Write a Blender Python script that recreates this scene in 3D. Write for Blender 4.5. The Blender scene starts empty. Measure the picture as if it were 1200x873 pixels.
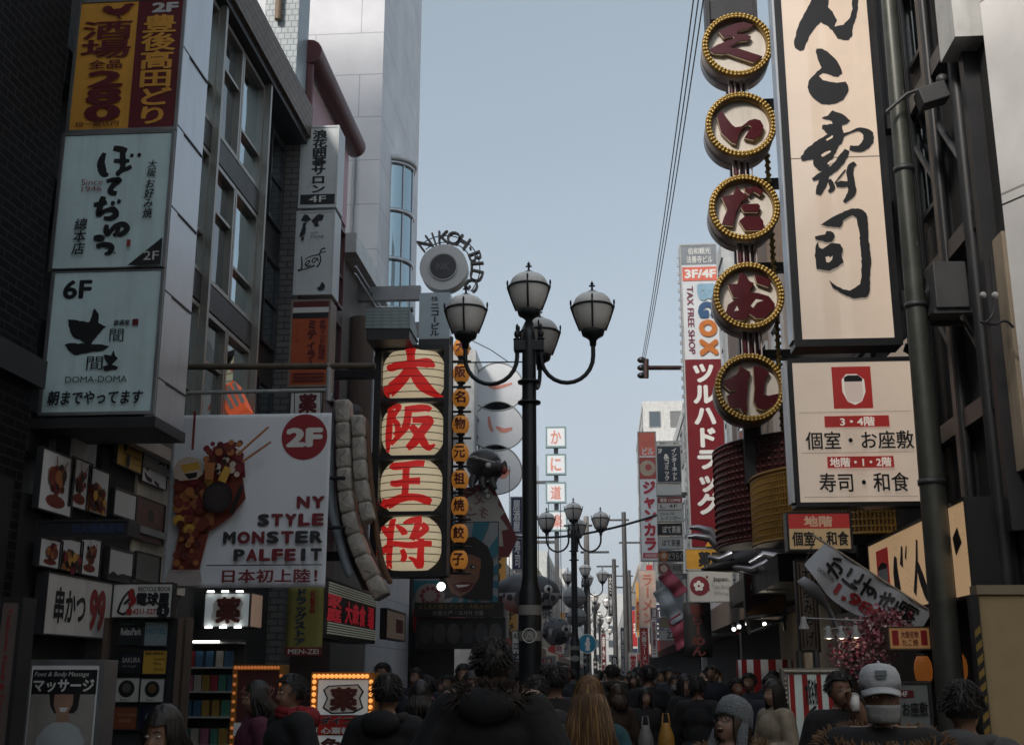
import bpy, math, random
from mathutils import Vector, Matrix, noise as mnoise
R = math.radians
random.seed(11)
sc = bpy.context.scene
col = sc.collection

# ---------------------------------------------------------------- camera
F, CX, CY = 1380.0, 600.0, 436.5            # focal length and centre of the 1200 x 873 photograph, in its pixels
PIT, YAW = R(14.35), R(4.4)
CAM = Vector((0, 0, 1.62))
cd = bpy.data.cameras.new('camera')
cd.sensor_width = 36; cd.lens = F / 1200 * 36; cd.clip_start = .05; cd.clip_end = 6000
co = bpy.data.objects.new('camera', cd); col.objects.link(co)
co.location = CAM; co.rotation_euler = (R(90) + PIT, 0, YAW)
sc.camera = co

# ---------------------------------------------------------------- sky and sun
SUN_EL, SUN_AZ = R(38), R(150)              # a veiled sun behind the camera, over the roofs on the left
w = bpy.data.worlds.new('World'); sc.world = w; w.use_nodes = True
nt = w.node_tree
sky = nt.nodes.new('ShaderNodeTexSky'); sky.sky_type = 'NISHITA'; sky.sun_disc = False
sky.sun_elevation = SUN_EL; sky.sun_rotation = -SUN_AZ
sky.air_density = 1.0; sky.dust_density = 3.5; sky.ozone_density = 1.5; sky.altitude = 50
hs = nt.nodes.new('ShaderNodeHueSaturation'); hs.inputs['Saturation'].default_value = .6; hs.inputs['Value'].default_value = 1.0
veil = nt.nodes.new('ShaderNodeMix'); veil.data_type = 'RGBA'; veil.inputs[0].default_value = .45      # thin high cloud over the clear sky
veil.inputs[7].default_value = (2.95, 3.45, 3.8, 1)
nt.links.new(sky.outputs[0], hs.inputs['Color']); nt.links.new(hs.outputs[0], veil.inputs[6]); tcw = nt.nodes.new('ShaderNodeTexCoord'); sxz = nt.nodes.new('ShaderNodeSeparateXYZ'); nt.links.new(tcw.outputs['Generated'], sxz.inputs[0])
rmp = nt.nodes.new('ShaderNodeMapRange'); rmp.inputs['From Min'].default_value = 0; rmp.inputs['From Max'].default_value = .42; rmp.inputs['To Min'].default_value = .85; rmp.inputs['To Max'].default_value = .45
nt.links.new(sxz.outputs[2], rmp.inputs[0]); nt.links.new(rmp.outputs[0], veil.inputs[0])                                                  # thicker towards the horizon
hrz = nt.nodes.new('ShaderNodeMix'); hrz.data_type = 'RGBA'; hrz.inputs[6].default_value = (2.95, 3.6, 3.9, 1); hrz.inputs[7].default_value = (3.35, 3.6, 4.0, 1)
rm2 = nt.nodes.new('ShaderNodeMapRange'); rm2.inputs['From Max'].default_value = .45; rm2.inputs['To Min'].default_value = 1; rm2.inputs['To Max'].default_value = 0
nt.links.new(sxz.outputs[2], rm2.inputs[0]); nt.links.new(rm2.outputs[0], hrz.inputs[0]); nt.links.new(hrz.outputs[2], veil.inputs[7])
nt.links.new(veil.outputs[2], nt.nodes['Background'].inputs[0])
nt.nodes['Background'].inputs[1].default_value = .1
sl = bpy.data.lights.new('sun', 'SUN'); sl.energy = 1.8; sl.angle = R(10); sl.color = (1, .93, .85)
so = bpy.data.objects.new('sun', sl); col.objects.link(so)
sd = Vector((-math.sin(SUN_AZ) * math.cos(SUN_EL), math.cos(SUN_AZ) * math.cos(SUN_EL), math.sin(SUN_EL)))
so.rotation_euler = sd.to_track_quat('Z', 'Y').to_euler(); so.location = (0, 0, 60)

sc.view_settings.view_transform = 'Standard'; sc.view_settings.look = 'None'
sc.view_settings.exposure = .75; sc.view_settings.gamma = 1; sc.view_settings.use_curve_mapping = False
sc.render.engine = 'CYCLES'
sc.cycles.max_bounces = 6; sc.cycles.diffuse_bounces = 3; sc.cycles.glossy_bounces = 3; sc.cycles.transmission_bounces = 4
sc.cycles.volume_bounces = 0; sc.cycles.use_denoising = True; sc.cycles.sample_clamp_indirect = 4
sc.cycles.caustics_reflective = False; sc.cycles.caustics_refractive = False

# ---------------------------------------------------------------- measuring the photograph
cP, sP, cY, sY = math.cos(PIT), math.sin(PIT), math.cos(YAW), math.sin(YAW)
V_R = Vector((cY, sY, 0)); V_F = Vector((-sY * cP, cY * cP, sP)); V_U = Vector((sY * sP, -cY * sP, cP))
def ray(px, py): return V_F + V_R * ((px - CX) / F) + V_U * ((CY - py) / F)
def at(px, py, Y):
    d = ray(px, py); return CAM + d * (Y / d.y)
def atx(px, py, X):
    d = ray(px, py); return CAM + d * (X / d.x)

# ---------------------------------------------------------------- materials
_m = {}
def nodes_of(m):
    m.use_nodes = True; n = m.node_tree.nodes; return n, m.node_tree.links, n['Principled BSDF']
def mat(name, c, rough=.6, metal=0, var=.25, sc_=3.0, bump=0., bscale=40., em=0., emc=None, spec=.5, stretch=(1, 1, 1), dirt=0., rv=.12):
    if name in _m: return _m[name]
    m = bpy.data.materials.new(name); n, l, p = nodes_of(m)
    p.inputs['Roughness'].default_value = rough; p.inputs['Metallic'].default_value = metal
    p.inputs['Specular IOR Level'].default_value = spec
    tc = n.new('ShaderNodeTexCoord'); mp = n.new('ShaderNodeMapping'); mp.inputs['Scale'].default_value = stretch
    l.new(tc.outputs['Object'], mp.inputs[0])
    src = None
    if var:
        a = n.new('ShaderNodeTexNoise'); a.inputs['Scale'].default_value = sc_; a.inputs['Detail'].default_value = 6; a.inputs['Roughness'].default_value = .65
        l.new(mp.outputs[0], a.inputs['Vector'])
        r = n.new('ShaderNodeMapRange'); r.inputs['From Min'].default_value = .3; r.inputs['From Max'].default_value = .7
        r.inputs['To Min'].default_value = 1 - var; r.inputs['To Max'].default_value = 1 + var * .35
        l.new(a.outputs[0], r.inputs[0])
        x = n.new('ShaderNodeMix'); x.data_type = 'RGBA'; x.blend_type = 'MULTIPLY'; x.inputs[0].default_value = 1
        x.inputs[6].default_value = (*c, 1); l.new(r.outputs[0], x.inputs[7])
        src = x.outputs[2]
        if dirt:                                    # streaks of soot with a shape of their own
            b = n.new('ShaderNodeTexNoise'); b.inputs['Scale'].default_value = 5; b.inputs['Detail'].default_value = 5
            mp2 = n.new('ShaderNodeMapping'); mp2.inputs['Scale'].default_value = (1.6, 1.6, .16); l.new(tc.outputs['Object'], mp2.inputs[0]); l.new(mp2.outputs[0], b.inputs['Vector'])
            r2 = n.new('ShaderNodeMapRange'); r2.inputs['From Min'].default_value = .5; r2.inputs['From Max'].default_value = .75
            r2.inputs['To Min'].default_value = 0; r2.inputs['To Max'].default_value = dirt; l.new(b.outputs[0], r2.inputs[0])
            y = n.new('ShaderNodeMix'); y.data_type = 'RGBA'; l.new(r2.outputs[0], y.inputs[0]); l.new(src, y.inputs[6]); y.inputs[7].default_value = (c[0] * .3, c[1] * .28, c[2] * .25, 1)
            src = y.outputs[2]
        l.new(src, p.inputs['Base Color'])
        rr = n.new('ShaderNodeMapRange'); rr.inputs['To Min'].default_value = max(.02, rough - rv); rr.inputs['To Max'].default_value = min(1, rough + rv)
        l.new(a.outputs[0], rr.inputs[0]); l.new(rr.outputs[0], p.inputs['Roughness'])
    else:
        p.inputs['Base Color'].default_value = (*c, 1)
    if bump:
        b = n.new('ShaderNodeTexNoise'); b.inputs['Scale'].default_value = bscale; b.inputs['Detail'].default_value = 3; l.new(mp.outputs[0], b.inputs['Vector'])
        bb = n.new('ShaderNodeBump'); bb.inputs['Strength'].default_value = bump; bb.inputs['Distance'].default_value = .02
        l.new(b.outputs[0], bb.inputs['Height']); l.new(bb.outputs[0], p.inputs['Normal'])
    if em:
        p.inputs['Emission Strength'].default_value = em
        if src is not None and emc is None: l.new(src, p.inputs['Emission Color'])
        else: p.inputs['Emission Color'].default_value = (*(emc or c), 1)
    _m[name] = m
    return m
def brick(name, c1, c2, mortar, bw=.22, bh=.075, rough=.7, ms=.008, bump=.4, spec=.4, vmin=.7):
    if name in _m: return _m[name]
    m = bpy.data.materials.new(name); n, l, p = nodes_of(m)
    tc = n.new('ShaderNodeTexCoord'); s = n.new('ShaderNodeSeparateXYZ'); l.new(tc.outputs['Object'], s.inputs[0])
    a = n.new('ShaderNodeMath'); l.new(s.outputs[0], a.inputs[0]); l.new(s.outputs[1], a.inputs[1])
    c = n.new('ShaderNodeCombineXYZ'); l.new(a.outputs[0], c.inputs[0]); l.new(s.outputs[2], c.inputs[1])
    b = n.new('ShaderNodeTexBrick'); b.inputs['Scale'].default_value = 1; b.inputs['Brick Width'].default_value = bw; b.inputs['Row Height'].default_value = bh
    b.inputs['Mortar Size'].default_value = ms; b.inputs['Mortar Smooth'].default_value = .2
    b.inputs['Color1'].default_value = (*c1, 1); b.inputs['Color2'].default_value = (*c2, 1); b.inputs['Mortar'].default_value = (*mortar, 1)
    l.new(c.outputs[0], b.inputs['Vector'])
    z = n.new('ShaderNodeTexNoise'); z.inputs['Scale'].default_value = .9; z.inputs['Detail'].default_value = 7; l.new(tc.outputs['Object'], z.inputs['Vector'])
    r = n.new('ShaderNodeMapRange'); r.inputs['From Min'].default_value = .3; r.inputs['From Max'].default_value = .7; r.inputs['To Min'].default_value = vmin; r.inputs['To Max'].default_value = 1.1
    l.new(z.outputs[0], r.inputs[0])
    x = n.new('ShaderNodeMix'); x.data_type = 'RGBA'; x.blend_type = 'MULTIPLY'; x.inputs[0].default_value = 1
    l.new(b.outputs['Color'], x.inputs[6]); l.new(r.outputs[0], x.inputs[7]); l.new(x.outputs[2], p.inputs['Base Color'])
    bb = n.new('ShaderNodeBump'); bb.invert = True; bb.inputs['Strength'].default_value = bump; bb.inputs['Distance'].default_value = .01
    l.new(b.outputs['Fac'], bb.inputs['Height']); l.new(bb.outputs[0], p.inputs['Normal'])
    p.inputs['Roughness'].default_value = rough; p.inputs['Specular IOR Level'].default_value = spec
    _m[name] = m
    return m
def glassy(name, c, rough=.04, wob=.03, spec=.9, metal=0):
    if name in _m: return _m[name]
    m = bpy.data.materials.new(name); n, l, p = nodes_of(m)
    p.inputs['Base Color'].default_value = (*c, 1); p.inputs['Roughness'].default_value = rough; p.inputs['Specular IOR Level'].default_value = spec; p.inputs['Metallic'].default_value = metal
    tc = n.new('ShaderNodeTexCoord'); b = n.new('ShaderNodeTexNoise'); b.inputs['Scale'].default_value = 1.3; b.inputs['Detail'].default_value = 1; l.new(tc.outputs['Object'], b.inputs['Vector'])
    bb = n.new('ShaderNodeBump'); bb.inputs['Strength'].default_value = wob; bb.inputs['Distance'].default_value = .3; l.new(b.outputs[0], bb.inputs['Height']); l.new(bb.outputs[0], p.inputs['Normal'])
    _m[name] = m
    return m

EM = 1.0
DULL = mat('dull_grey_paint', (.08, .08, .082), .5, var=.25, dirt=.4)
WHITE = mat('white_paint', (.72, .73, .72), .45, dirt=.25)
PANELW = mat('acrylic_white', (.5, .6, .63), .25, var=.12)
BLACK = mat('black_metal', (.012, .012, .014), .4, var=.3)
DARK = mat('dark_metal', (.03, .03, .033), .45, var=.3)
INK = mat('black_ink', (.008, .009, .012), .5, var=.1)
ALU = mat('aluminium_cladding', (.55, .57, .6), .32, .85, var=.14, sc_=1.5, dirt=.2)
ALUD = mat('aluminium_frame', (.33, .34, .35), .4, .7, var=.2)
STEEL = mat('grey_steel', (.09, .092, .095), .5, .5, var=.3)
RED = mat('red_print', (.42, .018, .018), .45, var=.15)
DRED = mat('dark_red_print', (.13, .012, .018), .45, var=.15)
WINK = mat('white_print', (.75, .75, .73), .45, var=.08)
GOLD = mat('ochre_yellow_print', (.75, .37, .055), .45, var=.16, sc_=1.5, dirt=.25)
GLASS = glassy('window_glass', (.1, .125, .14), metal=.55)
GLASSC = glassy('curtained_glass', (.16, .16, .15), .08)
GLASSB = glassy('blue_window_glass', (.36, .47, .52), .04, metal=1)

# ---------------------------------------------------------------- objects
def setp(o, label=None, cat=None, group=None, kind=None):
    if label: o['label'] = label
    if cat: o['category'] = cat
    if group: o['group'] = group
    if kind: o['kind'] = kind
    return o
def thing(name, label, cat, loc, group=None):
    o = bpy.data.objects.new(name, None); o.empty_display_size = .2; col.objects.link(o); o.location = loc
    return setp(o, label, cat, group)
SPLIT = {'arm', 'cross_bar', 'bar', 'pipe', 'steel_brace', 'beam', 'band_clamp', 'insulator', 'bolt', 'shelf', 'cap', 'post', 'pole', 'hanger', 'stay', 'bracket', 'rail', 'talon', 'tentacle', 'red_tube', 'pale_tube',
         'cross_arm', 'head_frame', 'steel_frame', 'bay_band', 'ledge', 'knob', 'wire', 'bracket_arm', 'wall_arm', 'rod', 'lip', 'letter_rail', 'mullion', 'bay_mullion', 'spandrel', 'emblem_ring', 'spot', 'bulb', 'panel_joint', 'joint', 'arm_finial', 'edge_light', 'knot'}
class MB:
    def __init__(s): s.v = []; s.f = []; s.smooth = []
    def add(s, pts, faces, smooth=False):
        k = len(s.v); s.v += [tuple(p) for p in pts]; s.f += [tuple(k + i for i in f) for f in faces]; s.smooth += [smooth] * len(faces); return s
    def poly(s, pts): return s.add(pts, [range(len(pts))])
    def box(s, x0, x1, y0, y1, z0, z1):
        return s.obox(Vector((x0, y0, z0)), Vector((x1 - x0, 0, 0)), Vector((0, y1 - y0, 0)), Vector((0, 0, z1 - z0)))
    def obox(s, o, a, b, c):
        if a.cross(b).dot(c) < 0: a, o = -a, o + a
        p = [o, o + a, o + a + b, o + b, o + c, o + a + c, o + a + b + c, o + b + c]
        return s.add(p, [(0, 3, 2, 1), (4, 5, 6, 7), (0, 1, 5, 4), (1, 2, 6, 5), (2, 3, 7, 6), (3, 0, 4, 7)])
    def tube(s, pts, r, n=8, caps=True, smooth=True):
        pts = [Vector(p) for p in pts]; N = len(pts); vs = []; prev = None
        for i, p in enumerate(pts):
            t = (pts[min(i + 1, N - 1)] - pts[max(i - 1, 0)]).normalized()
            if prev is None:
                a = t.orthogonal().normalized()
                if abs(t.z) > .9: a = (Vector((1, 0, 0)) - t * t.x).normalized()
            else: a = (prev - t * prev.dot(t)).normalized()
            prev = a; b = t.cross(a); rr = r[i] if isinstance(r, (list, tuple)) else r
            vs += [p + (a * math.cos(2 * math.pi * j / n) + b * math.sin(2 * math.pi * j / n)) * rr for j in range(n)]
        fs = [(i * n + j, i * n + (j + 1) % n, (i + 1) * n + (j + 1) % n, (i + 1) * n + j) for i in range(N - 1) for j in range(n)]
        s.add(vs, fs, smooth)
        if caps: s.add(vs[:n], [tuple(range(n))[::-1]]); s.add(vs[-n:], [tuple(range(n))])
        return s
    def lathe(s, prof, o=(0, 0, 0), ax=(0, 0, 1), n=24, smooth=True, ex=None):
        o = Vector(o); ax = Vector(ax).normalized(); a = Vector(ex).normalized() if ex else ax.orthogonal().normalized(); b = ax.cross(a)
        vs = [o + ax * h + (a * math.cos(2 * math.pi * j / n) + b * math.sin(2 * math.pi * j / n)) * r for r, h in prof for j in range(n)]
        fs = [(i * n + j, i * n + (j + 1) % n, (i + 1) * n + (j + 1) % n, (i + 1) * n + j) for i in range(len(prof) - 1) for j in range(n)]
        return s.add(vs, fs, smooth)
    def ball(s, c, r, n=12, m=8, rot=None):
        c = Vector(c); r = (r, r, r) if not isinstance(r, (tuple, list)) else r
        vs = []
        for i in range(m + 1):
            th = math.pi * i / m
            for j in range(n):
                ph = 2 * math.pi * j / n
                q = Vector((math.sin(th) * math.cos(ph) * r[0], math.sin(th) * math.sin(ph) * r[1], math.cos(th) * r[2]))
                vs.append(c + (rot @ q if rot else q))
        fs = [(i * n + j, (i + 1) * n + j, (i + 1) * n + (j + 1) % n, i * n + (j + 1) % n) for i in range(m) for j in range(n)]
        return s.add(vs, fs, True)
    def prism(s, P, pts, c0, c1):
        """P(a, b, c) -> point; the outline pts is extruded from c0 to c1 (c1 is the front)"""
        A = [P(a, b, c0) for a, b in pts]; B = [P(a, b, c1) for a, b in pts]; n = len(pts)
        s.add(A + B, [tuple(range(n))[::-1], tuple(range(n, 2 * n))] + [(i, (i + 1) % n, n + (i + 1) % n, n + i) for i in range(n)])
        return s
    def build_pieces(s, name, m, parent, bevel=0):
        n = len(s.v); own = list(range(n))
        def top(i):
            while own[i] != i: own[i] = own[own[i]]; i = own[i]
            return i
        for f in s.f:
            for q in f[1:]: own[top(q)] = top(f[0])
        isl = {}
        for i in range(n): isl.setdefault(top(i), []).append(i)
        boxes = [[ids, [min(s.v[i][k] for i in ids) - .004 for k in range(3)], [max(s.v[i][k] for i in ids) + .004 for k in range(3)]] for ids in isl.values()]
        done = []
        while boxes:
            cur = boxes.pop(); grown = True
            while grown:
                grown = False
                for o in boxes[:]:
                    if all(o[1][k] <= cur[2][k] and cur[1][k] <= o[2][k] for k in range(3)):
                        cur = [cur[0] + o[0], [min(cur[1][k], o[1][k]) for k in range(3)], [max(cur[2][k], o[2][k]) for k in range(3)]]; boxes.remove(o); grown = True
            done.append(cur[0])
        out = None
        for ids in done[::-1]:
            st = set(ids); mp = {i: j for j, i in enumerate(ids)}; b = MB(); b.v = [s.v[i] for i in ids]
            for f, sm in zip(s.f, s.smooth):
                if f[0] in st: b.f.append(tuple(mp[i] for i in f)); b.smooth.append(sm)
            out = b.build(name, m, parent, bevel)
        return out
    def build(s, name, m, parent=None, bevel=0):
        me = bpy.data.meshes.new(name); off = Vector(parent.location) if parent is not None else Vector((0, 0, 0))
        if parent is not None and parent.parent is not None: off = off + parent.parent.location
        me.from_pydata([Vector(p) - off for p in s.v], [], s.f); me.validate()
        if len(me.polygons) == len(s.smooth): me.polygons.foreach_set('use_smooth', s.smooth)
        me.materials.append(m); me.update()
        o = bpy.data.objects.new(name, me); col.objects.link(o)
        if parent is not None: o.parent = parent
        if bevel:
            b = o.modifiers.new('bevel', 'BEVEL'); b.width = bevel; b.segments = 2; b.limit_method = 'ANGLE'; b.angle_limit = R(40)
        return o
def part(name, m, parent, fn, bevel=0):
    b = MB(); fn(b)
    if name in SPLIT: return b.build_pieces(name, m, parent, bevel)
    return b.build(name, m, parent, bevel)
def solo(name, label, cat, mb, m, loc, group=None, kind=None, bevel=0):
    """a thing that is one mesh, its origin at loc"""
    loc = Vector(loc); mb.v = [tuple(Vector(p) - loc) for p in mb.v]; o = mb.build(name, m, None, bevel); o.location = loc
    return setp(o, label, cat, group, kind)
def copy_tree(o, parent=None):
    c = o.copy(); col.objects.link(c)
    if parent is not None: c.parent = parent
    for ch in o.children: copy_tree(ch, c)
    return c

# ---------------------------------------------------------------- writing
_tc = bpy.data.curves.new('writing', 'FONT'); _to = bpy.data.objects.new('writing', _tc); _tc.resolution_u = 3
_g = {}
def glyphs(t, bold=0.):
    """outlines of the writing; a bolder face is the same outline laid down again a little to each side"""
    if t not in _g:
        _tc.body = t
        me = _to.to_mesh(); _g[t] = ([(v.co.x, v.co.y) for v in me.vertices], [tuple(p.vertices) for p in me.polygons]); _to.to_mesh_clear()
    V, Fc = _g[t]
    if bold < .004: return V, Fc, [0] * len(V)
    n = len(V); vs, fs, zs = list(V), list(Fc), [0] * n
    for i in range(8):
        r = bold * .8; dx, dy = r * math.cos(i * math.pi / 4), r * math.sin(i * math.pi / 4)
        vs += [(x + dx, y + dy) for x, y in V]; fs += [tuple(q + n * (i + 1) for q in f) for f in Fc]; zs += [(i + 1) * .00022] * n
    return vs, fs, zs

class Fr:
    """a flat face: o + u a + v b + n c"""
    def __init__(s, o, u, v, n): s.o, s.u, s.v, s.n = Vector(o), Vector(u).normalized(), Vector(v).normalized(), Vector(n).normalized(); s.bend = None
    def P(s, a, b, c=0):
        if s.bend: c = c + s.bend(a, b)
        return s.o + s.u * a + s.v * b + s.n * c
    def uv(s, px, py):
        d = ray(px, py); t = (s.o - CAM).dot(s.n) / d.dot(s.n); q = CAM + d * t - s.o
        return q.dot(s.u), q.dot(s.v)
def FY(Y): return Fr((0, Y, 0), (1, 0, 0), (0, 0, 1), (0, -1, 0))              # faces down the street to the camera
def FL(X): return Fr((X, 0, 0), (0, 1, 0), (0, 0, 1), (1, 0, 0))               # on the houses on the left
def FRt(X): return Fr((X, 0, 0), (0, -1, 0), (0, 0, 1), (-1, 0, 0))            # on the houses on the right

def smooth_line(pts, k=5):
    if len(pts) < 3: return [tuple(p[j] + (q[j] - p[j]) * i / k for j in range(len(p))) for p, q in zip(pts, pts[1:]) for i in range(k)] + [pts[-1]]
    out = []
    Q = [pts[0]] + list(pts) + [pts[-1]]
    for i in range(1, len(Q) - 2):
        p0, p1, p2, p3 = Q[i - 1:i + 3]
        for j in range(k):
            t = j / k
            out.append(tuple(.5 * (2 * b + (c - a) * t + (2 * a - 5 * b + 4 * c - d) * t * t + (3 * b - a - 3 * c + d) * t ** 3) for a, b, c, d in zip(p0, p1, p2, p3)))
    return out + [pts[-1]]

ONE_EACH = {'lettering', 'band', 'stripe', 'disc', 'seal', 'border', 'block', 'header', 'field', 'corner', 'strip', 'mark', 'letter', 'letter_edge', 'letter_gap', 'neon_lettering', 'seam', 'leaf', 'rule'}
class Sign:
    def __init__(s, name, label, fr, box, depth=.18, panel=None, case=None, fw=.03, cat='sign', group=None, proud=.012, px=True, cloth=False, nsub=(1, 1), pname='panel'):
        """box: pixels of the top left and bottom right corner on the face (px) or its u0, v0, u1, v1"""
        s.fr = fr
        if px: s.u0, s.v1 = fr.uv(box[0], box[1]); s.u1, s.v0 = fr.uv(box[2], box[3])
        else: s.u0, s.v0, s.u1, s.v1 = box
        s.W, s.H = s.u1 - s.u0, s.v1 - s.v0
        s.root = thing(name, label, cat, fr.P((s.u0 + s.u1) / 2, s.v0, -depth / 2), group)
        s.parts = {}; s.k = .004
        if panel is None: panel = PANELW
        if case is not None:
            b = MB(); P = fr.P
            b.obox(P(s.u0, s.v0, -depth), fr.u * s.W, fr.v * s.H, fr.n * depth); b.build('casing', case, s.root, .004)
            if fw:
                b = MB(); d = fr.n * proud
                b.obox(P(s.u0 - .003, s.v0 - .003, .001), fr.u * (s.W + .006), fr.v * fw, d); b.obox(P(s.u0 - .003, s.v1 + .003 - fw, .001), fr.u * (s.W + .006), fr.v * fw, d)
                b.obox(P(s.u0 - .003, s.v0 + fw - .003, .001), fr.u * fw, fr.v * (s.H - 2 * fw + .006), d); b.obox(P(s.u1 - fw + .003, s.v0 + fw - .003, .001), fr.u * fw, fr.v * (s.H - 2 * fw + .006), d)
                b.build('frame', case, s.root)
        e = fw if case is not None else 0
        s.u0 += e; s.u1 -= e; s.v0 += e; s.v1 -= e; s.W -= 2 * e; s.H -= 2 * e
        if panel is not False:
            b = MB(); nx, ny = nsub
            g = [fr.P(s.u0 + s.W * i / nx, s.v0 + s.H * j / ny, .003) for j in range(ny + 1) for i in range(nx + 1)]
            b.add(g, [(j * (nx + 1) + i, j * (nx + 1) + i + 1, (j + 1) * (nx + 1) + i + 1, (j + 1) * (nx + 1) + i) for j in range(ny) for i in range(nx)], cloth)
            o = b.build(pname, panel, s.root)
            if cloth:
                q = o.modifiers.new('thickness', 'SOLIDIFY'); q.thickness = .002; q.offset = -1
            elif case is None:
                q = o.modifiers.new('thickness', 'SOLIDIFY'); q.thickness = .02; q.offset = -1
    def get(s, name, m):
        k = (name, m.name, len(s.parts) if name in ONE_EACH else 0)
        if k not in s.parts: s.parts[k] = (MB(), m)
        return s.parts[k][0]
    def N(s, a, b): return s.u0 + s.W * a, s.v1 - s.H * b
    def lift(s, d=.0026): s.k += d; return s.k
    def text(s, t, a0, b0, a1, b1, m=None, bold=.015, vert=False, name='lettering', turn=False, slant=0., cell=True):
        m = m or INK; g = s.get(name, m); c = s.lift()
        x0, y1 = s.N(a0, b0); x1, y0 = s.N(a1, b1)
        if vert:
            n = len(t); hh = (y1 - y0) / n
            for i, ch in enumerate(t):
                if ch == ' ': continue
                V, Fc, Z = glyphs(ch, bold)
                if ord(ch) < 0x2000: ex = max(p[0] for p in V) + min(p[0] for p in V); ex0, ex1, ey0, ey1 = 0, max(.3, ex), -.02, .74
                else: ex0, ex1, ey0, ey1 = 0, 1, -.1, .86
                q = []
                for (x, y), z in zip(V, Z):
                    A, B = (x - ex0) / (ex1 - ex0), (y - ey0) / (ey1 - ey0)
                    if ch in 'ー〜-': A, B = B, 1 - A
                    q.append(s.fr.P(x0 + (x1 - x0) * A + slant * B * hh, y1 - hh * (i + 1) + hh * B, c + z))
                g.add(q, Fc)
        else:
            V, Fc, Z = glyphs(t, bold)
            ex0, ex1 = min(p[0] for p in V), max(p[0] for p in V); ey0, ey1 = min(p[1] for p in V), max(p[1] for p in V)
            q = []
            for (x, y), z in zip(V, Z):
                A, B = (x - ex0) / (ex1 - ex0), (y - ey0) / max(1e-6, ey1 - ey0)
                if turn: A, B = B, 1 - A
                q.append(s.fr.P(x0 + (x1 - x0) * A + slant * B * (y1 - y0), y0 + (y1 - y0) * B, c + z))
            g.add(q, Fc)
        return s
    def rect(s, a0, b0, a1, b1, m, name='band'):
        c = s.lift(); g = s.get(name, m); x0, y1 = s.N(a0, b0); x1, y0 = s.N(a1, b1)
        n = 8 if s.fr.bend else 1
        for i in range(n):
            for j in range(n):
                X0, X1 = x0 + (x1 - x0) * i / n, x0 + (x1 - x0) * (i + 1) / n; Y0, Y1 = y0 + (y1 - y0) * j / n, y0 + (y1 - y0) * (j + 1) / n
                g.poly([s.fr.P(X0, Y0, c), s.fr.P(X1, Y0, c), s.fr.P(X1, Y1, c), s.fr.P(X0, Y1, c)])
        return s
    def shape(s, pts, m, name='emblem', norm=True, thick=0):
        c = s.lift(.0007 if name == 'picture' else .0026); g = s.get(name, m); q = [s.N(*p) for p in pts] if norm else pts
        if thick: g.prism(s.fr.P, q, c - .002, c + thick)
        else: g.poly([s.fr.P(a, b, c) for a, b in q])
        return s
    def disc(s, a, b, r, m, name='emblem', ry=None, n=28, rot=0):
        """r in metres"""
        x, y = s.N(a, b); ry = ry or r
        return s.shape([(x + r * math.cos(t) * math.cos(rot) - ry * math.sin(t) * math.sin(rot), y + r * math.cos(t) * math.sin(rot) + ry * math.sin(t) * math.cos(rot)) for t in [2 * math.pi * i / n for i in range(n)]], m, name, False)
    def brush(s, strokes, m=None, name='lettering', org=None, px=True, rough=.05, nw=2, seed=1):
        """strokes: lists of (x, y, width) in the pixels of an enlarged crop, org = (x0, y0, scale)"""
        m = m or INK; g = s.get(name, m); rnd = random.Random(seed)
        for st in strokes:
            c = s.lift(.0008)
            L = []
            for (x, y, wd) in (smooth_line(st, 5) if len(st) > 1 else [(st[0][0] - st[0][2] * .4, st[0][1], st[0][2] * .8), (st[0][0], st[0][1], st[0][2] * 1.05), (st[0][0] + st[0][2] * .4, st[0][1] + 2, st[0][2] * .7)]):
                if px:
                    x, y = org[0] + x * org[2], org[1] + y * org[2]
                    a, b = s.fr.uv(x, y); a2, b2 = s.fr.uv(x + wd * org[2], y); L.append((a, b, abs(a2 - a)))
                else:
                    a, b = s.N(x, y); L.append((a, b, wd))
            pts = []
            for i, (a, b, wd) in enumerate(L):
                p, q = L[max(0, i - 1)], L[min(len(L) - 1, i + 1)]
                dx, dy = q[0] - p[0], q[1] - p[1]; d = math.hypot(dx, dy) or 1; nx, ny = -dy / d, dx / d
                h = max(.002, wd / 2)
                pts.append([(a + nx * h * (2 * k / nw - 1) * (1 + rough * rnd.uniform(-1, 1)), b + ny * h * (2 * k / nw - 1) * (1 + rough * rnd.uniform(-1, 1))) for k in range(nw + 1)])
            vs = [s.fr.P(a, b, c) for row in pts for a, b in row]
            fs = [(i * (nw + 1) + k, i * (nw + 1) + k + 1, (i + 1) * (nw + 1) + k + 1, (i + 1) * (nw + 1) + k) for i in range(len(L) - 1) for k in range(nw)]
            g.add(vs, fs)
        return s
    def trace(s, polys, m=None, name='lettering', org=(0, 0, 1), thick=0, jag=0):
        m = m or INK; rnd = random.Random(5)
        for p in polys:
            q = [s.fr.uv(org[0] + x * org[2], org[1] + y * org[2]) for x, y in p]
            if jag:
                z = []
                for (a, b), (c, d) in zip(q, q[1:] + q[:1]):
                    n = max(1, int(math.hypot(c - a, d - b) / .03))
                    for i in range(n): z.append((a + (c - a) * i / n + (rnd.uniform(-jag, jag) if i else 0), b + (d - b) * i / n + (rnd.uniform(-jag, jag) if i else 0)))
                q = z
            s.shape(q, m, name, False, thick)
        return s
    def done(s):
        for (n, _, _), (b, m) in s.parts.items(): b.build(n, m, s.root)
        return s.root

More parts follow.
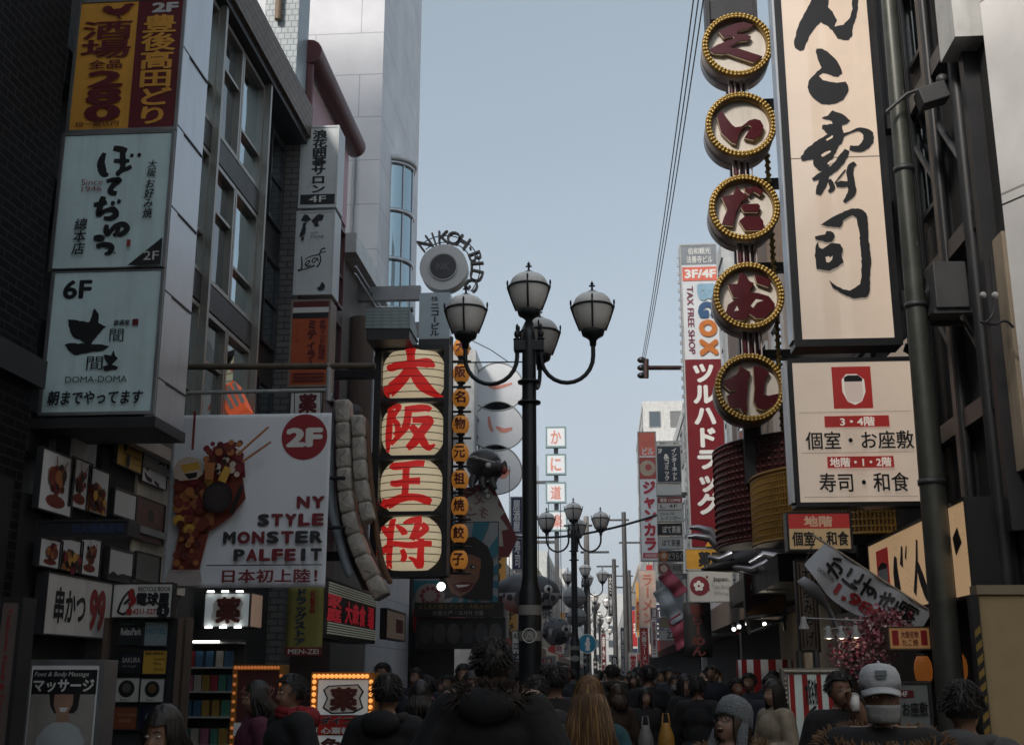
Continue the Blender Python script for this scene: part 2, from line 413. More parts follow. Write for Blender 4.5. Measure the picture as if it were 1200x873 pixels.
# ================================================================ the setting
ASPH = mat('asphalt', (.05, .05, .052), .8, var=.4, sc_=1.5, bump=.3, bscale=90)
g = MB(); g.poly([(-220, -100, -.05), (220, -100, -.05), (220, 420, -.05), (-220, 420, -.05)])
setp(g.build('ground', ASPH), kind='structure')
PAVE = brick('street_paving', (.11, .105, .1), (.08, .078, .075), (.03, .03, .03), .4, .2, .8)
m = bpy.data.materials.get('street_paving')
g = MB(); g.poly([(-3.6, -49, -.01), (2.4, -49, -.01), (2.4, 344, -.01), (-3.6, 344, -.01)]); setp(g.build('street', mat('street_stone', (.05, .049, .047), .75, var=.35, bump=.2)), kind='structure')
for x0, x1 in ((-5.2, -3.6), (2.4, 3.8)):
    g = MB(); g.box(x0, x1, -49, 344, -.04, .1); setp(g.build('pavement', mat('pavement_stone', (.07, .068, .065), .8, var=.3, bump=.2)), kind='structure')

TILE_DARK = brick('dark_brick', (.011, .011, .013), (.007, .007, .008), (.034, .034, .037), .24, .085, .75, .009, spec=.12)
TILE_GREY = brick('grey_tile', (.17, .165, .16), (.14, .136, .133), (.06, .06, .06), .24, .1, .5, .012)
TILE_WHITE = brick('white_mosaic_tile', (.4, .47, .5), (.37, .44, .47), (.2, .23, .25), .11, .11, .3, .009)
TILE_BROWN = brick('brown_tile', (.17, .12, .08), (.14, .1, .07), (.05, .04, .03), .24, .12, .5, .012)
PANELB = brick('white_wall_panel', (.76, .765, .79), (.74, .745, .77), (.48, .48, .51), 2.2, 1.1, .75, .012, .5, vmin=.9)
CONC = mat('weathered_concrete', (.3, .29, .27), .85, var=.35, sc_=1.2, bump=.3, dirt=.5)
BEIGE = mat('beige_render', (.42, .34, .25), .8, var=.25, sc_=1.2, bump=.2, dirt=.4)
BROWNW = mat('brown_render', (.14, .1, .075), .8, var=.3, sc_=1.2, bump=.2, dirt=.4)
CREAM = mat('cream_render', (.55, .5, .42), .75, var=.2, bump=.15, dirt=.4)
SOOT = mat('sooty_wall', (.018, .0175, .017), .8, var=.4, sc_=1.3, bump=.3)
REDC = mat('red_coping', (.1, .012, .014), .45, var=.3)
PINK = mat('pink_cladding', (.5, .27, .3), .5, var=.15, dirt=.3)
PLANT = mat('plastic_grey', (.4, .41, .41), .5, var=.2, dirt=.4)

def window(root, fr, u0, v0, u1, v1, fm=ALUD, gm=GLASS, t=.05, proud=.07, bars=(), name='window'):
    b = MB(); P = fr.P; n = fr.n * proud
    b.obox(P(u0, v0), fr.u * (u1 - u0), fr.v * t, n); b.obox(P(u0, v1 - t), fr.u * (u1 - u0), fr.v * t, n)
    b.obox(P(u0, v0 + t), fr.u * t, fr.v * (v1 - v0 - 2 * t), n); b.obox(P(u1 - t, v0 + t), fr.u * t, fr.v * (v1 - v0 - 2 * t), n)
    for k in bars: b.obox(P(u0 + t, v0 + (v1 - v0) * k - t * .35), fr.u * (u1 - u0 - 2 * t), fr.v * t * .7, n * .8)
    wn = b.build(name, fm, root)
    tw = random.uniform(-.012, .012)
    q = MB(); q.poly([P(u0 + t, v0 + t, .02 + tw), P(u1 - t, v0 + t, .02 - tw), P(u1 - t, v1 - t, .022 - tw), P(u0 + t, v1 - t, .022 + tw)]); q.build('pane', GLASSC if gm is GLASS and random.random() < .3 else gm, wn)
    return wn
def building(name, label, x0, x1, y0, y1, h, m, group=None):
    r = thing(name, label, 'building', ((x0 + x1) / 2, (y0 + y1) / 2, 0), group)
    part('wall', m, r, lambda b: b.box(x0, x1, y0, y1, 0, h))
    return r
def aircon(name, label, fr, u, v, w=.8, h=.6, d=.3, group='air conditioner units on the walls'):
    r = thing(name, label, 'air conditioner', fr.P(u, v), group)
    part('casing', DULL, r, lambda b: b.obox(fr.P(u - w / 2, v, .08), fr.u * w, fr.v * h, fr.n * d), .01)
    def grille(b):
        for i in range(5):
            rr = h * .4 * (i + 1) / 5
            b.tube([fr.P(u - w * .12 + rr * math.cos(t), v + h / 2 + rr * math.sin(t), d + .09) for t in [k * math.pi / 10 for k in range(21)]], .006, 4, False)
    part('fan_grille', DARK, r, grille)
    part('bracket', STEEL, r, lambda b: (b.obox(fr.P(u - w * .4, v - .04, 0), fr.u * .04, fr.v * .04, fr.n * (d + .1)), b.obox(fr.P(u + w * .36, v - .04, 0), fr.u * .04, fr.v * .04, fr.n * (d + .1))))

# ---- left: brick house beside the camera
XL, XR = -5.0, 3.6
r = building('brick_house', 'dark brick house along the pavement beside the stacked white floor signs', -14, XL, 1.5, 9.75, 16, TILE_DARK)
fl = FL(XL)
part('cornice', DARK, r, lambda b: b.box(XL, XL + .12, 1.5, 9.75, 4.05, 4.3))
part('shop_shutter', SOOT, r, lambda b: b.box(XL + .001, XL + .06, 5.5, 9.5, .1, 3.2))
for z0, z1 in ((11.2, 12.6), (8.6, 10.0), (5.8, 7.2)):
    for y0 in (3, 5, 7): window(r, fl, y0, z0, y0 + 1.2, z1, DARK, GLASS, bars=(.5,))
# pale recess behind the signs, with dark steel arms that carry the sign tower
r = thing('sign_bracket_wall', 'pale narrow wall strip with dark steel arms behind the stacked floor signs', 'building', (-5.6, 10.6, 0))
part('wall', mat('pale_render', (.5, .52, .53), .7, dirt=.4), r, lambda b: b.box(-7, -4.92, 10.5, 11.0, 3.2, 17))
for py in (82, 233, 397, 505):
    q = at(50, py, 10.15)
    part('steel_arm', DARK, r, lambda b: b.box(-5.75, at(74, 157, 10.05).x - .035, 10.0, 10.45, q.z - .2, q.z + .17))
part('base_wall', SOOT, r, lambda b: b.box(-7, XL, 9.76, 11.0, 0, 3.15))

# ---- left: glass fronted house
r = building('glass_fronted_house', 'three storey house with blue glass front under a brown tiled eave', -14, XL, 11.02, 17.18, 10.0, mat('dark_glazed_wall', (.014, .015, .016), .4, var=.3))
part('eave', TILE_BROWN, r, lambda b: b.box(-5.6, XL + .42, 11.0, 17.25, 10.0, 10.55))
part('eave_soffit', DARK, r, lambda b: b.box(-5.6, XL + .36, 11.05, 17.2, 9.9, 9.995))
BAYX = XL + .25
part('spandrel', DARK, r, lambda b: [b.box(XL, BAYX, 11.1, 15.2, z - .32, z) for z in (4.3, 6.25, 8.2)] and b.box(XL, XL + .2, 15.2, 17.2, 4.0, 4.3))
fb = FL(BAYX - .1)
LAL = mat('pale_window_metal', (.34, .33, .3), .35, .6, var=.15)
for z0, z1 in ((4.32, 5.9), (6.27, 7.85), (8.22, 9.85)):
    for i in range(4):
        y0 = 11.12 + i * 1.02
        window(r, fb, y0, z0, y0 + 1.0, z1, LAL, GLASSB if (i + int(z0)) % 2 else GLASS, .055, .1, bars=(.33,) if i % 2 else (.62,))
    for y0 in (15.35, 16.3): window(r, FL(XL), y0, z0 + .1, y0 + .75, z1 - .1, DARK, GLASSB, .04, .06, bars=(.5,))
part('mullion', LAL, r, lambda b: [b.box(BAYX, BAYX + .09, y - .035, y + .035, 3.9, 9.9) for y in (11.1, 13.15, 15.22)] and b.box(BAYX, BAYX + .1, 11.0, 15.3, 3.85, 3.98))
part('shop_front', SOOT, r, lambda b: b.box(XL, XL + .1, 11.1, 17.2, 0, 3.8))

# ---- left: tiled stair tower with the grey pier, red coped house, ledge house
r = building('tiled_house', 'tall grey mosaic tiled house behind the small stacked floor signs', -5.5, -4.92, 17.32, 18.0, 22, TILE_WHITE)
part('pier', TILE_GREY, r, lambda b: b.box(-5.12, -4.68, 17.2, 17.75, 0, 9.95))
part('drain_pipe', mat('rusty_pipe', (.2, .14, .09), .6), r, lambda b: b.tube([(-5.25, 17.25, 12.2), (-5.25, 17.25, 17)], .06))
for z in (4.2, 5.9, 7.4, 8.6):
    part('pier_arm', mat('arm_grey', (.22, .2, .19), .6), r, lambda b: b.box(-4.68, -4.36, 17.4, 17.7, z, z + .32))
part('plain_wall', PANELB, r, lambda b: b.box(-12, -5.502, 17.4, 18.0, 0, 22))
r = building('red_coped_house', 'house with dark red rolled coping and pink panel above the floor signs', -12, XL, 18.02, 21.7, 11.6, mat('maroon_wall', (.06, .012, .016), .5))
part('coping', REDC, r, lambda b: b.tube([(XL + .12, 17.95, 12.0), (XL + .12, 21.8, 12.0)], .22, 14))
part('coping_return', REDC, r, lambda b: b.tube([(XL + .1, 18.05, 11.9), (XL + .1, 18.05, 5.5)], .09, 8))
part('panel', PINK, r, lambda b: b.box(XL, XL + .04, 18.4, 21.6, 10.2, 11.7))
part('low_panel', PINK, r, lambda b: b.box(XL, XL + .04, 18.4, 19.2, 4.4, 10.1))
for z0 in (4.6, 6.5, 8.4): window(r, FL(XL), 19.3, z0, 21.4, z0 + 1.6, REDC, GLASSB, .06, .08, bars=(.4,))
r = building('ledge_house', 'narrow grey house with white roof ledge beside the tall white building', -12, XL, 21.72, 24.9, 9.6, mat('taupe_wall', (.2, .18, .165), .7, dirt=.3))
part('roof_ledge', WHITE, r, lambda b: b.box(-6, XL + .3, 21.4, 24.9, 9.6, 10.0))
part('rail', ALU, r, lambda b: [b.tube([(XL + .3, 21.4, z), (XL + .3, 24.9, z)], .02, 6) for z in (9.3, 9.15)])
part('flue', BROWNW, r, lambda b: b.tube([(XL + .2, 22.6, 8.6), (XL + .2, 22.6, 4.0)], .25, 12))
for z0 in (4.5, 6.3): window(r, FL(XL), 22.9, z0, 24.4, z0 + 1.3, DARK, GLASS, .05, .06)

r = building('white_tower_block', 'tall white panelled building with a dark curved glass bay', -16, XL, 25.0, 30.5, 26, PANELB)
part('parapet', WHITE, r, lambda b: b.box(-16.1, XL + .08, 24.95, 30.6, 26.02, 26.4))
def bay(b):
    b.lathe([(.56, 10.1), (.56, 13.8)], (-5.12, 27.0, 0), n=40)
part('glass_bay', GLASSB, r, bay)
part('bay_band', ALU, r, lambda b: [b.lathe([(.56, z), (.61, z), (.61, z + .1), (.56, z + .1)], (-5.12, 27.0, 0), n=40) for z in (10.0, 11.25, 12.5, 13.75)])
part('bay_mullion', ALU, r, lambda b: [b.tube([(-5.12 + .58 * math.cos(t), 27.0 + .58 * math.sin(t), 10.1), (-5.12 + .58 * math.cos(t), 27.0 + .58 * math.sin(t), 13.8)], .02, 6) for t in (-1.5, -.8, -.1, .6)])
part('bay_cap', WHITE, r, lambda b: b.lathe([(0.001, 13.98), (.65, 13.98), (.65, 13.86), (.001, 13.86)], (-5.12, 27.0, 0), n=40))
for z0 in (14, 18): window(r, FY(25.0), -9.5, z0, -8.6, z0 + 1.2, ALUD, GLASS, .05, .05)
part('vent_pipe', ALUD, r, lambda b: b.tube([(-5.6, 24.95, 10.5), (-5.6, 24.95, 14)], .04, 6))

# ---- left, farther on
def far_house(name, label, side, y0, y1, h, m, fl_h=3.0, sill=4.2, wide=1.3, every=2.4, front=False, group=None, gm=GLASS):
    x0, x1 = (-13, XL + random.uniform(-.15, .15)) if side < 0 else (XR + random.uniform(-.15, .15), 12)
    r = building(name, label, x0, x1, y0, y1, h, m, group)
    X = x1 if side < 0 else x0; fr = FL(X) if side < 0 else FRt(X)
    part('parapet', m, r, lambda b: b.box(x0 - .05, x1 + .05, y0 + .05, y1 - .05, h + .002, h + .5))
    part('shop_canopy', random.choice([DRED, DARK, BROWNW, RED, CREAM]), r, lambda b: b.box(X if side < 0 else X - .9, X + .9 if side < 0 else X, y0 + .3, y1 - .3, 2.7, 3.25))
    part('shop_front', SOOT, r, lambda b: b.box(X if side < 0 else X - .06, X + .06 if side < 0 else X, y0 + .4, y1 - .4, .1, 2.68))
    z = sill
    while z + 1.5 < h:
        y = y0 + .6
        while y + wide < y1 - .3:
            u = y if side < 0 else -y - wide
            window(r, fr, u, z, u + wide, z + 1.5, ALUD, gm, .05, .06, bars=(.5,))
            y += every
        if front and side > 0:
            for x in (x0 + .5, x0 + 2.3): window(r, FY(y0), x, z, x + 1.0, z + 1.4, ALUD, gm, .05, .06)
        if front and side < 0:
            for x in (x1 - 1.6, x1 - 3.2): window(r, FY(y0), x, z, x + 1.0, z + 1.4, ALUD, gm, .05, .06)
        z += fl_h
    return r
PALE = mat('pale_stucco', (.6, .6, .58), .75, var=.2, bump=.1, dirt=.3)
PALEG = mat('pale_grey_stucco', (.48, .5, .5), .75, var=.2, bump=.1, dirt=.3)
TAN = mat('tan_stucco', (.48, .38, .27), .75, var=.2, bump=.1, dirt=.3)
far_house('souvenir_shop_house', 'low dark house behind the octopus sculpture and the portrait billboard', -1, 31, 40, 5.6, SOOT)
far_house('oval_sign_house', 'pale house carrying the stack of big white oval signs', -1, 45.5, 52, 13.8, PALE, front=True)
far_house('pufferfish_house', 'grey stucco house behind the hanging pufferfish', -1, 54.1, 66, 6.5, PALEG)
far_house('crab_sign_house', 'white stucco house behind the four square crab signs', -1, 66.1, 84, 7.5, WHITE)
far_house('low_cream_house', 'cream house beyond the square crab signs', -1, 84.1, 108, 9, CREAM, every=3.2)
far_house('grey_end_house', 'pale grey block far down the street past the cream house', -1, 108.1, 150, 12, PALEG, every=4)
far_house('white_end_block', 'long white block closing the far left row of the street', -1, 150.1, 330, 14, PALE, every=12, wide=4)
# ---- right, farther on
far_house('drugstore_house', 'tall grey house behind the red drugstore blade sign', 1, 24.6, 33, 11.2, BROWNW, front=True)
far_house('internet_cafe_house', 'pale grey house carrying the column of small shop signs', 1, 33.1, 44, 13.5, PALEG, front=True)
far_house('karaoke_house', 'white house behind the karaoke blade sign', 1, 44.1, 58, 12, PALE, front=True)
far_house('tan_house', 'tan stucco house past the karaoke sign', 1, 58.1, 76, 11, TAN, front=True)
far_house('sunlit_cream_house', 'cream house down the street past the tan one', 1, 76.1, 100, 14, CREAM, every=3.2, front=True)
far_house('tall_far_tower', 'slim pale tower fading into haze over the right hand row', 1, 100.1, 122, 24, PALE, every=4, front=True)
far_house('far_tan_block', 'tan block beyond the slim hazy tower', 1, 122.1, 170, 12, TAN, every=5)
far_house('far_white_block', 'long white block closing the far right row of the street', 1, 170.1, 330, 13, PALE, every=12, wide=4)
r = building('cross_street_block', 'hazy white block closing the view at the far end of the street', -5, 14, 345, 360, 24, PALE)
for z in (5, 9, 13, 17):
    for x in (-3, 1, 5, 9): window(r, FY(345), x, z, x + 2, z + 2, ALUD, GLASS, .1, .1)
# ---- behind the camera: the street goes on
r = building('corner_house', 'unseen cream house across the street behind the viewpoint', -14, XL, -30, 1.4, 18.5, CREAM)  # unseen; height set by how much sun it keeps off the signs
r = building('corner_block', 'pale block on the street behind the viewpoint', XR + 2.2, 14, -30, 4, 14, PALE)
r = building('rear_block', 'tall unseen cream block closing the street behind the viewpoint', -16, 18, -62, -50, 27, CREAM)  # unseen; raised so the tall sushi sign mirrors it
for z in (4, 8, 12, 16):
    for x in (-8, -3, 2, 7): window(r, Fr((0, -50, 0), (-1, 0, 0), (0, 0, 1), (0, 1, 0)), -x - 2.6, z, -x, z + 1.9, ALUD, GLASS, .1, .1)

# ---- right: big house next to the camera
ang = R(30.6); dv = Vector((math.sin(ang), -math.cos(ang), 0)); c0 = Vector((XR - .05, 9.95, 0))
r = thing('white_clad_house', 'smooth white clad corner house rising beside the grey utility pole', 'building', (XR + 1, 9, 0))
wf = Fr(c0, dv, (0, 0, 1), (-math.cos(ang), -math.sin(ang), 0))
CLAD = brick('white_cladding', (.84, .82, .8), (.82, .8, .78), (.36, .34, .32), 3.4, 1.9, .35, .012, .3)
part('wall', CLAD, r, lambda b: b.prism(lambda a, c, d: Vector((a, c, 3.35 + d)), [(c0.x, c0.y), ((c0 + dv * 6).x, (c0 + dv * 6).y), (12, 4.8), (12, 10), (XR + .6, 10)], 0, 16))
part('joint', DARK, r, lambda b: [b.obox(wf.P(.0, z, 0), wf.u * 5.9, wf.v * .012, wf.n * .004) for z in (5.6, 7.9, 10.2, 12.5)])
part('base_wall', BROWNW, r, lambda b: b.prism(lambda a, c, d: Vector((a, c, d)), [(c0.x + .25, c0.y), ((c0 + dv * 6).x + .25, (c0 + dv * 6).y), (12, 4.8), (12, 9.9)], 0, 3.33))
r = building('service_house', 'dark sooty house with pipes and steel brackets behind the utility pole', XR, 12, 10.02, 13.6, 11.5, SOOT)
fs = FRt(XR)
part('upper_wall', PALE, r, lambda b: b.box(XR - .28, 12, 10.02, 10.5, 7.3, 15))
part('pipe', DARK, r, lambda b: [b.tube([(XR - .12, y, 2), (XR - .12, y, 11)], rr, 8) for y, rr in ((10.6, .07), (11.4, .045), (12.3, .06))])
part('steel_frame', DARK, r, lambda b: [b.box(XR - .14, XR, 10.3 + i, 10.42 + i, 2.8, 10.2) for i in (0, 1.2, 2.4)] and [b.box(XR - .13, XR - .001, 10.46, 12.6, z, z + .18) for z in (3.9, 5.6, 7.6, 9.1)])
part('steel_brace', DARK, r, lambda b: [b.tube([(XR - .08, 10.6, z), (XR - .08, 11.6, z + 1.1)], .04, 6) for z in (4.3, 6.2)] and [b.tube([(XR - .08, 11.5, z), (XR - .08, 12.8, z + 1.4)], .035, 6) for z in (4.6, 6.4)])
part('tan_panel', BEIGE, r, lambda b: b.box(XR - .05, XR - .002, 10.05, 10.9, 3.3, 5.4))
for z0 in (6.4, 8.2): window(r, fs, -12.4, z0, -11.55, z0 + 1.2, DARK, GLASSB, .05, .06)
aircon('air_conditioner', 'dusty air conditioner box on the dark wall behind the utility pole', Fr((XR - .1, 0, 0), (0, -1, 0), (0, 0, 1), (-1, 0, 0)), -10.95, 4.9, .55, .45)
r = building('sushi_house', 'dark sushi restaurant house behind the tall brush lettered sign', XR, 12, 13.62, 17.0, 12.5, SOOT)
part('beam', DARK, r, lambda b: [b.box(XR - .45, XR, 13.7, 16.8, z, z + .3) for z in (2.1, 6.9)])
part('shop_front', mat('dark_timber', (.03, .02, .015), .6), r, lambda b: b.box(XR - .1, XR, 13.8, 16.8, .1, 2.6))
for z0 in (4.5, 8.2): window(r, fs, -16.6, z0, -15.2, z0 + 1.4, DARK, GLASS, .05, .06)
r = building('drum_sign_house', 'house carrying the column of round gilt signs', XR, 12, 17.02, 24.5, 9.4, mat('warm_grey_wall', (.28, .24, .22), .7, dirt=.4))
part('canopy', DARK, r, lambda b: b.box(XR - 1.1, XR, 17.3, 24.2, 2.9, 3.3))
part('white_shop_wall', CREAM, r, lambda b: b.box(XR - .12, XR, 18, 21.5, .1, 2.7))
part('timber_shutter', TAN, r, lambda b: b.box(XR - .15, XR, 21.7, 24.2, .1, 2.7))
for z0 in (4.4, 6.9):
    for y in (18, 20.2, 22.4): window(r, fs, -y - 1.4, z0, -y, z0 + 1.6, ALUD, GLASSB, .05, .06, bars=(.5,))

# ---- the air of the street
g = MB(); g.box(-224, 224, -104, 424, -1.2, 28.5); hz = g.build('haze', bpy.data.materials.new('air')); setp(hz, kind='stuff')
hm = hz.data.materials[0]; hm.use_nodes = True; hn = hm.node_tree; hn.nodes.remove(hn.nodes['Principled BSDF']); pv = hn.nodes.new('ShaderNodeVolumePrincipled')
pv.inputs['Color'].default_value = (.82, .88, .95, 1); pv.inputs['Density'].default_value = .001; pv.inputs['Anisotropy'].default_value = .2
hn.links.new(pv.outputs[0], hn.nodes['Material Output'].inputs['Volume'])

# ---------------------------------------------------------------- street lamps
def make_lamp(label):
    Y = 12.4; zs = lambda py, px=620: at(px, py, Y).z
    x0 = at(620, 430, Y).x
    r = thing('street_lamp', label, 'street lamp', (x0, Y, 0), 'four globe street lamps down the street')
    IRON = mat('lamp_iron', (.022, .026, .03), .35, .3, var=.3, bump=.15, bscale=60)
    GLOBE = mat('frosted_globe', (.85, .84, .82), .28, var=.08, sc_=2)
    gp = GLOBE.node_tree.nodes['Principled BSDF']; gp.inputs['Subsurface Weight'].default_value = .85; gp.inputs['Subsurface Radius'].default_value = (.3, .3, .3); gp.inputs['Subsurface Scale'].default_value = .4
    FIT = mat('lamp_fitting_dark', (.03, .035, .04), .4, .4)
    part('pole', IRON, r, lambda b: b.lathe([(.0, .1), (.21, .1), (.21, .25), (.16, .32), (.13, 1.1), (.115, 1.75), (.12, 1.8), (.12, 2.42), (.095, 2.5), (.08, 2.6), (.076, zs(420)), (.07, zs(395)), (.05, zs(378)), (0, zs(378))], (x0, Y, 0), n=16))
    for py in (448, 472): part('collar', IRON, r, lambda b: b.lathe([(.07, zs(py) - .02), (.125, zs(py) - .012), (.125, zs(py) + .012), (.07, zs(py) + .02)], (x0, Y, 0), n=16))
    zb0, zb1 = zs(412), zs(400)
    part('bracket', IRON, r, lambda b: b.box(x0 - .165, x0 + .165, Y - .06, Y + .06, zb0, zb1), .008)
    for py, z in ((715, 0), (745, 0)): part('plate', mat('worn_plate', (.3, .3, .28), .5), r, lambda b: b.lathe([(.123, zs(py) - .05), (.124, zs(py) + .05)], (x0, Y, 0), n=20))
    def globe(cx, cy, cz, nm):
        s = .225
        gl = MB().lathe([(.0, -.2), (.13, -.19), (.165, -.12), (.2, -.02), (.219, .07), (.215, .11), (.19, .17), (.145, .215), (.08, .243), (0, .25)], (cx, cy, cz), n=28).build(nm, GLOBE, r)
        def cage(b):
            b.lathe([(.219, .065), (.232, .068), (.232, .088), (.219, .09)], (cx, cy, cz), n=28)
            for k in range(4):
                t = k * math.pi / 2 + .0
                u = Vector((math.cos(t), math.sin(t), 0)); o = Vector((cx, cy, cz))
                b.tube([o + u * .14 + Vector((0, 0, -.19)), o + u * .19 + Vector((0, 0, -.06)), o + u * .236 + Vector((0, 0, .08)), o + u * .236 + Vector((0, 0, .12))], [.011, .011, .011, .006], 6)
                b.ball(o + u * .238 + Vector((0, 0, .135)), (.012, .012, .035), 6, 5)
        MB.build((lambda b: (cage(b), b)[1])(MB()), 'cage', FIT, gl)
        def cup(b):
            b.lathe([(0, -.36), (.035, -.36), (.04, -.3), (.07, -.27), (.115, -.245), (.125, -.215), (.13, -.19), (.1, -.185), (0, -.185)], (cx, cy, cz), n=20)
        MB.build((lambda b: (cup(b), b)[1])(MB()), 'cup', FIT, gl)
        def fin(b):
            b.lathe([(.06, .243), (.05, .262), (.02, .27), (.012, .29), (.012, .34), (.022, .35), (.012, .365), (0, .39)], (cx, cy, cz), n=10)
            b.box(cx - .034, cx + .034, cy - .008, cy + .008, cz + .318, cz + .334)
        MB.build((lambda b: (fin(b), b)[1])(MB()), 'finial', FIT, gl)
    globe(x0, Y, zs(345), 'globe')
    zg = zs(370)
    for sx, sy in ((-1, 0), (1, 0), (.14, 1)):
        L = .70 if sy == 0 else .62
        d = Vector((sx, sy, 0)); d.normalize(); o = Vector((x0, Y, 0))
        globe(*(o + d * L + Vector((0, 0, zg - (.1 if sy else 0)))), 'globe')
        zt = zg - .34 - (.1 if sy else 0); a0 = .13; rad = (L - a0) / 2
        pts = [o + d * a0 + Vector((0, 0, zb0 + .14)), o + d * a0 + Vector((0, 0, zb0))]
        for k in range(13):
            t = math.pi * k / 12
            pts.append(o + d * (a0 + rad - rad * math.cos(t)) + Vector((0, 0, zb0 - .06 - rad * 1.05 * math.sin(t))))
        pts.append(o + d * L + Vector((0, 0, zt)))
        part('arm', IRON, r, lambda b: b.tube(pts, .024, 8))
        part('arm_finial', IRON, r, lambda b: (b.ball(o + d * a0 + Vector((0, 0, zb0 + .2)), (.035, .035, .05), 8, 6), b.ball(o + d * a0 + Vector((0, 0, zb0 + .27)), (.018, .018, .05), 8, 6), b.ball(o + d * a0 + Vector((0, 0, zb0 + .14)), (.045, .045, .02), 8, 6)))
    return r
lamp = make_lamp('tall black four globe street lamp standing clear against the sky')
part('emblem', WINK, lamp, lambda b: [b.tube([(lamp.location.x + .07 * math.cos(t), 12.4 - .127, 2.0 + .07 * math.sin(t)) for t in [k * math.pi / 12 for k in range(25)]], .006, 4, False), b.tube([(lamp.location.x + .04 * math.cos(t), 12.4 - .127, 1.99 + .04 * math.sin(t)) for t in [math.pi / 2 + k * 2 * math.pi / 3 for k in range(4)]], .006, 4, False)])
for px, Y, lb in ((674, 30.6, 'four globe street lamp rising from the crowd, second along the street'), (687, 48.5, 'pale hazy street lamp just beyond the grey round lanterns'), (697.5, 67, 'small far street lamp whose globes stand behind the blue round sign'), (703, 88, 'tiny street lamp fifth along the street'), (706, 112, 'tiniest street lamp far down the street')):
    c = copy_tree(lamp); c.location = (at(px, 760, Y).x, Y, 0); c['label'] = lb

# ================================================================ signs on the left
# ---- tower of three floor signs
SGD = 10.05
TW = 'floor signs stacked on the aluminium sign tower'
TEALW = mat('sign_white_blue', (.68, .88, .92), .22, var=.16, sc_=1.6, dirt=.22)
s = Sign('sign', 'ochre and dark red tavern sign with a rooster, topmost of the stacked floor signs', FY(SGD), (93, 2, 207, 152), .16, GOLD, ALUD, .03, group=TW)
s.rect(.565, 0, 1, 1, DRED)
s.text('2F', .70, .02, .96, .1, mat('pale_ink', (.6, .6, .6), .5), .06)
s.text('豊後高田どり', .62, .12, .96, .98, GOLD, .035, True)
s.text('酒場', .03, .15, .54, .45, DRED, .022, True)
s.text('全品', .13, .465, .46, .535, DRED, .025); s.text('280', .14, .55, .48, .94, DRED, .05, True); s.text('均一税込円', .06, .945, .48, .985, DRED, .02)
s.shape([(.22, .05), (.26, .035), (.3, .04), (.33, .065), (.4, .06), (.44, .03), (.5, .022), (.54, .035), (.5, .05), (.48, .085), (.43, .105), (.4, .112), (.4, .135), (.43, .145), (.36, .145), (.385, .135), (.37, .112), (.3, .1), (.24, .075), (.21, .075), (.225, .06)], DRED, 'rooster')
s.done()
s = Sign('sign', 'white eatery sign with brush kana and Since 1946, middle one of the stacked floor signs', FY(SGD), (74, 157, 193, 315), .16, TEALW, ALUD, .03, group=TW)
O = (65, 155, .18336)
s.brush([[(315, 135, 25), (292, 200, 50), (308, 265, 48), (340, 275, 18)], [(372, 105, 35), (420, 112, 42), (458, 122, 30)], [(375, 185, 25), (430, 188, 36), (475, 185, 22)], [(430, 120, 35), (432, 190, 38), (428, 240, 36), (402, 265, 32), (410, 280, 20)], [(420, 250, 24), (455, 238, 30), (488, 222, 26)], [(490, 152, 26)], [(538, 149, 26)],
         [(328, 318, 24), (370, 308, 32), (412, 310, 36), (370, 345, 36), (352, 385, 34), (395, 395, 30)],
         [(248, 468, 28), (290, 462, 34), (332, 450, 26)], [(312, 415, 36), (292, 470, 42), (280, 530, 38), (322, 505, 28), (372, 498, 38), (390, 530, 40), (350, 555, 34), (312, 550, 20)], [(370, 458, 30)], [(410, 446, 28)],
         [(332, 595, 26), (328, 630, 38), (340, 655, 28), (385, 605, 32), (440, 592, 36), (462, 622, 36), (430, 652, 34), (398, 662, 20)], [(412, 585, 26), (400, 640, 30), (375, 665, 22)],
         [(248, 680, 28), (285, 680, 46), (318, 688, 30)], [(265, 735, 26), (318, 722, 36), (362, 738, 40), (352, 770, 32), (318, 782, 14)], [(384, 776, 12)]], INK, org=O)
s.text('大阪', .8, .21, .885, .34, INK, .015, True, slant=.12); s.text('お好み焼', .79, .355, .88, .65, INK, .02, True, slant=.12)
s.text('Since', .2, .345, .4, .39, mat('faded_red', (.3, .06, .05), .5), .0); s.text('1946', .21, .4, .395, .44, mat('faded_red', (.3, .06, .05), .5), .0)
s.text('總本店', .17, .64, .29, .91, INK, .02, True, slant=.12)
s.rect(.675, .81, .71, .86, mat('faded_red', (.3, .06, .05), .5), 'seal')
s.shape([(.7, 1), (1, .8), (1, 1)], mat('sign_black', (.02, .022, .026), .35), 'corner_mark')
s.text('2F', .84, .9, .98, .965, mat('pale_ink', (.6, .6, .6), .5), .01)
s.done()
s = Sign('sign', 'white 6F tavern sign with brush characters and DOMA-DOMA, lowest of the stacked floor signs', FY(SGD), (62, 317, 180, 485), .16, TEALW, ALUD, .03, group=TW)
O = (45, 315, .1947)
s.text('6F', .09, .055, .36, .195, INK, .04)
s.trace([[(178, 308), (310, 322), (340, 240), (366, 275), (362, 325), (412, 350), (360, 400), (320, 455), (430, 465), (400, 490), (220, 520), (180, 490), (160, 460), (200, 448), (290, 452), (210, 410), (195, 380)], [(395, 520), (440, 525), (455, 490), (466, 525), (482, 540), (445, 580), (485, 595), (470, 610), (400, 615), (390, 590), (425, 580)]], INK, org=O, jag=.006)
s.text('間', .57, .42, .7, .51, INK, .0); s.text('間', .38, .615, .53, .71, INK, .0)
s.text('居酒家', .6, .355, .75, .395, INK, .03); s.rect(.775, .353, .83, .398, DRED, 'seal')
s.text('DOMA-DOMA', .2, .755, .77, .8, INK, .0)
s.text('朝までやってます', .05, .855, .92, .955, INK, .035, slant=.1)
s.done()
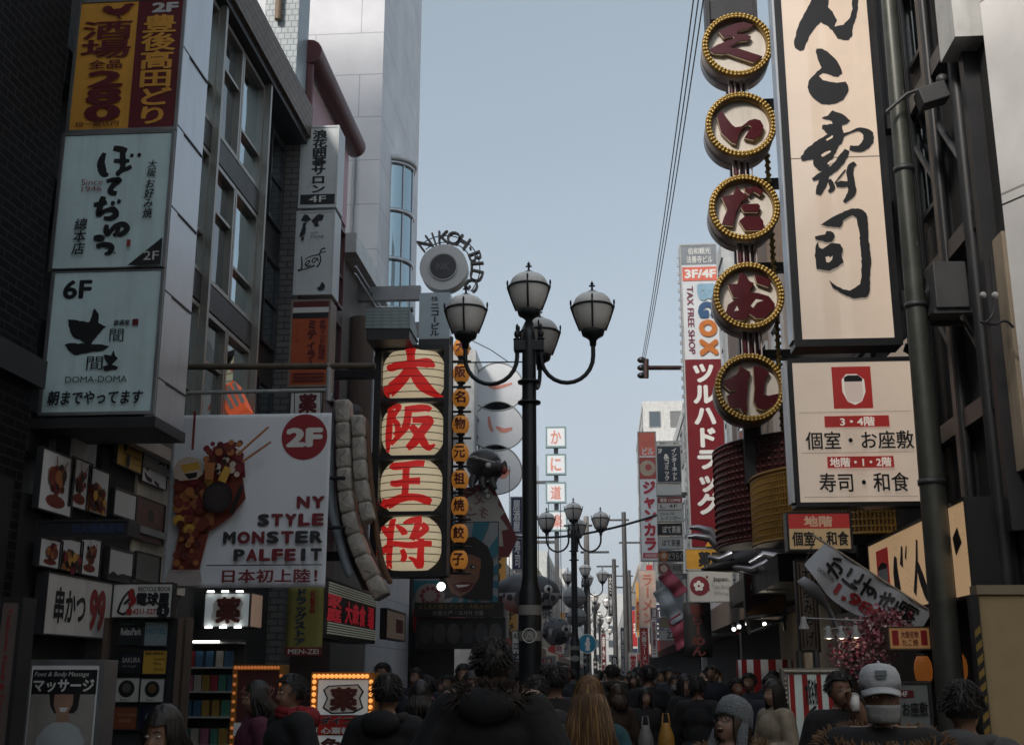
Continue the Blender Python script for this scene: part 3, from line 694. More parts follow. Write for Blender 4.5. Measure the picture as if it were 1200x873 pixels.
r = thing('sign_tower', 'tall aluminium clad sign tower that carries the stacked floor signs', 'sign tower', (-4.3, 10.5, 3.5))
q0 = at(93, 0, SGD); qx1 = at(210, 3, SGD).x; qx0 = at(74, 157, SGD).x; zt, zb = at(100, -60, SGD).z, at(100, 489, SGD).z
part('cladding', ALU, r, lambda b: b.box(qx0 - .03, qx1 + .07, SGD + .17, SGD + .74, zb, zt))
part('edge_trim', ALU, r, lambda b: b.box(qx1 - .02, qx1 + .08, SGD - .0, SGD + .168, zb, zt))
part('panel_joint', DARK, r, lambda b: [b.box(qx1 + .068, qx1 + .083, SGD + .001, SGD + .735, z, z + .014) for z in [zb + .35 + i * .83 for i in range(int((zt - zb) / .83))]])
part('foot_plate', DARK, r, lambda b: b.box(qx0 - .05, qx1 + .09, SGD - .02, SGD + .76, zb - .1, zb - .005))

# ---- small stacked floor signs on the grey pier
SM = 'small floor signs stacked on the grey tiled pier'
LGR = mat('sign_light_grey', (.66, .71, .73), .3, var=.1)
BOXW = mat('lightbox_side_white', (.62, .66, .68), .4, var=.1)
s = Sign('sign', 'white go salon sign with vertical black characters and a 4F strip', FY(17.2), (354, 149, 394, 243), .45, LGR, BOXW, .03, group=SM)
s.text('浪花囲碁サロン', .28, .03, .72, .84, INK, .045, True); s.rect(.0, .855, 1, .98, INK, 'strip'); s.text('4F', .25, .875, .75, .955, WINK, .01); s.done()
s = Sign('sign', 'white Leaf bar sign with black leaf ornaments and flowing script', FY(17.2), (348, 248, 389, 345), .45, LGR, BOXW, .03, group=SM)
O = (335, 240, .126)
s.brush([[(145, 480, 10), (150, 540, 14), (145, 600, 14), (112, 615, 24)], [(115, 612, 10), (180, 600, 10), (270, 565, 16)], [(180, 508, 8), (240, 480, 10), (310, 462, 12), (330, 420, 12), (368, 405, 16)], [(312, 455, 10), (345, 442, 10), (372, 438, 10)], [(190, 565, 10), (215, 545, 12), (222, 522, 10), (195, 530, 10), (182, 560, 12), (205, 575, 12), (235, 560, 8)], [(295, 505, 10), (265, 500, 10), (245, 525, 12), (265, 540, 10), (295, 500, 10), (300, 530, 10)], [(315, 460, 12), (325, 520, 12), (300, 570, 14), (285, 582, 12)]], INK, org=O)
s.trace([[(140, 150), (170, 95), (215, 105), (240, 140), (200, 160), (150, 155)], [(240, 150), (300, 95), (355, 95), (340, 150), (300, 165), (315, 200), (275, 210), (260, 175)], [(165, 175), (210, 165), (185, 200), (185, 270), (150, 300), (130, 310), (145, 250)], [(150, 310), (190, 270), (165, 340), (145, 335)], [(290, 780), (320, 760), (345, 720), (365, 750), (360, 790), (310, 798)]], INK, 'leaf', O, jag=.01)
s.text('cafe', .37, .245, .6, .265, STEEL, 0); s.text('Dining', .38, .285, .75, .33, STEEL, 0, slant=.3); s.done()
ORG = mat('sign_orange', (.5, .1, .03), .4, var=.15)
s = Sign('sign', 'orange Indian restaurant sign with a red white and black header', FY(17.2), (342, 352, 384, 453), .4, ORG, mat('sign_brown_case', (.3, .24, .2), .5), .03, group=SM)
s.rect(0, 0, 1, .07, DRED); s.rect(0, .07, 1, .135, WINK); s.rect(0, .135, 1, .2, INK)
s.text('ミティラー', .42, .22, .7, .82, DRED, .05, True, slant=.0); s.text('本格インド料理店', .76, .22, .95, .7, DRED, .03, True)
s.text('インド料理', .1, .26, .2, .5, RED, 0, True)
for b0 in (.86, .9, .94): s.rect(.08, b0, .95, b0 + .02, DRED)
s.done()
s = Sign('sign', 'small white medicine sign with a bordered brown character under the orange sign', FY(16.9), (340, 459, 378, 487), .12, WINK, DARK, .02, group=SM)
s.text('薬', .25, .05, .85, .95, DRED, .06); s.done()
r = thing('leaning_lightbox', 'tilted orange lit box wedged between window and banner', 'lit box', at(255, 478, 14.5))
c_ = at(262, 468, 14.5)
rm = Matrix.Rotation(R(-28), 3, 'Y')
part('casing', mat('box_grey', (.3, .3, .3), .5), r, lambda b: b.obox(c_ + rm @ Vector((-.24, .02, -.25)), rm @ Vector((.2, 0, 0)), Vector((0, .3, 0)), rm @ Vector((0, 0, .5))))
part('lit_face', mat('lit_orange', (.6, .1, .035), .5, em=.3), r, lambda b: b.obox(c_ + rm @ Vector((-.035, .02, -.25)), rm @ Vector((.25, 0, 0)), Vector((0, .3, 0)), rm @ Vector((0, 0, .42))))
part('lettering', WINK, r, lambda b: [b.obox(c_ + rm @ Vector((.02 + .08 * i, .01, -.16)), rm @ Vector((.05, 0, 0)), Vector((0, .008, 0)), rm @ Vector((0, 0, .3))) for i in range(3)])

# ---- horizontal pipes and the parfait banner
RUST = mat('rusty_metal', (.13, .1, .07), .6, .3, var=.5, sc_=8)
r = thing('banner_rig', 'rusty pipe frame that carries the dessert banner over the pavement', 'pipe frame', at(290, 460, 12.1))
qa, qb = at(198, 430, 12.1), at(440, 429, 12.1)
part('top_pipe', RUST, r, lambda b: b.tube([qa, qb], .035, 8))
qc, qd = at(196, 461, 12.1), at(383, 457, 12.1)
part('lower_pipe', PLANT, r, lambda b: b.tube([qc, qd], .022, 8))
part('hanger', PLANT, r, lambda b: (b.tube([at(386, 427, 12.1), at(385, 470, 12.1)], .035, 8), b.tube([at(200, 428, 12.1), at(200, 500, 12.1)], .03, 8)))
part('stay', DARK, r, lambda b: [b.tube([at(x, 460, 12.1), at(x, 487, 12.0)], .006, 5) for x in (212, 255, 300, 345, 376)])
CLOTH = mat('banner_cloth', (.8, .85, .92), .75, var=.07, sc_=2, bump=.25, bscale=6)
fb = FY(12.0)
fb.bend = lambda a, b: .003 * math.sin(a * 5 + 1) * math.sin(b * 2.2) + .0006 * math.sin(a * 13 + b * 4)
s = Sign('banner', 'large white dessert banner with a parfait picture and a red 2F disc', fb, (204, 487, 381, 688), .02, CLOTH, None, 0, 'banner', cloth=True, nsub=(40, 40), pname='cloth')
fb2 = s
RDISC = mat('banner_red', (.3, .016, .025), .5, var=.1)
def dch(s, L, m, **k):
    for x, y, rr in L: s.disc(x, y, rr, m, **k)
s.disc(.835, .14, .245, RDISC, 'disc'); s.text('2F', .72, .085, .95, .2, WINK, .07)
BD = mat('banner_dark_ink', (.03, .03, .035), .5); BR = mat('banner_maroon_ink', (.2, .02, .03), .5)
for t, a0, b0, b1 in (('NY', .8, .485, .555), ('STYLE', .565, .585, .655), ('MONSTER', .36, .685, .755), ('PALFEIT', .435, .785, .855)):
    n = len(t); step = (.985 - a0) / n
    for i, ch in enumerate(t): s.text(ch, a0 + step * i + step * (.06 if ch != 'I' else .32), b0, a0 + step * (i + 1) - step * (.06 if ch != 'I' else .32), b1, BR if (t == 'NY' or i in (1, 2, 3, 4)) and not (t == 'MONSTER' and i == 3) else BD, .075)
s.rect(.28, .874, .985, .88, BD, 'rule'); s.text('日本初上陸！', .38, .9, .96, .975, BR, .03)
TEA = mat('print_tea', (.2, .035, .02), .5); TEAD = mat('print_tea_dark', (.1, .02, .012), .5); CAR = mat('print_caramel', (.42, .16, .05), .5); CRM = mat('print_cream', (.6, .5, .42), .5)
YLW = mat('print_yellow', (.65, .38, .06), .5); CHO = mat('print_chocolate', (.02, .014, .014), .4); BERRY = mat('print_berry', (.22, .02, .03), .5); GLS = mat('print_glass', (.5, .45, .45), .4)
s.shape([(.09, .7), (.27, .7), (.24, .88), (.26, .97), (.22, .99), (.07, .99), (.03, .96), (.06, .88)], GLS, 'picture')
s.shape([(.1, .66), (.29, .66), (.24, .9), (.07, .9)], TEA, 'picture')
s.shape([(.05, .38), (.2, .34), (.34, .32), (.47, .36), (.5, .5), (.42, .6), (.3, .68), (.1, .67), (.05, .52)], TEA, 'picture'); s.shape([(.22, .36), (.25, .25), (.3, .19), (.37, .17), (.44, .22), (.48, .3), (.49, .38)], BERRY, 'picture')
rnd = random.Random(3)
for i in range(70):
    t = rnd.random(); y = .38 + .3 * t; hw = .15 - .06 * t; x = .18 + .09 * (1 - t) * .6 + rnd.uniform(-hw, hw)
    s.disc(x, y, rnd.uniform(.035, .06), rnd.choice([TEA, CAR, TEAD, CAR, TEA, YLW, BERRY]), 'picture', n=14)
for i in range(26):
    t = rnd.random(); s.disc(.16 + rnd.uniform(-.07, .07) + .02 * (1 - t), .68 + .22 * t, rnd.uniform(.02, .04), rnd.choice([TEA, TEAD, TEAD, CAR]), 'picture', n=12)
s.shape([(.05, .33), (.08, .28), (.13, .26), (.2, .27), (.23, .3), (.24, .36), (.2, .39), (.1, .4), (.06, .38)], CRM, 'picture'); s.shape([(.09, .31), (.2, .29), (.22, .33), (.12, .355)], YLW, 'picture'); s.shape([(.12, .36), (.2, .35), (.2, .38), (.15, .39)], CHO, 'picture')
for i in range(54): s.disc(.37 + rnd.uniform(-.12, .11), .27 + rnd.uniform(-.09, .11), rnd.uniform(.022, .045), rnd.choice([BERRY, TEA, CHO, CAR, CRM, TEAD, BERRY]), 'picture', n=9)
s.shape([(.25, .3), (.32, .3), (.31, .4), (.26, .4)], CAR, 'picture'); s.shape([(.38, .32), (.42, .34), (.39, .42), (.34, .4)], YLW, 'picture')
s.disc(.345, .5, .16, CHO, 'picture'); s.disc(.345, .5, .125, mat('print_biscuit', (.03, .02, .02), .6), 'picture'); s.shape([(.48, .43), (.505, .44), (.45, .6), (.42, .59)], CHO, 'picture')
s.shape([(.445, .255), (.63, .095), (.645, .1), (.455, .265)], CAR, 'picture'); s.shape([(.48, .295), (.655, .18), (.66, .19), (.49, .305)], CAR, 'picture'); s.shape([(.163, 0), (.178, 0), (.178, .225), (.163, .225)], BERRY, 'picture')
s.done()

# ---- wall of menu posters, shop plates
PH = [mat('poster_white', (.75, .78, .8), .35, var=.1), mat('poster_grey', (.55, .58, .59), .35, var=.1)]
def food(s, seed, tall):
    rnd = random.Random(seed)
    if tall:
        s.disc(.5, .82, s.W * .3, TEA, 'picture', ry=s.H * .11); s.shape([(.42, .5), (.58, .5), (.56, .8), (.44, .8)], TEA, 'picture')
        for i in range(22): s.disc(.5 + rnd.uniform(-.2, .2), .42 + rnd.uniform(-.16, .18), s.W * rnd.uniform(.05, .12), rnd.choice([TEA, BERRY, CHO, CAR, TEAD]), 'picture', n=10)
        s.shape([(.36, .05), (.39, .05), (.46, .3), (.43, .3)], BERRY, 'picture'); s.shape([(.7, .1), (.73, .12), (.58, .33), (.55, .32)], CAR, 'picture')
    else:
        s.shape([(.05, .98), (.1, .6), (.3, .38), (.5, .3), (.75, .42), (.95, .7), (.97, .98)], CAR, 'picture')
        for i in range(34): s.disc(.5 + rnd.uniform(-.36, .36), .72 + rnd.uniform(-.3, .24), s.W * rnd.uniform(.05, .13), rnd.choice([TEA, CHO, CAR, TEAD, YLW, BERRY, CHO]), 'picture', n=9)
fw_ = FL(XL + .12)
posters = [((50, 523, 82, 607), 1, 'tall skewered dessert poster at the dark brick corner, upper row'), ((84, 534, 103, 600), 1, 'goblet dessert poster between two others, upper row of the menu wall'), ((104, 545, 124, 606), 0, 'poster of a heaped fried dish ending the upper row'), ((47, 628, 70, 668), 1, 'poster of a round brown goblet, first of the lower row'), ((71, 628, 94, 672), 0, 'poster of a fried dish in the lower row beside the goblet'), ((95, 627, 115, 677), 1, 'slim goblet poster closing the lower row of menu pictures')]
for bx, tall, lb in posters:
    s = Sign('menu_poster', lb, fw_, bx, .05, PH[0], DARK, .012, 'poster', 'dessert menu posters on the wall'); food(s, bx[0], tall); s.done()
r = thing('shop_wall', 'cream painted shop wall panel that carries small floor plates and posters', 'wall', (XL, 12.5, 2.4))
part('wall', SOOT, r, lambda b: b.box(XL + .002, XL + .05, 10.3, 11.95, 2.8, 4.8))
part('plate_wall', CREAM, r, lambda b: b.box(XL + .101, XL + .13, 11.95, 13.6, 2.5, 4.95))
part('ledge', mat('grey_ledge', (.3, .3, .29), .6), r, lambda b: [b.box(XL + .131, XL + .2, 11.95, 13.6, z, z + .07) for z in (3.05, 3.75, 4.45)])
fp = FL(XL + .16)
GP = 'floor plates on the cream shop wall'
YP = mat('plate_yellow', (.6, .36, .05), .4, var=.1)
s = Sign('floor_plate', 'yellow bar plate with small black writing on the cream wall', fp, (139, 500, 165, 556), .04, YP, DARK, .01, 'sign', GP)
s.text('BAR & DINING', .1, .05, .9, .13, INK, .01); s.disc(.28, .33, .05, INK, 'emblem', ry=.09); s.text('Cocktail', .45, .25, .9, .33, INK, 0); s.text('Wine', .45, .38, .8, .45, INK, 0); s.text('SHOT BAR', .2, .6, .9, .68, INK, .01); s.disc(.4, .82, .04, INK, ry=.07); s.text('Open', .55, .8, .9, .87, INK, 0); s.done()
s = Sign('floor_plate', 'white plate with a sketched face and flowers on the cream wall', fp, (169, 512, 194, 575), .04, PH[0], DARK, .01, 'sign', GP)
s.brush([[(.55, .5, .01), (.7, .42, .02), (.85, .45, .02), (.8, .58, .015), (.62, .6, .015), (.55, .5, .01)], [(.1, .8, .03), (.2, .9, .05), (.4, .93, .04)], [(.15, .65, .04), (.22, .72, .05)], [(.5, .92, .03), (.7, .98, .04)]], INK, px=False)
s.text('since', .25, .22, .5, .27, INK, 0); s.done()
s = Sign('floor_plate', 'blank frosted plate in a dark frame on the cream wall', fp, (134, 570, 158, 612), .06, PH[1], DARK, .02, 'sign', GP); s.done()
s = Sign('floor_plate', 'dark red poster plate beside the blank frosted plate', fp, (161, 580, 190, 640), .04, mat('plate_maroon', (.06, .014, .012), .4), DARK, .01, 'sign', GP)
s.shape([(.2, .25), (.5, .15), (.8, .25), (.8, .5), (.2, .5)], mat('plate_rust', (.14, .03, .015), .4), 'picture'); s.disc(.5, .35, .1, INK, 'picture', ry=.07); s.text('Bar', .2, .78, .8, .88, mat('plate_gold', (.3, .16, .05), .4), 0); s.done()
s = Sign('floor_plate', 'frosted plate with a small town picture below the blank one', fp, (128, 640, 154, 684), .05, PH[1], DARK, .02, 'sign', GP)
s.shape([(0, .9), (.2, .75), (.4, .85), (.6, .78), (1, .8), (1, 1), (0, 1)], INK, 'picture'); s.done()
s = Sign('floor_plate', 'plain dark green plate below the dark red poster', fp, (160, 645, 186, 684), .05, mat('plate_green', (.08, .11, .1), .35), DARK, .01, 'sign', GP); s.done()

r = thing('projecting_lightbox', 'dark projecting beam sign with faint blue characters, unlit', 'sign', at(95, 620, 9.3))
s = Sign('projecting_beam_sign', 'dark unlit beam sign with faint blue characters before the menu posters', FY(9.4), (44, 610, 150, 628), .25, mat('beam_dark', (.018, .02, .026), .5), DARK, .015)
bpy.data.objects.remove(r)
s.text('炭火焼鳥酒場', .38, .12, .97, .88, mat('dull_blue', (.03, .05, .12), .5), .03); s.done()

# fascia over the skewer shop, bulb sign
SKW = mat('skewer_white', (.74, .74, .72), .5, var=.12, dirt=.2)
fx = FL(XL + .16); q0, q1 = fx.uv(56, 668), fx.uv(132, 688)
s = Sign('sign', 'white skewer shop fascia with black brush kana and a red price of 99', fx, (q0[0], q1[1] - .5, q1[0], q1[1] + .04), .1, SKW, DARK, .012, px=False)
s.text('串かつ', .12, .2, .58, .82, INK, .035); s.text('99', .64, .14, .9, .9, mat('price_red', (.35, .02, .025), .5), .06); s.text('円', .9, .72, .98, .92, mat('price_red', (.35, .02, .025), .5), .02); s.done()
s = Sign('sign', 'white lamp shop sign with a sketched bulb and phone number', FY(11.0), (133, 683, 201, 724), .1, SKW, DARK, .012)
s.text('RECYCLE BOOK', .42, .08, .98, .22, INK, .01); s.text('電球屋', .4, .25, .97, .66, INK, .06); s.text('4211-5272', .36, .75, .8, .92, mat('price_red', (.35, .02, .025), .5), .02)
s.brush([[(.1, .85, .02), (.16, .5, .02), (.28, .2, .015), (.36, .3, .015), (.33, .6, .015), (.22, .9, .02), (.1, .85, .02)], [(.2, .6, .02), (.32, .4, .03)]], INK, px=False); s.brush([[(.33, .15, .04), (.3, .35, .05), (.37, .5, .05), (.29, .65, .04)]], mat('price_red', (.35, .02, .025), .5), px=False); s.disc(.3, .84, .03, mat('price_red', (.35, .02, .025), .5)); s.disc(.88, .82, .06, INK, ry=.07); s.text('2', .865, .75, .9, .9, WINK, .02); s.done()
# plate grid under the bulb sign
PG = 'small shop plates in the dark directory under the lamp shop sign'
rt = thing('directory_board', 'dark upright directory board holding two columns of small shop plates', 'sign board', at(167, 860, 11.1))
qa, qb = at(132, 724, 11.12), at(200, 900, 11.12)
part('board', DARK, rt, lambda b: b.box(qa.x, qb.x, 11.12, 11.3, .1, qa.z))
part('post', BROWNW, rt, lambda b: [b.box(x, x + .05, 11.05, 11.119, .1, qa.z) for x in (qa.x - .05, qb.x, qb.x + .08)])
for bx, base, txts, lb in [((140, 727, 167, 755), (.012, .02, .026), [('RelaxPark', .08, .3, .95, .62, (.6, .6, .6), .03), ('healing', .1, .06, .6, .16, (.1, .25, .25), 0)], 'black plate with white script lettering, topmost in the directory'),
                           ((170, 728, 196, 757), (.25, .33, .36), [('HOTEL', .05, .25, .95, .5, (.06, .2, .3), .03), ('6F', .6, .7, .85, .88, (.3, .35, .36), .01)], 'pale plate with blue capitals in the directory'),
                           ((138, 762, 166, 788), (.014, .016, .024), [('SAKURA', .2, .3, .95, .55, (.4, .4, .42), .02), ('lounge', .25, .65, .8, .8, (.3, .3, .3), 0)], 'black plate reading SAKURA in the directory'),
                           ((168, 761, 195, 790), (.55, .34, .05), [('BAR DINING', .1, .06, .9, .18, (.01, .01, .01), .02), ('Cocktail', .45, .3, .95, .42, (.01, .01, .01), 0), ('Wine', .45, .5, .8, .62, (.01, .01, .01), 0), ('Shot', .5, .74, .9, .86, (.01, .01, .01), 0)], 'small yellow plate in the directory'),
                           ((134, 793, 163, 823), (.5, .52, .5), None, 'white plate with a dark round portrait, beside the brown one'),
                           ((165, 794, 192, 823), (.5, .52, .5), None, 'white plate with a brown oval emblem in the directory'),
                           ((132, 827, 160, 855), (.2, .06, .025), [('KITCHEN', .25, .3, .95, .4, (.4, .25, .15), 0), ('DINER', .3, .55, .8, .68, (.4, .25, .15), 0)], 'rust orange plate lowest in the directory'),
                           ((164, 826, 196, 856), (.01, .012, .03), [('Club', .2, .3, .8, .6, (.1, .15, .25), .01)], 'dark blue plate lowest in the directory')]:
    s = Sign('shop_plate', lb, FY(11.08), bx, .03, mat('plate_%d_%d' % bx[:2], base, .35, var=.1), DARK, .008, 'sign', PG)
    if txts is None: s.disc(.5, .45, s.W * .32, INK, ry=s.H * .36); s.disc(.5, .42, s.W * .17, mat('plate_emblem_%d' % bx[0], (.12, .11, .1) if bx[0] < 150 else (.14, .08, .03), .4), ry=s.H * .2); s.text('bar', .3, .88, .7, .95, INK, 0)
    else:
        for t, a0, b0, a1, b1, c, bo in txts: s.text(t, a0, b0, a1, b1, mat('ink_%.3f_%.3f_%.3f' % c, c, .5, var=0), bo)
    s.done()
# massage stand
s = Sign('massage_sign', 'standing white massage board with a smiling woman in a white top', FY(8.9), (33, 773, 108, 960), .25, mat('poster_cool', (.5, .53, .54), .4, var=.1, em=.05), ALUD, .04)
s.rect(.02, .03, .98, .2, INK); s.text('Foot & Body Massage', .05, .045, .85, .085, WINK, 0, slant=.2); s.text('マッサージ', .05, .095, .95, .185, WINK, .04)
s.shape([(.02, .2), (.98, .2), (.98, 1), (.02, 1)], mat('poster_beige', (.36, .34, .32), .5), 'picture')
SK = mat('print_skin', (.4, .24, .17), .5); HR = mat('print_hair', (.02, .015, .014), .5)
s.shape([(.3, .2), (.76, .2), (.74, .3), (.68, .33), (.4, .33), (.33, .28)], HR, 'picture'); s.shape([(.38, .2), (.66, .2), (.66, .27), (.6, .33), (.5, .355), (.42, .32), (.38, .27)], SK, 'picture'); s.shape([(.46, .29), (.6, .29), (.56, .32), (.49, .32)], WINK, 'picture'); s.shape([(.45, .34), (.62, .34), (.64, .4), (.42, .4)], SK, 'picture')
s.shape([(.15, 1), (.17, .5), (.3, .42), (.42, .39), (.62, .39), (.78, .43), (.88, .52), (.9, .75), (.8, .78), (.78, 1)], mat('print_shirt', (.5, .56, .6), .5), 'picture'); s.shape([(.79, .75), (.89, .75), (.86, .95), (.74, 1), (.72, .95)], SK, 'picture')
s.rect(.02, .55, .36, .75, mat('poster_grey', (.55, .58, .59), .35), 'notice'); s.text('駅前 徒歩 1分', .05, .67, .33, .72, INK, .02); s.text('60分 3000円', .05, .59, .33, .64, INK, .0)
s.done()
s = Sign('sign', 'narrow pale upright sign with dark lettering running downward beside the massage board', FY(8.2), (0, 700, 8, 900), .2, mat('poster_brown', (.17, .13, .12), .5, var=.15), DARK, .03)
s.text('Tsukumo Food & Drink', .35, .04, .62, .75, mat('price_red', (.35, .02, .025), .5), .02, turn=True); s.done()

# ---- drugstore entrance: lit medicine box, bulb framed boards, pennant
LEDW = mat('led_white', (1, .97, .9), .5, em=4, var=0)
KUS = mat('medicine_brown', (.09, .02, .014), .5, var=.1)
LITW = mat('lit_panel_bluewhite', (.55, .62, .64), .4, var=.05, em=.1)
s = Sign('sign', 'lit medicine shop box with a brown bordered character and LED edges', FY(14.0), (240, 694, 292, 735), .5, LITW, DARK, .015)
s.shape([(.18, .3), (.3, .1), (.8, .1), (.88, .3), (.82, .5), (.88, .75), (.7, .95), (.3, .95), (.14, .75), (.2, .5)], WINK, 'border'); s.text('薬', .25, .1, .82, .92, KUS, .06)
for i in range(3):
    x0, z1 = s.N(.05 + i * .33, -.035); x1, _ = s.N(.2 + i * .33, 0); s.get('led_strip', LEDW).obox(s.fr.P(x0, z1, .02), s.fr.u * (x1 - x0), s.fr.v * .02, s.fr.n * .02)
    x0, z1 = s.N(.05 + i * .33, 1.06); s.get('led_strip', LEDW).obox(s.fr.P(x0, z1, .02), s.fr.u * (x1 - x0), s.fr.v * .02, s.fr.n * .02)
x1_ = s.fr.P(s.u1 + .017, s.v0, 0); fr2 = Fr((x1_.x, 0, 0), (0, 1, 0), (0, 0, 1), (1, 0, 0))
s.get('side_face', mat('lit_side', (.5, .33, .24), .5, em=.12)).obox(Vector((x1_.x, 14.03, s.v0)), Vector((0, .44, 0)), Vector((0, 0, s.H)), Vector((.006, 0, 0)))
s.done()
bulbm = mat('bulb_glow', (1, .42, .1), .5, em=.55, var=0)
def bulb_board(name, label, Y, bx, paint, n, framec):
    s = Sign(name, label, FY(Y), bx, .16, LITW if paint != 'dark' else mat('board_dark_red', (.06, .01, .01), .5), framec, .05, 'sign', 'boards framed with yellow bulbs')
    b = MB()
    W, H = s.W + .05, s.H + .05
    for i in range(n):
        for u, v in ((s.u0 - .025 + W * i / n, s.v1 + .025), (s.u0 - .025, s.v0 + H * i / (n) - .02), (s.u1 + .025, s.v0 + H * i / n - .02)): b.ball(s.fr.P(u, v, .03), .017, 8, 5)
    b.build_pieces('bulb', bulbm if paint == 'lit' else mat('bulb_dim', (.9, .3, .08), .5, em=.12, var=0), s.root)
    return s
BF = mat('bulb_frame', (.3, .14, .02), .4, var=.2)
s = bulb_board('bulb_framed_board', 'bright medicine board with katakana, framed in yellow bulbs at the pavement', 9.0, (366, 788, 437, 893), 'lit', 13, BF)
s.shape([(.2, .08), (.8, .06), (.92, .16), (.85, .25), (.92, .38), (.72, .45), (.28, .46), (.1, .38), (.18, .25), (.1, .14)], INK, 'border'); s.shape([(.22, .095), (.78, .075), (.88, .16), (.82, .25), (.88, .37), (.7, .43), (.3, .44), (.14, .37), (.21, .25), (.14, .14)], WINK, 'border'); s.text('薬', .24, .1, .8, .42, KUS, .06)
s.rect(.02, .47, .98, .74, INK, 'band'); s.rect(.04, .48, .96, .735, RED, 'band'); s.text('ダイコク', .06, .49, .95, .6, WINK, .07); s.text('ダイコク', .065, .495, .945, .595, INK, .04); s.text('心斎橋店', .1, .63, .9, .72, WINK, .05)
s.text('免税', .1, .77, .95, .97, KUS, .06); s.done()
s = bulb_board('bulb_framed_board', 'dark red medicine board framed in yellow bulbs, partly behind the couple', 11.0, (274, 779, 327, 930), 'dark', 14, BF)
s.text('ダイコク', .08, .12, .92, .24, mat('dull_peach', (.3, .13, .1), .5), .04); s.brush([[(.5, .3, .05), (.45, .6, .06)]], RED, px=False); s.done()
s = Sign('hanging_banner', 'yellow green shop pennant with blurred dark kana and a red hem', FY(13.0), (338, 686, 377, 768), .02, mat('pennant_yellow', (.3, .28, .07), .7, var=.2, bump=.2, bscale=8), None, 0, 'banner', cloth=True, nsub=(6, 10), pname='cloth')
s.text('ドラッグストア', .2, .04, .55, .86, mat('pennant_blue', (.03, .06, .1), .5), .06, True); s.text('化粧品', .62, .06, .78, .4, RED, .03, True); s.rect(0, .88, 1, 1, mat('pennant_red', (.2, .02, .025), .6), 'hem'); s.text('MEN-ZEI', .08, .905, .92, .975, WINK, .02); s.done()
r = thing('price_card', 'small white price card on a stick by the dark bulb board', 'card', at(284, 873, 10.4))
part('card', WINK, r, lambda b: b.obox(at(273, 862, 10.4), Vector((.13, 0, 0)), Vector((0, .01, 0)), Vector((0, 0, .11))))
part('stick', STEEL, r, lambda b: b.tube([at(282, 861, 10.42), at(282, 1000, 10.42)], .008, 6))
r = thing('goods_rack', 'lit rack of boxed goods at the drugstore entrance behind the couple', 'rack', at(243, 860, 13.2))
xa, xb = at(212, 800, 13.2).x, at(276, 800, 13.2).x
part('back', mat('rack_back', (.06, .055, .05), .6), r, lambda b: b.box(xa, xb, 13.5, 13.53, .1, 2.0))
for z in (.5, .85, 1.15, 1.42, 1.68, 1.95): part('shelf', PLANT, r, lambda b: b.box(xa, xb, 13.2, 13.499, z, z + .02))
part('lamp_tube', mat('tube_lamp', (1, .97, .9), .5, em=2.5, var=0), r, lambda b: b.tube([(xa + .1, 13.17, 1.97), (xa + .42, 13.17, 1.97)], .012, 6))
rnd = random.Random(5); protos_ = []
for i, cc in enumerate(((.3, .04, .05), (.05, .12, .22), (.4, .38, .35), (.3, .2, .05), (.06, .2, .15), (.35, .12, .2))):
    protos_.append([MB().box(-.04, .04, -.04, .04, 0, .17), mat('goods_%d' % i, cc, .4), None, ('red', 'blue', 'white', 'amber', 'green', 'pink')[i]])
for z in (.87, 1.17, 1.44, 1.70):
    x = xa + .08
    while x < xb - .05:
        pr = rnd.choice(protos_)
        if pr[2] is None: pr[2] = o = pr[0].build('boxed_goods', pr[1]); setp(o, 'small %s boxed goods standing on the drugstore rack' % pr[3], 'box', pr[3] + ' boxed goods on the rack')
        else: o = pr[2].copy(); col.objects.link(o)
        o.location = (x, 13.28, z); x += rnd.uniform(.088, .12)
# neon sign of bars with red characters, on the house front
fn = FL(XL + .85)
NEON = mat('neon_tube_pale', (.6, .62, .5), .4, em=.05, var=0)
NR = mat('neon_red', (.6, .02, .04), .4, em=.1, var=0)
qa = fn.uv(381, 668); qb = fn.uv(440, 700); qz = fn.uv(440, 748)[1]
s = Sign('neon_sign', 'dark sign box with rows of pale neon bars and red neon characters', fn, (qa[0], qz - .1, qb[0], qa[1] - .1), .5, mat('neon_back', (.012, .012, .012), .5), DARK, .02, 'sign', px=False)
for k in range(5):
    for zz in (.06 + k * .045, .76 + k * .045): x0, z0 = s.N(.02, zz); s.get('neon_bar', NEON).tube([s.fr.P(x0, z0, .05), s.fr.P(x0 + s.W * .96, z0, .05)], .012, 6)
s.text('家庭', .04, .22, .3, .72, NR, .05, True, 'neon_lettering'); s.text('大衆食', .36, .28, .78, .72, NR, .05, name='neon_lettering'); s.text('酒場', .82, .28, .97, .72, NR, .05, True, 'neon_lettering'); s.done()
s = Sign('sign', 'small pale lit sign with a red mark between neon box and portrait billboard', FL(XL + 1.0), (453, 712, 474, 752), .12, mat('dim_lit', (.3, .22, .17), .5, em=.05), DARK, .03)
s.rect(.5, .25, .9, .75, DRED, 'mark'); s.rect(.55, .2, .95, .23, WINK, 'mark'); s.rect(.55, .78, .95, .81, WINK, 'mark'); s.done()

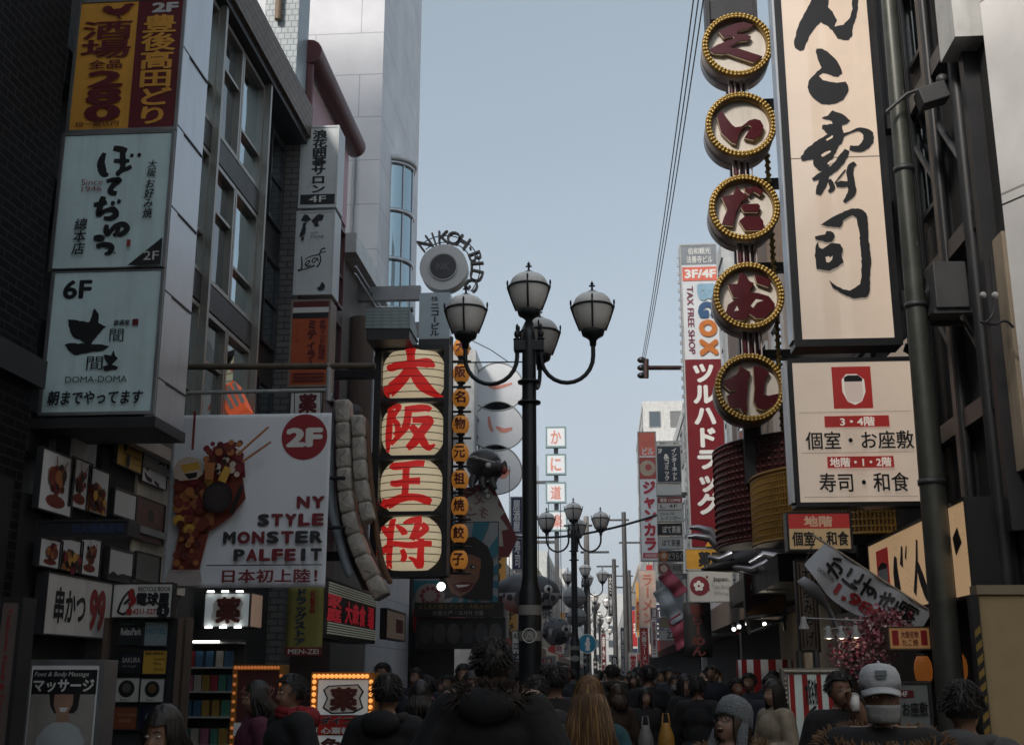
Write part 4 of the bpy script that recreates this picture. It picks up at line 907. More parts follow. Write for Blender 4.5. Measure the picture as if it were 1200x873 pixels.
# ---- giant dumpling plate
r = thing('dumpling_sculpture', 'giant plate of white dumplings mounted upright beside the big lanterns', 'sculpture', at(420, 690, 18.5))
DOUGH = mat('dumpling_dough', (.62, .57, .49), .4, var=.5, sc_=5, bump=.3, bscale=12); SEAR = mat('seared_dough', (.22, .11, .05), .6, var=.4)
PLT = mat('plate_glaze', (.42, .5, .56), .2, var=.1)
def run(L, Y, k=6): return [Vector(p) for p in smooth_line([tuple(at(x, y, Y)) for x, y in L], k)]
rimL = run(((398, 471), (389, 500), (386, 540), (388, 590), (395, 622), (404, 656), (412, 676)), 18.6)
part('plate', PLT, r, lambda b: b.tube(rimL, [.03] + [.075] * (len(rimL) - 2) + [.03], 10))
back = run(((412, 474), (407, 520), (408, 580), (420, 640), (440, 690)), 18.95)
part('plate_back', mat('plate_back_dark', (.06, .06, .065), .5), r, lambda b: b.tube(back, [.1] + [.2] * (len(back) - 2) + [.1], 10))
def soft(b, ctr_, rot, r, e=.45, n=20, m=12):
    vs = []
    sg = lambda x, p: math.copysign(abs(x) ** p, x)
    for i in range(m + 1):
        th = math.pi * i / m
        for j in range(n):
            ph = 2 * math.pi * j / n
            q = Vector((r[0] * sg(math.sin(th), e) * sg(math.cos(ph), e), r[1] * sg(math.sin(th), e) * sg(math.sin(ph), e), r[2] * sg(math.cos(th), e)))
            q *= 1 + .07 * mnoise.noise(q * 4 + ctr_ * 3)
            vs.append(ctr_ + rot @ q)
    b.add(vs, [(i * n + j, (i + 1) * n + j, (i + 1) * n + (j + 1) % n, i * n + (j + 1) % n) for i in range(m) for j in range(n)], True)
for L, ys_, wd in ((((403, 470), (405, 545), (408, 591), (418, 634), (433, 669), (449, 700)), 9, .125), (((421, 488), (423, 545), (427, 581), (434, 612)), 5, .105)):
    Q = run(L, 18.5, 12); tot = sum((q - p).length for p, q in zip(Q, Q[1:])); cuts, acc, k = [Q[0]], 0, 1
    for p, q in zip(Q, Q[1:]):
        acc += (q - p).length
        if acc >= tot * k / ys_ - 1e-4: cuts.append(q); k += 1
    for a, c in zip(cuts, cuts[1:]):
        mid = (a + c) / 2; Ln = (c - a).length / 2; ax = (a - c).normalized(); ex = Vector((ax.z, 0, -ax.x)).normalized(); rot = Matrix((ex, ax.cross(ex), ax)).transposed()
        part('dumpling', DOUGH, r, lambda b: (soft(b, mid, rot, (wd, .2, Ln * 1.02), .3), b.tube([mid + rot @ Vector((wd * .5 * math.sin(t * 3), -.2, Ln * .8 * math.cos(t))) for t in [k * math.pi / 8 for k in range(9)]], [.004, .012, .01, .014, .01, .013, .01, .012, .004], 5)))
edge_ = run(((430, 492), (433, 545), (438, 596), (445, 646), (451, 668), (458, 684)), 18.55)
part('seared_base', SEAR, r, lambda b: b.tube(edge_, [.02] + [.045] * (len(edge_) - 2) + [.015], 8))
part('bracket', DARK, r, lambda b: [b.tube([at(380, y, 18.3), at(405, y, 18.3)], .03, 6) for y in (560, 618)])

# ---- big paper lanterns
Yl = 20.0; LG = 'big lit lanterns stacked in the black frame'
LPAP = mat('lantern_paper', (.66, .55, .36), .6, em=.3, var=.08, sc_=2)
LRED = mat('lantern_red', (.55, .018, .015), .6, em=.3, var=.1)
r = thing('lantern_rack', 'tall black steel frame holding four big cream lanterns', 'frame', at(485, 680, Yl))
za, zb = at(485, 408, Yl).z, at(485, 676, Yl).z
xa, xb = at(447, 540, Yl).x, at(523, 540, Yl).x
part('post', BLACK, r, lambda b: (b.box(xa - .12, xa, Yl - .25, Yl + .6, zb, za), b.box(xb - .03, xb + .06, Yl - .25, Yl + .2, zb, za)))
part('cross_bar', BLACK, r, lambda b: [b.box(xa + .001, xb - .031, Yl - .2, Yl + .2, z - .05, z + .05) for z in (za - .04, zb + .04)] and [b.box(xa + .001, xb - .031, Yl - .2, Yl + .2, at(485, y, Yl).z - .035, at(485, y, Yl).z + .035) for y in (471.5, 538, 603)])
part('back_board', mat('sign_dark_back', (.02, .02, .02), .5), r, lambda b: b.box(xa + .001, xb - .031, Yl + .35, Yl + .38, zb, za))
part('wall_arm', BLACK, r, lambda b: [b.box(-5, xa - .125, Yl + .1, Yl + .25, z, z + .15) for z in (zb + .3, (za + zb) / 2, za - .5)])
K = .16046
Lanterns = [('大', (485, 440.5), (440, 400), [[(102, 195, 25), (130, 215, 60), (200, 205, 58), (320, 190, 56), (400, 185, 74), (445, 208, 18)], [(270, 72, 85), (276, 130, 60), (276, 200, 62), (240, 275, 78), (180, 335, 90), (110, 375, 90), (66, 345, 12)], [(276, 210, 60), (315, 280, 80), (365, 345, 90), (430, 390, 55), (500, 410, 8)]]),
            ('阪', (484, 505), (440, 400), [[(125, 515, 55), (120, 600, 52), (112, 720, 55), (96, 815, 26)], [(95, 515, 30), (140, 490, 45), (186, 500, 45), (150, 580, 32), (178, 630, 45), (182, 680, 40), (150, 700, 18)], [(230, 520, 46), (320, 512, 62), (380, 505, 55), (415, 520, 40)], [(262, 530, 52), (245, 640, 56), (200, 700, 46), (130, 770, 26)], [(290, 600, 40), (360, 596, 55), (410, 600, 62), (350, 690, 62), (300, 760, 62), (250, 800, 40)], [(280, 640, 46), (345, 720, 60), (395, 790, 46), (445, 765, 12)]]),
            ('王', (482.5, 571), (440, 535), [[(118, 68, 40), (160, 85, 62), (240, 80, 58), (320, 65, 54), (370, 65, 50)], [(245, 90, 52), (242, 200, 50), (235, 310, 52)], [(128, 208, 34), (180, 215, 50), (260, 200, 44), (345, 195, 52)], [(50, 335, 46), (110, 355, 66), (200, 322, 58), (300, 312, 50), (380, 330, 60), (418, 345, 46)]]),
            ('将', (481, 637), (440, 535), [[(140, 460, 50), (130, 560, 52), (122, 680, 50), (108, 820, 46)], [(50, 515, 26), (88, 550, 50), (120, 595, 34)], [(30, 718, 34), (80, 690, 50), (130, 645, 36)], [(220, 500, 16), (275, 480, 48), (350, 462, 46)], [(330, 475, 50), (318, 540, 46), (285, 620, 46)], [(352, 500, 40), (385, 535, 44), (360, 565, 46), (310, 610, 34)], [(168, 510, 18), (225, 560, 48), (235, 585, 40)], [(150, 645, 34), (270, 660, 46), (360, 648, 46), (425, 645, 40)], [(352, 610, 46), (348, 710, 48), (335, 800, 56), (300, 765, 34), (262, 745, 14)], [(215, 690, 34), (232, 740, 44), (212, 775, 28)]])]
for ch, (cx, cy), (ox, oy), st in Lanterns:
    c = at(cx, cy, Yl); hw = (at(cx + 36.5, cy, Yl).x - at(cx - 36.5, cy, Yl).x) / 2; hh = (at(cx, cy - 30.5, Yl).z - at(cx, cy + 30.5, Yl).z) / 2
    r = thing('paper_lantern', 'big cream lantern in the black frame bearing the red character ' + ch, 'lantern', (c.x, Yl, c.z - hh), LG)
    dep = .3
    def rad(v): return (1 - min(1, abs(v)) ** 3.2 * .42)
    prof = [(0.001, -1)] + [(rad(v) if abs(v) < 1 else rad(1), v) for v in [-1 + .1 * i for i in range(21)]] + [(0.001, 1)]
    def body(b):
        n = 40; vs = []
        for rr, v in prof:
            for j in range(n):
                t = 2 * math.pi * j / n; vs.append(Vector((c.x + hw * rr * math.cos(t), Yl + dep * rr * math.sin(t), c.z + hh * v)))
        b.add(vs, [(i * n + j, i * n + (j + 1) % n, (i + 1) * n + (j + 1) % n, (i + 1) * n + j) for i in range(len(prof) - 1) for j in range(n)], True)
    part('shade', LPAP, r, body)
    def ribs(b):
        for v in (-.72, -.44, -.16, .12, .4, .68):
            rr = rad(v) + .004
            b.tube([(c.x + hw * rr * math.cos(t), Yl + (dep * rr + .006) * math.sin(t), c.z + hh * v) for t in [math.pi + math.pi * k / 24 for k in range(25)]], .0075, 5, False)
    part('rib', DARK, r, ribs)
    fr = FY(Yl)
    def bend(a, b, c=c, hw=hw, hh=hh):
        x = (a - c.x) / hw; v = (b - c.z) / hh; rr = rad(v); q = min(.995, abs(x) / rr); return dep * rr * math.sqrt(max(0, 1 - q * q)) + .004
    s = Sign.__new__(Sign); s.fr = fr; s.parts = {}; s.k = .004; s.root = r; s.u0, s.v0, s.W, s.H = 0, 0, 1, 1
    s.v1 = 1
    fr.bend = bend
    old = fr.uv
    s.brush(st, LRED, org=(ox, oy, K), nw=4, rough=.03); s.done()
# ---- column of small orange lanterns
r = thing('lantern_stand', 'slim black stand with short shelves for nine small orange lanterns', 'stand', at(541, 672, 21.0))
part('post', BLACK, r, lambda b: b.tube([at(540, 395, 21.25), at(540, 672, 21.25)], .05, 8))
part('side_post', BLACK, r, lambda b: b.tube([at(529, 395, 21.1), at(529, 672, 21.1)], .035, 6))
SO = mat('small_lantern_orange', (.62, .24, .04), .55, em=.16, var=.08)
ys = [408, 438, 467, 498, 531, 562, 593, 625, 656]
part('shelf', BLACK, r, lambda b: [b.tube([at(528, y + 15.5, 21.0), at(552, y + 15.5, 21.0)], .022, 6) for y in [393] + ys])
for y, ch in zip(ys, '大阪名物元祖焼餃子'):
    px = 541 - (y - 408) * .012
    c = at(px, y, 21.0); rr = .155
    l = thing('small_lantern', 'small orange lantern on the slim stand bearing the dark red character ' + ch, 'lantern', (c.x, c.y, c.z - .18), 'small orange lanterns on the slim stand')
    part('shade', SO, l, lambda b: b.lathe([(.001, -.16), (.09, -.16), (.13, -.12), (rr, -.04), (rr, .04), (.13, .12), (.09, .16), (.001, .16)], c, n=24))
    part('cap', BLACK, l, lambda b: [b.lathe([(.001, z), (.08, z), (.08, z + .03), (.001, z + .03)], c, n=14) for z in (-.19, .16)])
    fr = FY(21.0); fr.bend = lambda a, b, c=c: math.sqrt(max(.0, .157 ** 2 - (a - c.x) ** 2)) + .004
    s = Sign.__new__(Sign); s.fr = fr; s.parts = {}; s.k = .003; s.root = l; s.u0, s.v0, s.W, s.H, s.v1 = c.x - .1, c.z - .11, .2, .22, c.z + .11
    s.text(ch, 0, 0, 1, 1, DRED, .04); s.done()
# ---- roof tiles and the round building sign
r = thing('tiled_canopy', 'small green tiled roof over the lantern frame', 'canopy', at(455, 392, 19.6))
a, b_ = at(429, 361, 19.8), at(480, 361, 19.8); a2, b2 = at(428, 385, 19.2), at(481, 385, 19.2)
GRT = brick('green_roof_tile', (.1, .16, .14), (.08, .13, .115), (.02, .03, .03), .16, .09, .4, .012)
part('roof', GRT, r, lambda b: b.add([a2, b2, b_, a, a2 + Vector((0, .9, .0)), b2 + Vector((0, .9, 0)), b_ + Vector((0, .5, 0)), a + Vector((0, .5, 0))], [(0, 1, 2, 3), (4, 7, 6, 5), (0, 4, 5, 1), (3, 2, 6, 7), (0, 3, 7, 4), (1, 5, 6, 2)]))
part('eave', DARK, r, lambda b: b.box(a2.x + .02, b2.x - .02, 19.22, 20.1, a2.z - .2, a2.z - .005))
part('ridge', GRT, r, lambda b: b.tube([a + Vector((-.03, .2, .03)), b_ + Vector((.03, .2, .03))], .05, 8))
part('board', mat('dull_cream_board', (.4, .36, .28), .6, var=.2), r, lambda b: b.box(at(434, 395, 20.3).x, at(478, 395, 20.3).x, 20.7, 20.75, at(455, 410, 20.3).z, a2.z - .2))
Yn = 23.0
r = thing('building_sign', 'white building blade sign topped by a ring of capitals round a dark disc', 'sign', at(509, 410, Yn))
ca = at(519.5, 313, Yn); z0, z1 = at(509, 397, Yn).z, at(509, 343, Yn).z; x0, x1 = at(491, 370, Yn).x, at(527, 370, Yn).x
ra = at(519.5 + 28, 313, Yn).x - ca.x
LBL = mat('sign_ice_white', (.5, .6, .64), .35, var=.08)
part('blade', LBL, r, lambda b: b.box(x0, x1, Yn, Yn + .35, z0, z1))
part('head', mat('sign_head_white', (.66, .68, .68), .35, var=.08), r, lambda b: b.lathe([(.001, 0), (ra, 0), (ra, .34), (.001, .34)], (ca.x, Yn, ca.z), (0, 1, 0), 40, False) or b.box(x0 + .001, ca.x, Yn + .01, Yn + .33, z1 + .003, ca.z))
part('disc', mat('disc_dark', (.03, .03, .036), .3), r, lambda b: b.lathe([(.001, -.02), (ra * .55, -.02), (ra * .55, .0)], (ca.x, Yn, ca.z), (0, 1, 0), 32, False))
part('disc_ring', ALUD, r, lambda b: b.lathe([(ra * .55, -.001), (ra * .55, -.03), (ra * .6, -.03), (ra * .6, -.001)], (ca.x, Yn, ca.z), (0, 1, 0), 32, False))
fr = FY(Yn - .03)
s = Sign.__new__(Sign); s.fr = fr; s.parts = {}; s.k = .004; s.root = r; s.u0, s.v0, s.W, s.H, s.v1 = ca.x - ra, ca.z - ra, 2 * ra, 2 * ra, ca.z + ra
s.text('NK', .36, .42, .64, .58, mat('disc_letter', (.12, .12, .13), .3, .5), .02)
s.done()
txt = 'NIKOH·BLDG'
def ringtxt(b):
    for i, ch in enumerate(txt):
        t = R(126 - i * 17.6); rr = ra * 1.22
        Vv, Fc, _ = glyphs(ch); xm = (min(p[0] for p in Vv) + max(p[0] for p in Vv)) / 2
        hgt = .29; o = Vector((ca.x + rr * math.cos(t), Yn + .06, ca.z + rr * math.sin(t))); up = Vector((math.cos(t), 0, math.sin(t))); rt_ = Vector((math.sin(t), 0, -math.cos(t)))
        f_ = [o + rt_ * ((x - xm) * hgt / .72) + up * (y * hgt / .72 - .05) for x, y in Vv]; k_ = [p + Vector((0, .12, 0)) for p in f_]
        n = len(f_); b.add(f_ + k_, list(Fc) + [tuple(n + j for j in q[::-1]) for q in Fc])
        cnt = {}
        for q in Fc:
            for u_, v_ in zip(q, q[1:] + q[:1]): cnt[(min(u_, v_), max(u_, v_))] = cnt.get((min(u_, v_), max(u_, v_)), 0) + 1
        b.add(f_ + k_, [(e[0], e[1], n + e[1], n + e[0]) for e, c in cnt.items() if c == 1])
part('ring_lettering', mat('letter_bronze', (.09, .085, .085), .4, .4), r, ringtxt)
part('letter_rail', STEEL, r, lambda b: [b.tube([(ca.x + rr * math.cos(t), Yn + .15, ca.z + rr * math.sin(t)) for t in [R(132 - k * 6) for k in range(30)]], .012, 5) for rr in (ra * 1.2, ra * 1.5)])
s = Sign.__new__(Sign); s.fr = FY(Yn); s.parts = {}; s.k = .004; s.root = r; s.u0, s.v0, s.W, s.H, s.v1 = x0, z0, x1 - x0, z1 - z0, z1
s.text('株', .38, .08, .62, .2, INK, .0); s.text('ニコービル', .36, .22, .68, .95, INK, .03, True); s.done()
part('arm', ALUD, r, lambda b: [b.box(-5, x0, Yn + .1, Yn + .25, z, z + .3) for z in (z1 - .1, z0 + .1)])
part('base', DARK, r, lambda b: b.box(x0, x1, Yn + .001, Yn + .34, z0 - .5, z0 - .003))

# ---- big white oval signs far down the left row
Yo = 47.0
for i, (cx, cy, ch, lb) in enumerate(((583, 453, '道', 'topmost big white oval sign with a faint salmon stroke'), (583, 499, 'に', 'white oval sign with two clear salmon strokes, second from the top'), (580, 550, 'ほ', 'white oval sign half behind the octopus head'))):
    c = at(cx, cy, Yo); r = thing('oval_sign', lb, 'sign', (c.x, Yo, c.z - 1.1), 'white oval signs stacked on the pale house')
    def prof_(b):
        pts = [(1.1 * math.cos(t) * (1 - .12 * math.sin(t)), 1.02 * math.sin(t)) for t in [2 * math.pi * k / 40 for k in range(40)]]
        b.prism(lambda a, e, d: Vector((c.x + a, Yo - d, c.z + e)), pts, -.06, 0)
    part('panel', mat('oval_white', (.66, .68, .7), .35, var=.06), r, prof_)
    part('rim', mat('oval_rim', (.3, .31, .29), .5), r, lambda b: b.tube([(c.x + 1.1 * math.cos(t) * (1 - .12 * math.sin(t)), Yo, c.z + 1.02 * math.sin(t)) for t in [2 * math.pi * k / 40 for k in range(41)]], .03, 6, False))
    s = Sign.__new__(Sign); s.fr = FY(Yo); s.parts = {}; s.k = .01; s.root = r; s.u0, s.v0, s.W, s.H, s.v1 = c.x - 1, c.z - 1, 2, 2, c.z + 1
    SAL = mat('salmon_print', (.62, .24, .18), .5, var=.2)
    s.brush([[[(.25, .42, .08), (.45, .52, .16), (.8, .44, .08)]], [[(.32, .3, .1), (.35, .5, .14), (.4, .62, .1)], [(.48, .52, .1), (.62, .6, .2), (.8, .56, .1)]], [[(.5, .55, .2), (.66, .62, .3), (.78, .5, .2)]]][i], SAL, px=False, nw=3); s.done()
    part('arm', STEEL, r, lambda b: b.box(XL - .2, c.x - .8, Yo + .05, Yo + .2, c.z - .1, c.z + .1))
# ---- four square signs
Yk = 78.0
for ch, cy, cx, nm in (('か', 512, 651.5, 'topmost'), ('に', 544, 651.5, 'second'), ('道', 577, 651.5, 'third'), ('楽', 610, 653, 'lowest')):
    a, c = at(cx - 12.2, cy - 12, Yk), at(cx + 12.2, cy + 12, Yk)
    s = Sign('square_sign', 'white square crab restaurant sign in a grey teal frame, %s of the column' % nm, FY(Yk), (a.x, c.z, c.x, a.z), .4, mat('square_white', (.66, .68, .7), .35, var=.06), mat('teal_frame', (.16, .25, .26), .5), .11, 'sign', 'four square signs on one mast', px=False)
    s.text(ch, .2, .12, .8, .9, mat('salmon_print', (.62, .24, .18), .5), .03); s.done()
r = thing('sign_mast', 'thin mast carrying the four square crab signs', 'mast', (at(640, 700, Yk).x, Yk + .6, 3))
qa = at(651, 505, Yk); part('mast', STEEL, r, lambda b: b.box(qa.x - .15, qa.x + .15, Yk + .45, Yk + .6, 4, qa.z)); part('arm', STEEL, r, lambda b: [b.box(XL, qa.x - .151, Yk + .45, Yk + .6, z, z + .2) for z in (6, 10, 14)])

# ---- octopus, its board
Yc = 27.0
r = thing('octopus_sculpture', 'dark brown octopus head with a headband above its takoyaki museum board', 'sculpture', at(570, 570, Yc))
OCT = mat('octopus_skin', (.04, .03, .028), .35, var=.4, sc_=5, bump=.2); c = at(567, 544, Yc)
part('head', OCT, r, lambda b: (b.ball(c, (.42, .4, .36), 24, 14), b.ball(c + Vector((.16, -.05, -.12)), (.32, .34, .27), 18, 12)))
part('headband', mat('headband_cloth', (.42, .38, .33), .7), r, lambda b: b.tube([c + Vector((.425 * math.cos(t), .41 * math.sin(t), .04 - .1 * math.cos(t))) for t in [2 * math.pi * k / 32 for k in range(33)]], .03, 6, False))
part('knot', mat('headband_cloth', (.42, .38, .33), .7), r, lambda b: (b.ball(c + Vector((-.2, -.38, .1)), (.1, .05, .035), 8, 6), b.ball(c + Vector((-.08, -.41, .06)), (.08, .05, .03), 8, 6)))
part('snout', mat('octopus_snout', (.1, .07, .06), .5, var=.3), r, lambda b: b.tube([c + Vector((.3, -.2, -.12)), c + Vector((.46, -.26, -.12)), c + Vector((.52, -.28, -.12))], [.12, .1, .15], 14))
part('mouth', mat('octopus_mouth', (.35, .05, .04), .5), r, lambda b: b.ball(c + Vector((.5, -.3, -.2)), (.06, .1, .1), 10, 8))
part('eye', WINK, r, lambda b: b.ball(c + Vector((.14, -.36, -.08)), (.07, .05, .08), 10, 8))
part('tentacle', OCT, r, lambda b: [b.tube([c + Vector((-.2 + .22 * i, -.1, -.3)), c + Vector((-.26 + .24 * i, -.22, -.48)), c + Vector((-.22 + .26 * i, -.3, -.62))], [.12, .09, .05], 10) for i in range(3)])
q = [at(540, 575, Yc), at(578, 566, Yc), at(604, 625, Yc), at(604, 650, Yc), at(545, 650, Yc)]
fr = FY(Yc + .05)
s = Sign('museum_board', 'cream and red leaning board reading takoyaki museum kana under the octopus', fr, (540, 560, 606, 650), .02, False, None, 0)
def pxs(L): return [s.fr.uv(*p) for p in L]
s.get('board', mat('board_red', (.16, .02, .022), .5, var=.2)).prism(lambda a, b, c: fr.P(a, b, c), pxs([(538, 574), (575, 563), (606, 630), (596, 652), (540, 655)]), -.12, 0)
s.shape(pxs([(545, 585), (572, 570), (578, 580), (584, 582), (584, 592), (592, 600), (586, 606), (596, 620), (588, 622), (590, 640), (548, 640)]), mat('board_cream', (.45, .42, .36), .5), 'burst', False)
for ch, px, py in (('コ', 557, 575), ('ナ', 561, 587), ('モ', 566, 600), ('ン', 552, 600)):
    a, c = s.fr.uv(px - 6, py - 6), s.fr.uv(px + 7, py + 6); Vv, Fc, _ = glyphs(ch); k = s.lift()
    s.get('lettering', BR).add([s.fr.P(a[0] + (c[0] - a[0]) * x + .12 * (y - .4), c[1] + (a[1] - c[1]) * (y + .1) - .16 * (x - .5), k) for x, y in Vv], Fc)
for px, py in ((567, 569), (570, 575), (572, 581)): a = s.fr.uv(px, py); s.shape([(a[0] + .07 * math.cos(t), a[1] + .07 * math.sin(t)) for t in [k * math.pi / 6 for k in range(12)]], INK, 'seal', False); s.shape([(a[0] + .055 * math.cos(t), a[1] + .055 * math.sin(t)) for t in [k * math.pi / 6 for k in range(12)]], WINK, 'seal', False)
s.done()
# ---- portrait billboard, souvenir shop boards
Yp = 24.0
s = Sign('portrait_billboard', 'teal and white sunburst billboard of a dark haired woman in orange glasses', FY(Yp), (486, 612, 584, 708), .12, mat('burst_white', (.32, .35, .37), .5, var=.08), DARK, .01, 'billboard')
TL = mat('burst_teal', (.03, .19, .25), .5, var=.1)
cxn, cyn = .62, .72
for k in range(13):
    t0, t1 = k * 2 * math.pi / 13, (k + .52) * 2 * math.pi / 13
    def edge(t):
        dx, dy = math.cos(t), math.sin(t); m_ = min(((1 if dx > 0 else 0) - cxn) / dx if abs(dx) > 1e-6 else 9, ((1 if dy > 0 else 0) - cyn) / dy if abs(dy) > 1e-6 else 9); return cxn + dx * m_, cyn + dy * m_
    pts = [(cxn, cyn), edge(t0)]
    for (qx, qy) in ((0, 0), (1, 0), (1, 1), (0, 1)):
        tt = math.atan2(qy - cyn, qx - cxn) % (2 * math.pi)
        if t0 < tt < t1: pts.append((qx, qy))
    pts.append(edge(t1)); s.shape(pts, TL, 'ray')
FSK = mat('portrait_skin', (.24, .12, .08), .5, var=.1)
s.shape([(.3, .95), (.32, .5), (.4, .32), (.55, .2), (.72, .18), (.88, .3), (.95, .5), (.94, .95), (.7, .95), (.5, .9)], HR, 'picture')
s.shape([(.38, .42), (.48, .33), (.68, .34), (.8, .45), (.78, .68), (.68, .84), (.55, .92), (.45, .86), (.38, .7)], FSK, 'picture')
s.shape([(.36, .5), (.4, .34), (.55, .28), (.7, .32), (.82, .46), (.68, .4), (.5, .38), (.42, .44)], HR, 'picture')
for a_ in (.5, .7): s.disc(a_, .55, .17, mat('glasses_orange', (.4, .14, .03), .4), 'picture', ry=.13); s.disc(a_, .55, .135, FSK, 'picture', ry=.1); s.disc(a_, .55, .06, HR, 'picture', ry=.04); s.disc(a_ + .01, .55, .02, WINK, 'picture')
s.shape([(.58, .55), (.62, .55), (.63, .66), (.57, .67)], mat('portrait_shade', (.18, .085, .055), .5), 'picture')
s.shape([(.46, .76), (.6, .73), (.72, .75), (.66, .83), (.56, .86), (.48, .82)], mat('portrait_lips', (.14, .02, .025), .4), 'picture'); s.shape([(.5, .77), (.68, .765), (.63, .79), (.53, .8)], WINK, 'picture')
s.disc(.2, .9, .3, mat('portrait_medal', (.3, .25, .24), .5), 'picture', ry=.25)
for i in range(10): s.disc(.2 + .1 * math.cos(i * .63), .9 + .09 * math.sin(i * .63), .045, BR, 'picture', n=8)
s.done()
s = Sign('shop_fascia', 'dark souvenir shop fascia with yellow and white lettering under the portrait', FY(Yp - .05), (486, 706, 590, 722), .3, mat('fascia_dark', (.018, .014, .014), .5), DARK, .01)
s.text('よしもと芸人グッズ・大阪みやげ', .04, .08, .9, .48, mat('dull_yellow', (.22, .15, .04), .5), .02); s.text('大阪土产・오사카 선물', .2, .58, .78, .95, mat('dull_white', (.3, .3, .3), .5), .01); s.done()
s = Sign('picture_board', 'very dark shop picture board with faint portraits under the souvenir fascia', FY(Yp), (488, 724, 592, 760), .2, mat('board_black', (.02, .02, .022), .4), DARK, .02)
for i in range(6): s.disc(.1 + .16 * i, .5, .13, mat('board_grey%d' % (i % 3), (.05 + .02 * (i % 3),) * 3, .5), 'picture', ry=.2)
s.done()
s = Sign('sign', 'narrow white menu strip with dark letters beside the lamp post', FY(25.2), (600, 739, 610, 775), .06, WINK, DARK, .01)
for t, b0 in (('AS', .05), ('ZZ', .4), ('+', .68)): s.text(t, .1, b0, .9, b0 + .2, INK, .03)
s.rect(.1, .9, .9, .97, mat('strip_blue', (.03, .05, .2), .5)); s.done()
r = thing('spot_lamp', 'small round glowing spot lamp below the portrait billboard', 'lamp', at(517, 694, 23.5))
c = at(517, 687, 23.4); part('bulb', mat('spot_glow', (1, .98, .95), .5, em=2.2, var=0), r, lambda b: b.ball(c, .085, 16, 10)); part('arm', DARK, r, lambda b: b.tube([c + Vector((0, .08, 0)), c + Vector((0, .5, .05))], .02, 6))
# ---- blue plate signs, upright
for bx, Y, t, lb in (((598, 582, 613, 626), 40, '居酒屋', 'upper dark blue upright sign with white characters beside the lamp post'), ((600, 630, 613, 668), 39, '寿司', 'lower dark blue upright sign with white characters beside the lamp post')):
    s = Sign('sign', lb, FY(Y), bx, .2, mat('navy', (.02, .03, .09), .4), PLANT, .04, group='dark blue upright signs'); s.text(t, .15, .05, .85, .95, WINK, .03, True); s.done()

# ---- pufferfish lanterns hung over the street
def puffer(label, px, py, Y, L, Hh, dark, face=1, spots=0):
    c = at(px, py, Y)
    r = thing('pufferfish_lantern', label, 'lantern', (c.x, c.y, c.z - Hh), 'giant pufferfish lanterns hung over the street')
    WH = mat('fish_white', (.52, .55, .56), .4, var=.15, sc_=2)
    DK = mat('fish_dark', (.07, .075, .085), .4, var=.2)
    ncol, n = 28, 24
    def shell(top):
        b = MB(); vs = []
        for i in range(ncol + 1):
            t = i / ncol; x = (t - .5) * 2
            rr = (max(0, 1 - abs(x) ** 2.4)) ** .5
            if x < -.35: rr = max(.16, rr * (1 - .5 * ((-x - .35) / .65)))
            for j in range(n + 1):
                a = (math.pi * (j / n)) if top else (math.pi + math.pi * j / n)
                a = a + (-.3 * math.cos(a) * 0)
                vs.append(c + Vector((face * x * L, -math.cos(a) * Hh * rr * .9, math.sin(a) * Hh * rr + (.12 * Hh if top else .12 * Hh))))
        fs = [(i * (n + 1) + j, (i + 1) * (n + 1) + j, (i + 1) * (n + 1) + j + 1, i * (n + 1) + j + 1) for i in range(ncol) for j in range(n)]
        return b.add(vs, fs, True)
    shell(True).build('back', DK if dark else WH, r); shell(False).build('belly', WH, r)
    fx_ = face * L
    part('tail', DK, r, lambda b: b.prism(lambda a, e, d: c + Vector((-fx_ * .95 - face * a, d, e)), [(0, -.1), (.15, -.12), (.4, -.35), (.42, 0), (.4, .35), (.15, .12), (0, .12)], -.04, .04))
    part('fin', DK, r, lambda b: b.prism(lambda a, e, d: c + Vector((face * a * L, -Hh * .9 + d, e)), [(.1, -.05), (-.15, .1), (-.25, -.1), (-.12, -.3)], -.05, .02))
    part('eye', WINK, r, lambda b: b.lathe([(.0001, .04), (.1, .03), (.13, 0)], c + Vector((fx_ * .68, -Hh * .72, Hh * .28)), (face * .45, -1, .15), 18))
    part('pupil', INK, r, lambda b: b.lathe([(.0001, .07), (.05, .06), (.06, .03)], c + Vector((fx_ * .68, -Hh * .72, Hh * .28)), (face * .45, -1, .15), 14))
    if spots:
        rnd = random.Random(spots)
        def sp(b):
            for i in range(26):
                x = rnd.uniform(-.7, .8); a = rnd.uniform(math.pi * 1.02, math.pi * 1.6) if dark else rnd.uniform(math.pi * .55, math.pi * 1.25)
                rr = (1 - abs(x) ** 2.4) ** .5 * (1 if x > -.35 else .8); p = c + Vector((face * x * L, -abs(math.cos(a - math.pi)) * Hh * rr * .93, math.sin(a) * Hh * rr * 1.02 * (1 if dark else -1) * (1 if dark else -1) + .12 * Hh)); p.y -= .015
                nrm = Vector((0, (p - c).y, (p - c).z - .12 * Hh)).normalized(); b.lathe([(.0001, .02), (rnd.uniform(.06, .13), .0)], p, nrm, 9, False)
        part('spot', DK, r, sp)
    part('mouth', mat('fish_lip', (.3, .2, .18), .5), r, lambda b: b.ball(c + Vector((fx_ * .985, -.0, -.02)), (.06, .14, .07), 10, 8))
    part('wire', DARK, r, lambda b: [b.tube([c + Vector((x, 0, Hh)), c + Vector((x, 0, Hh + 3.2))], .01, 4) for x in (-L * .4, L * .4)])
    return r
puffer('white pufferfish lantern with a dark back and round eye above the crowd', 614, 698, 34, 1.05, .55, True, 1, 4)
puffer('rounder grey pufferfish lantern with dark blotches on its back, hung low', 651, 742, 33, .42, .36, False, 1, 7)

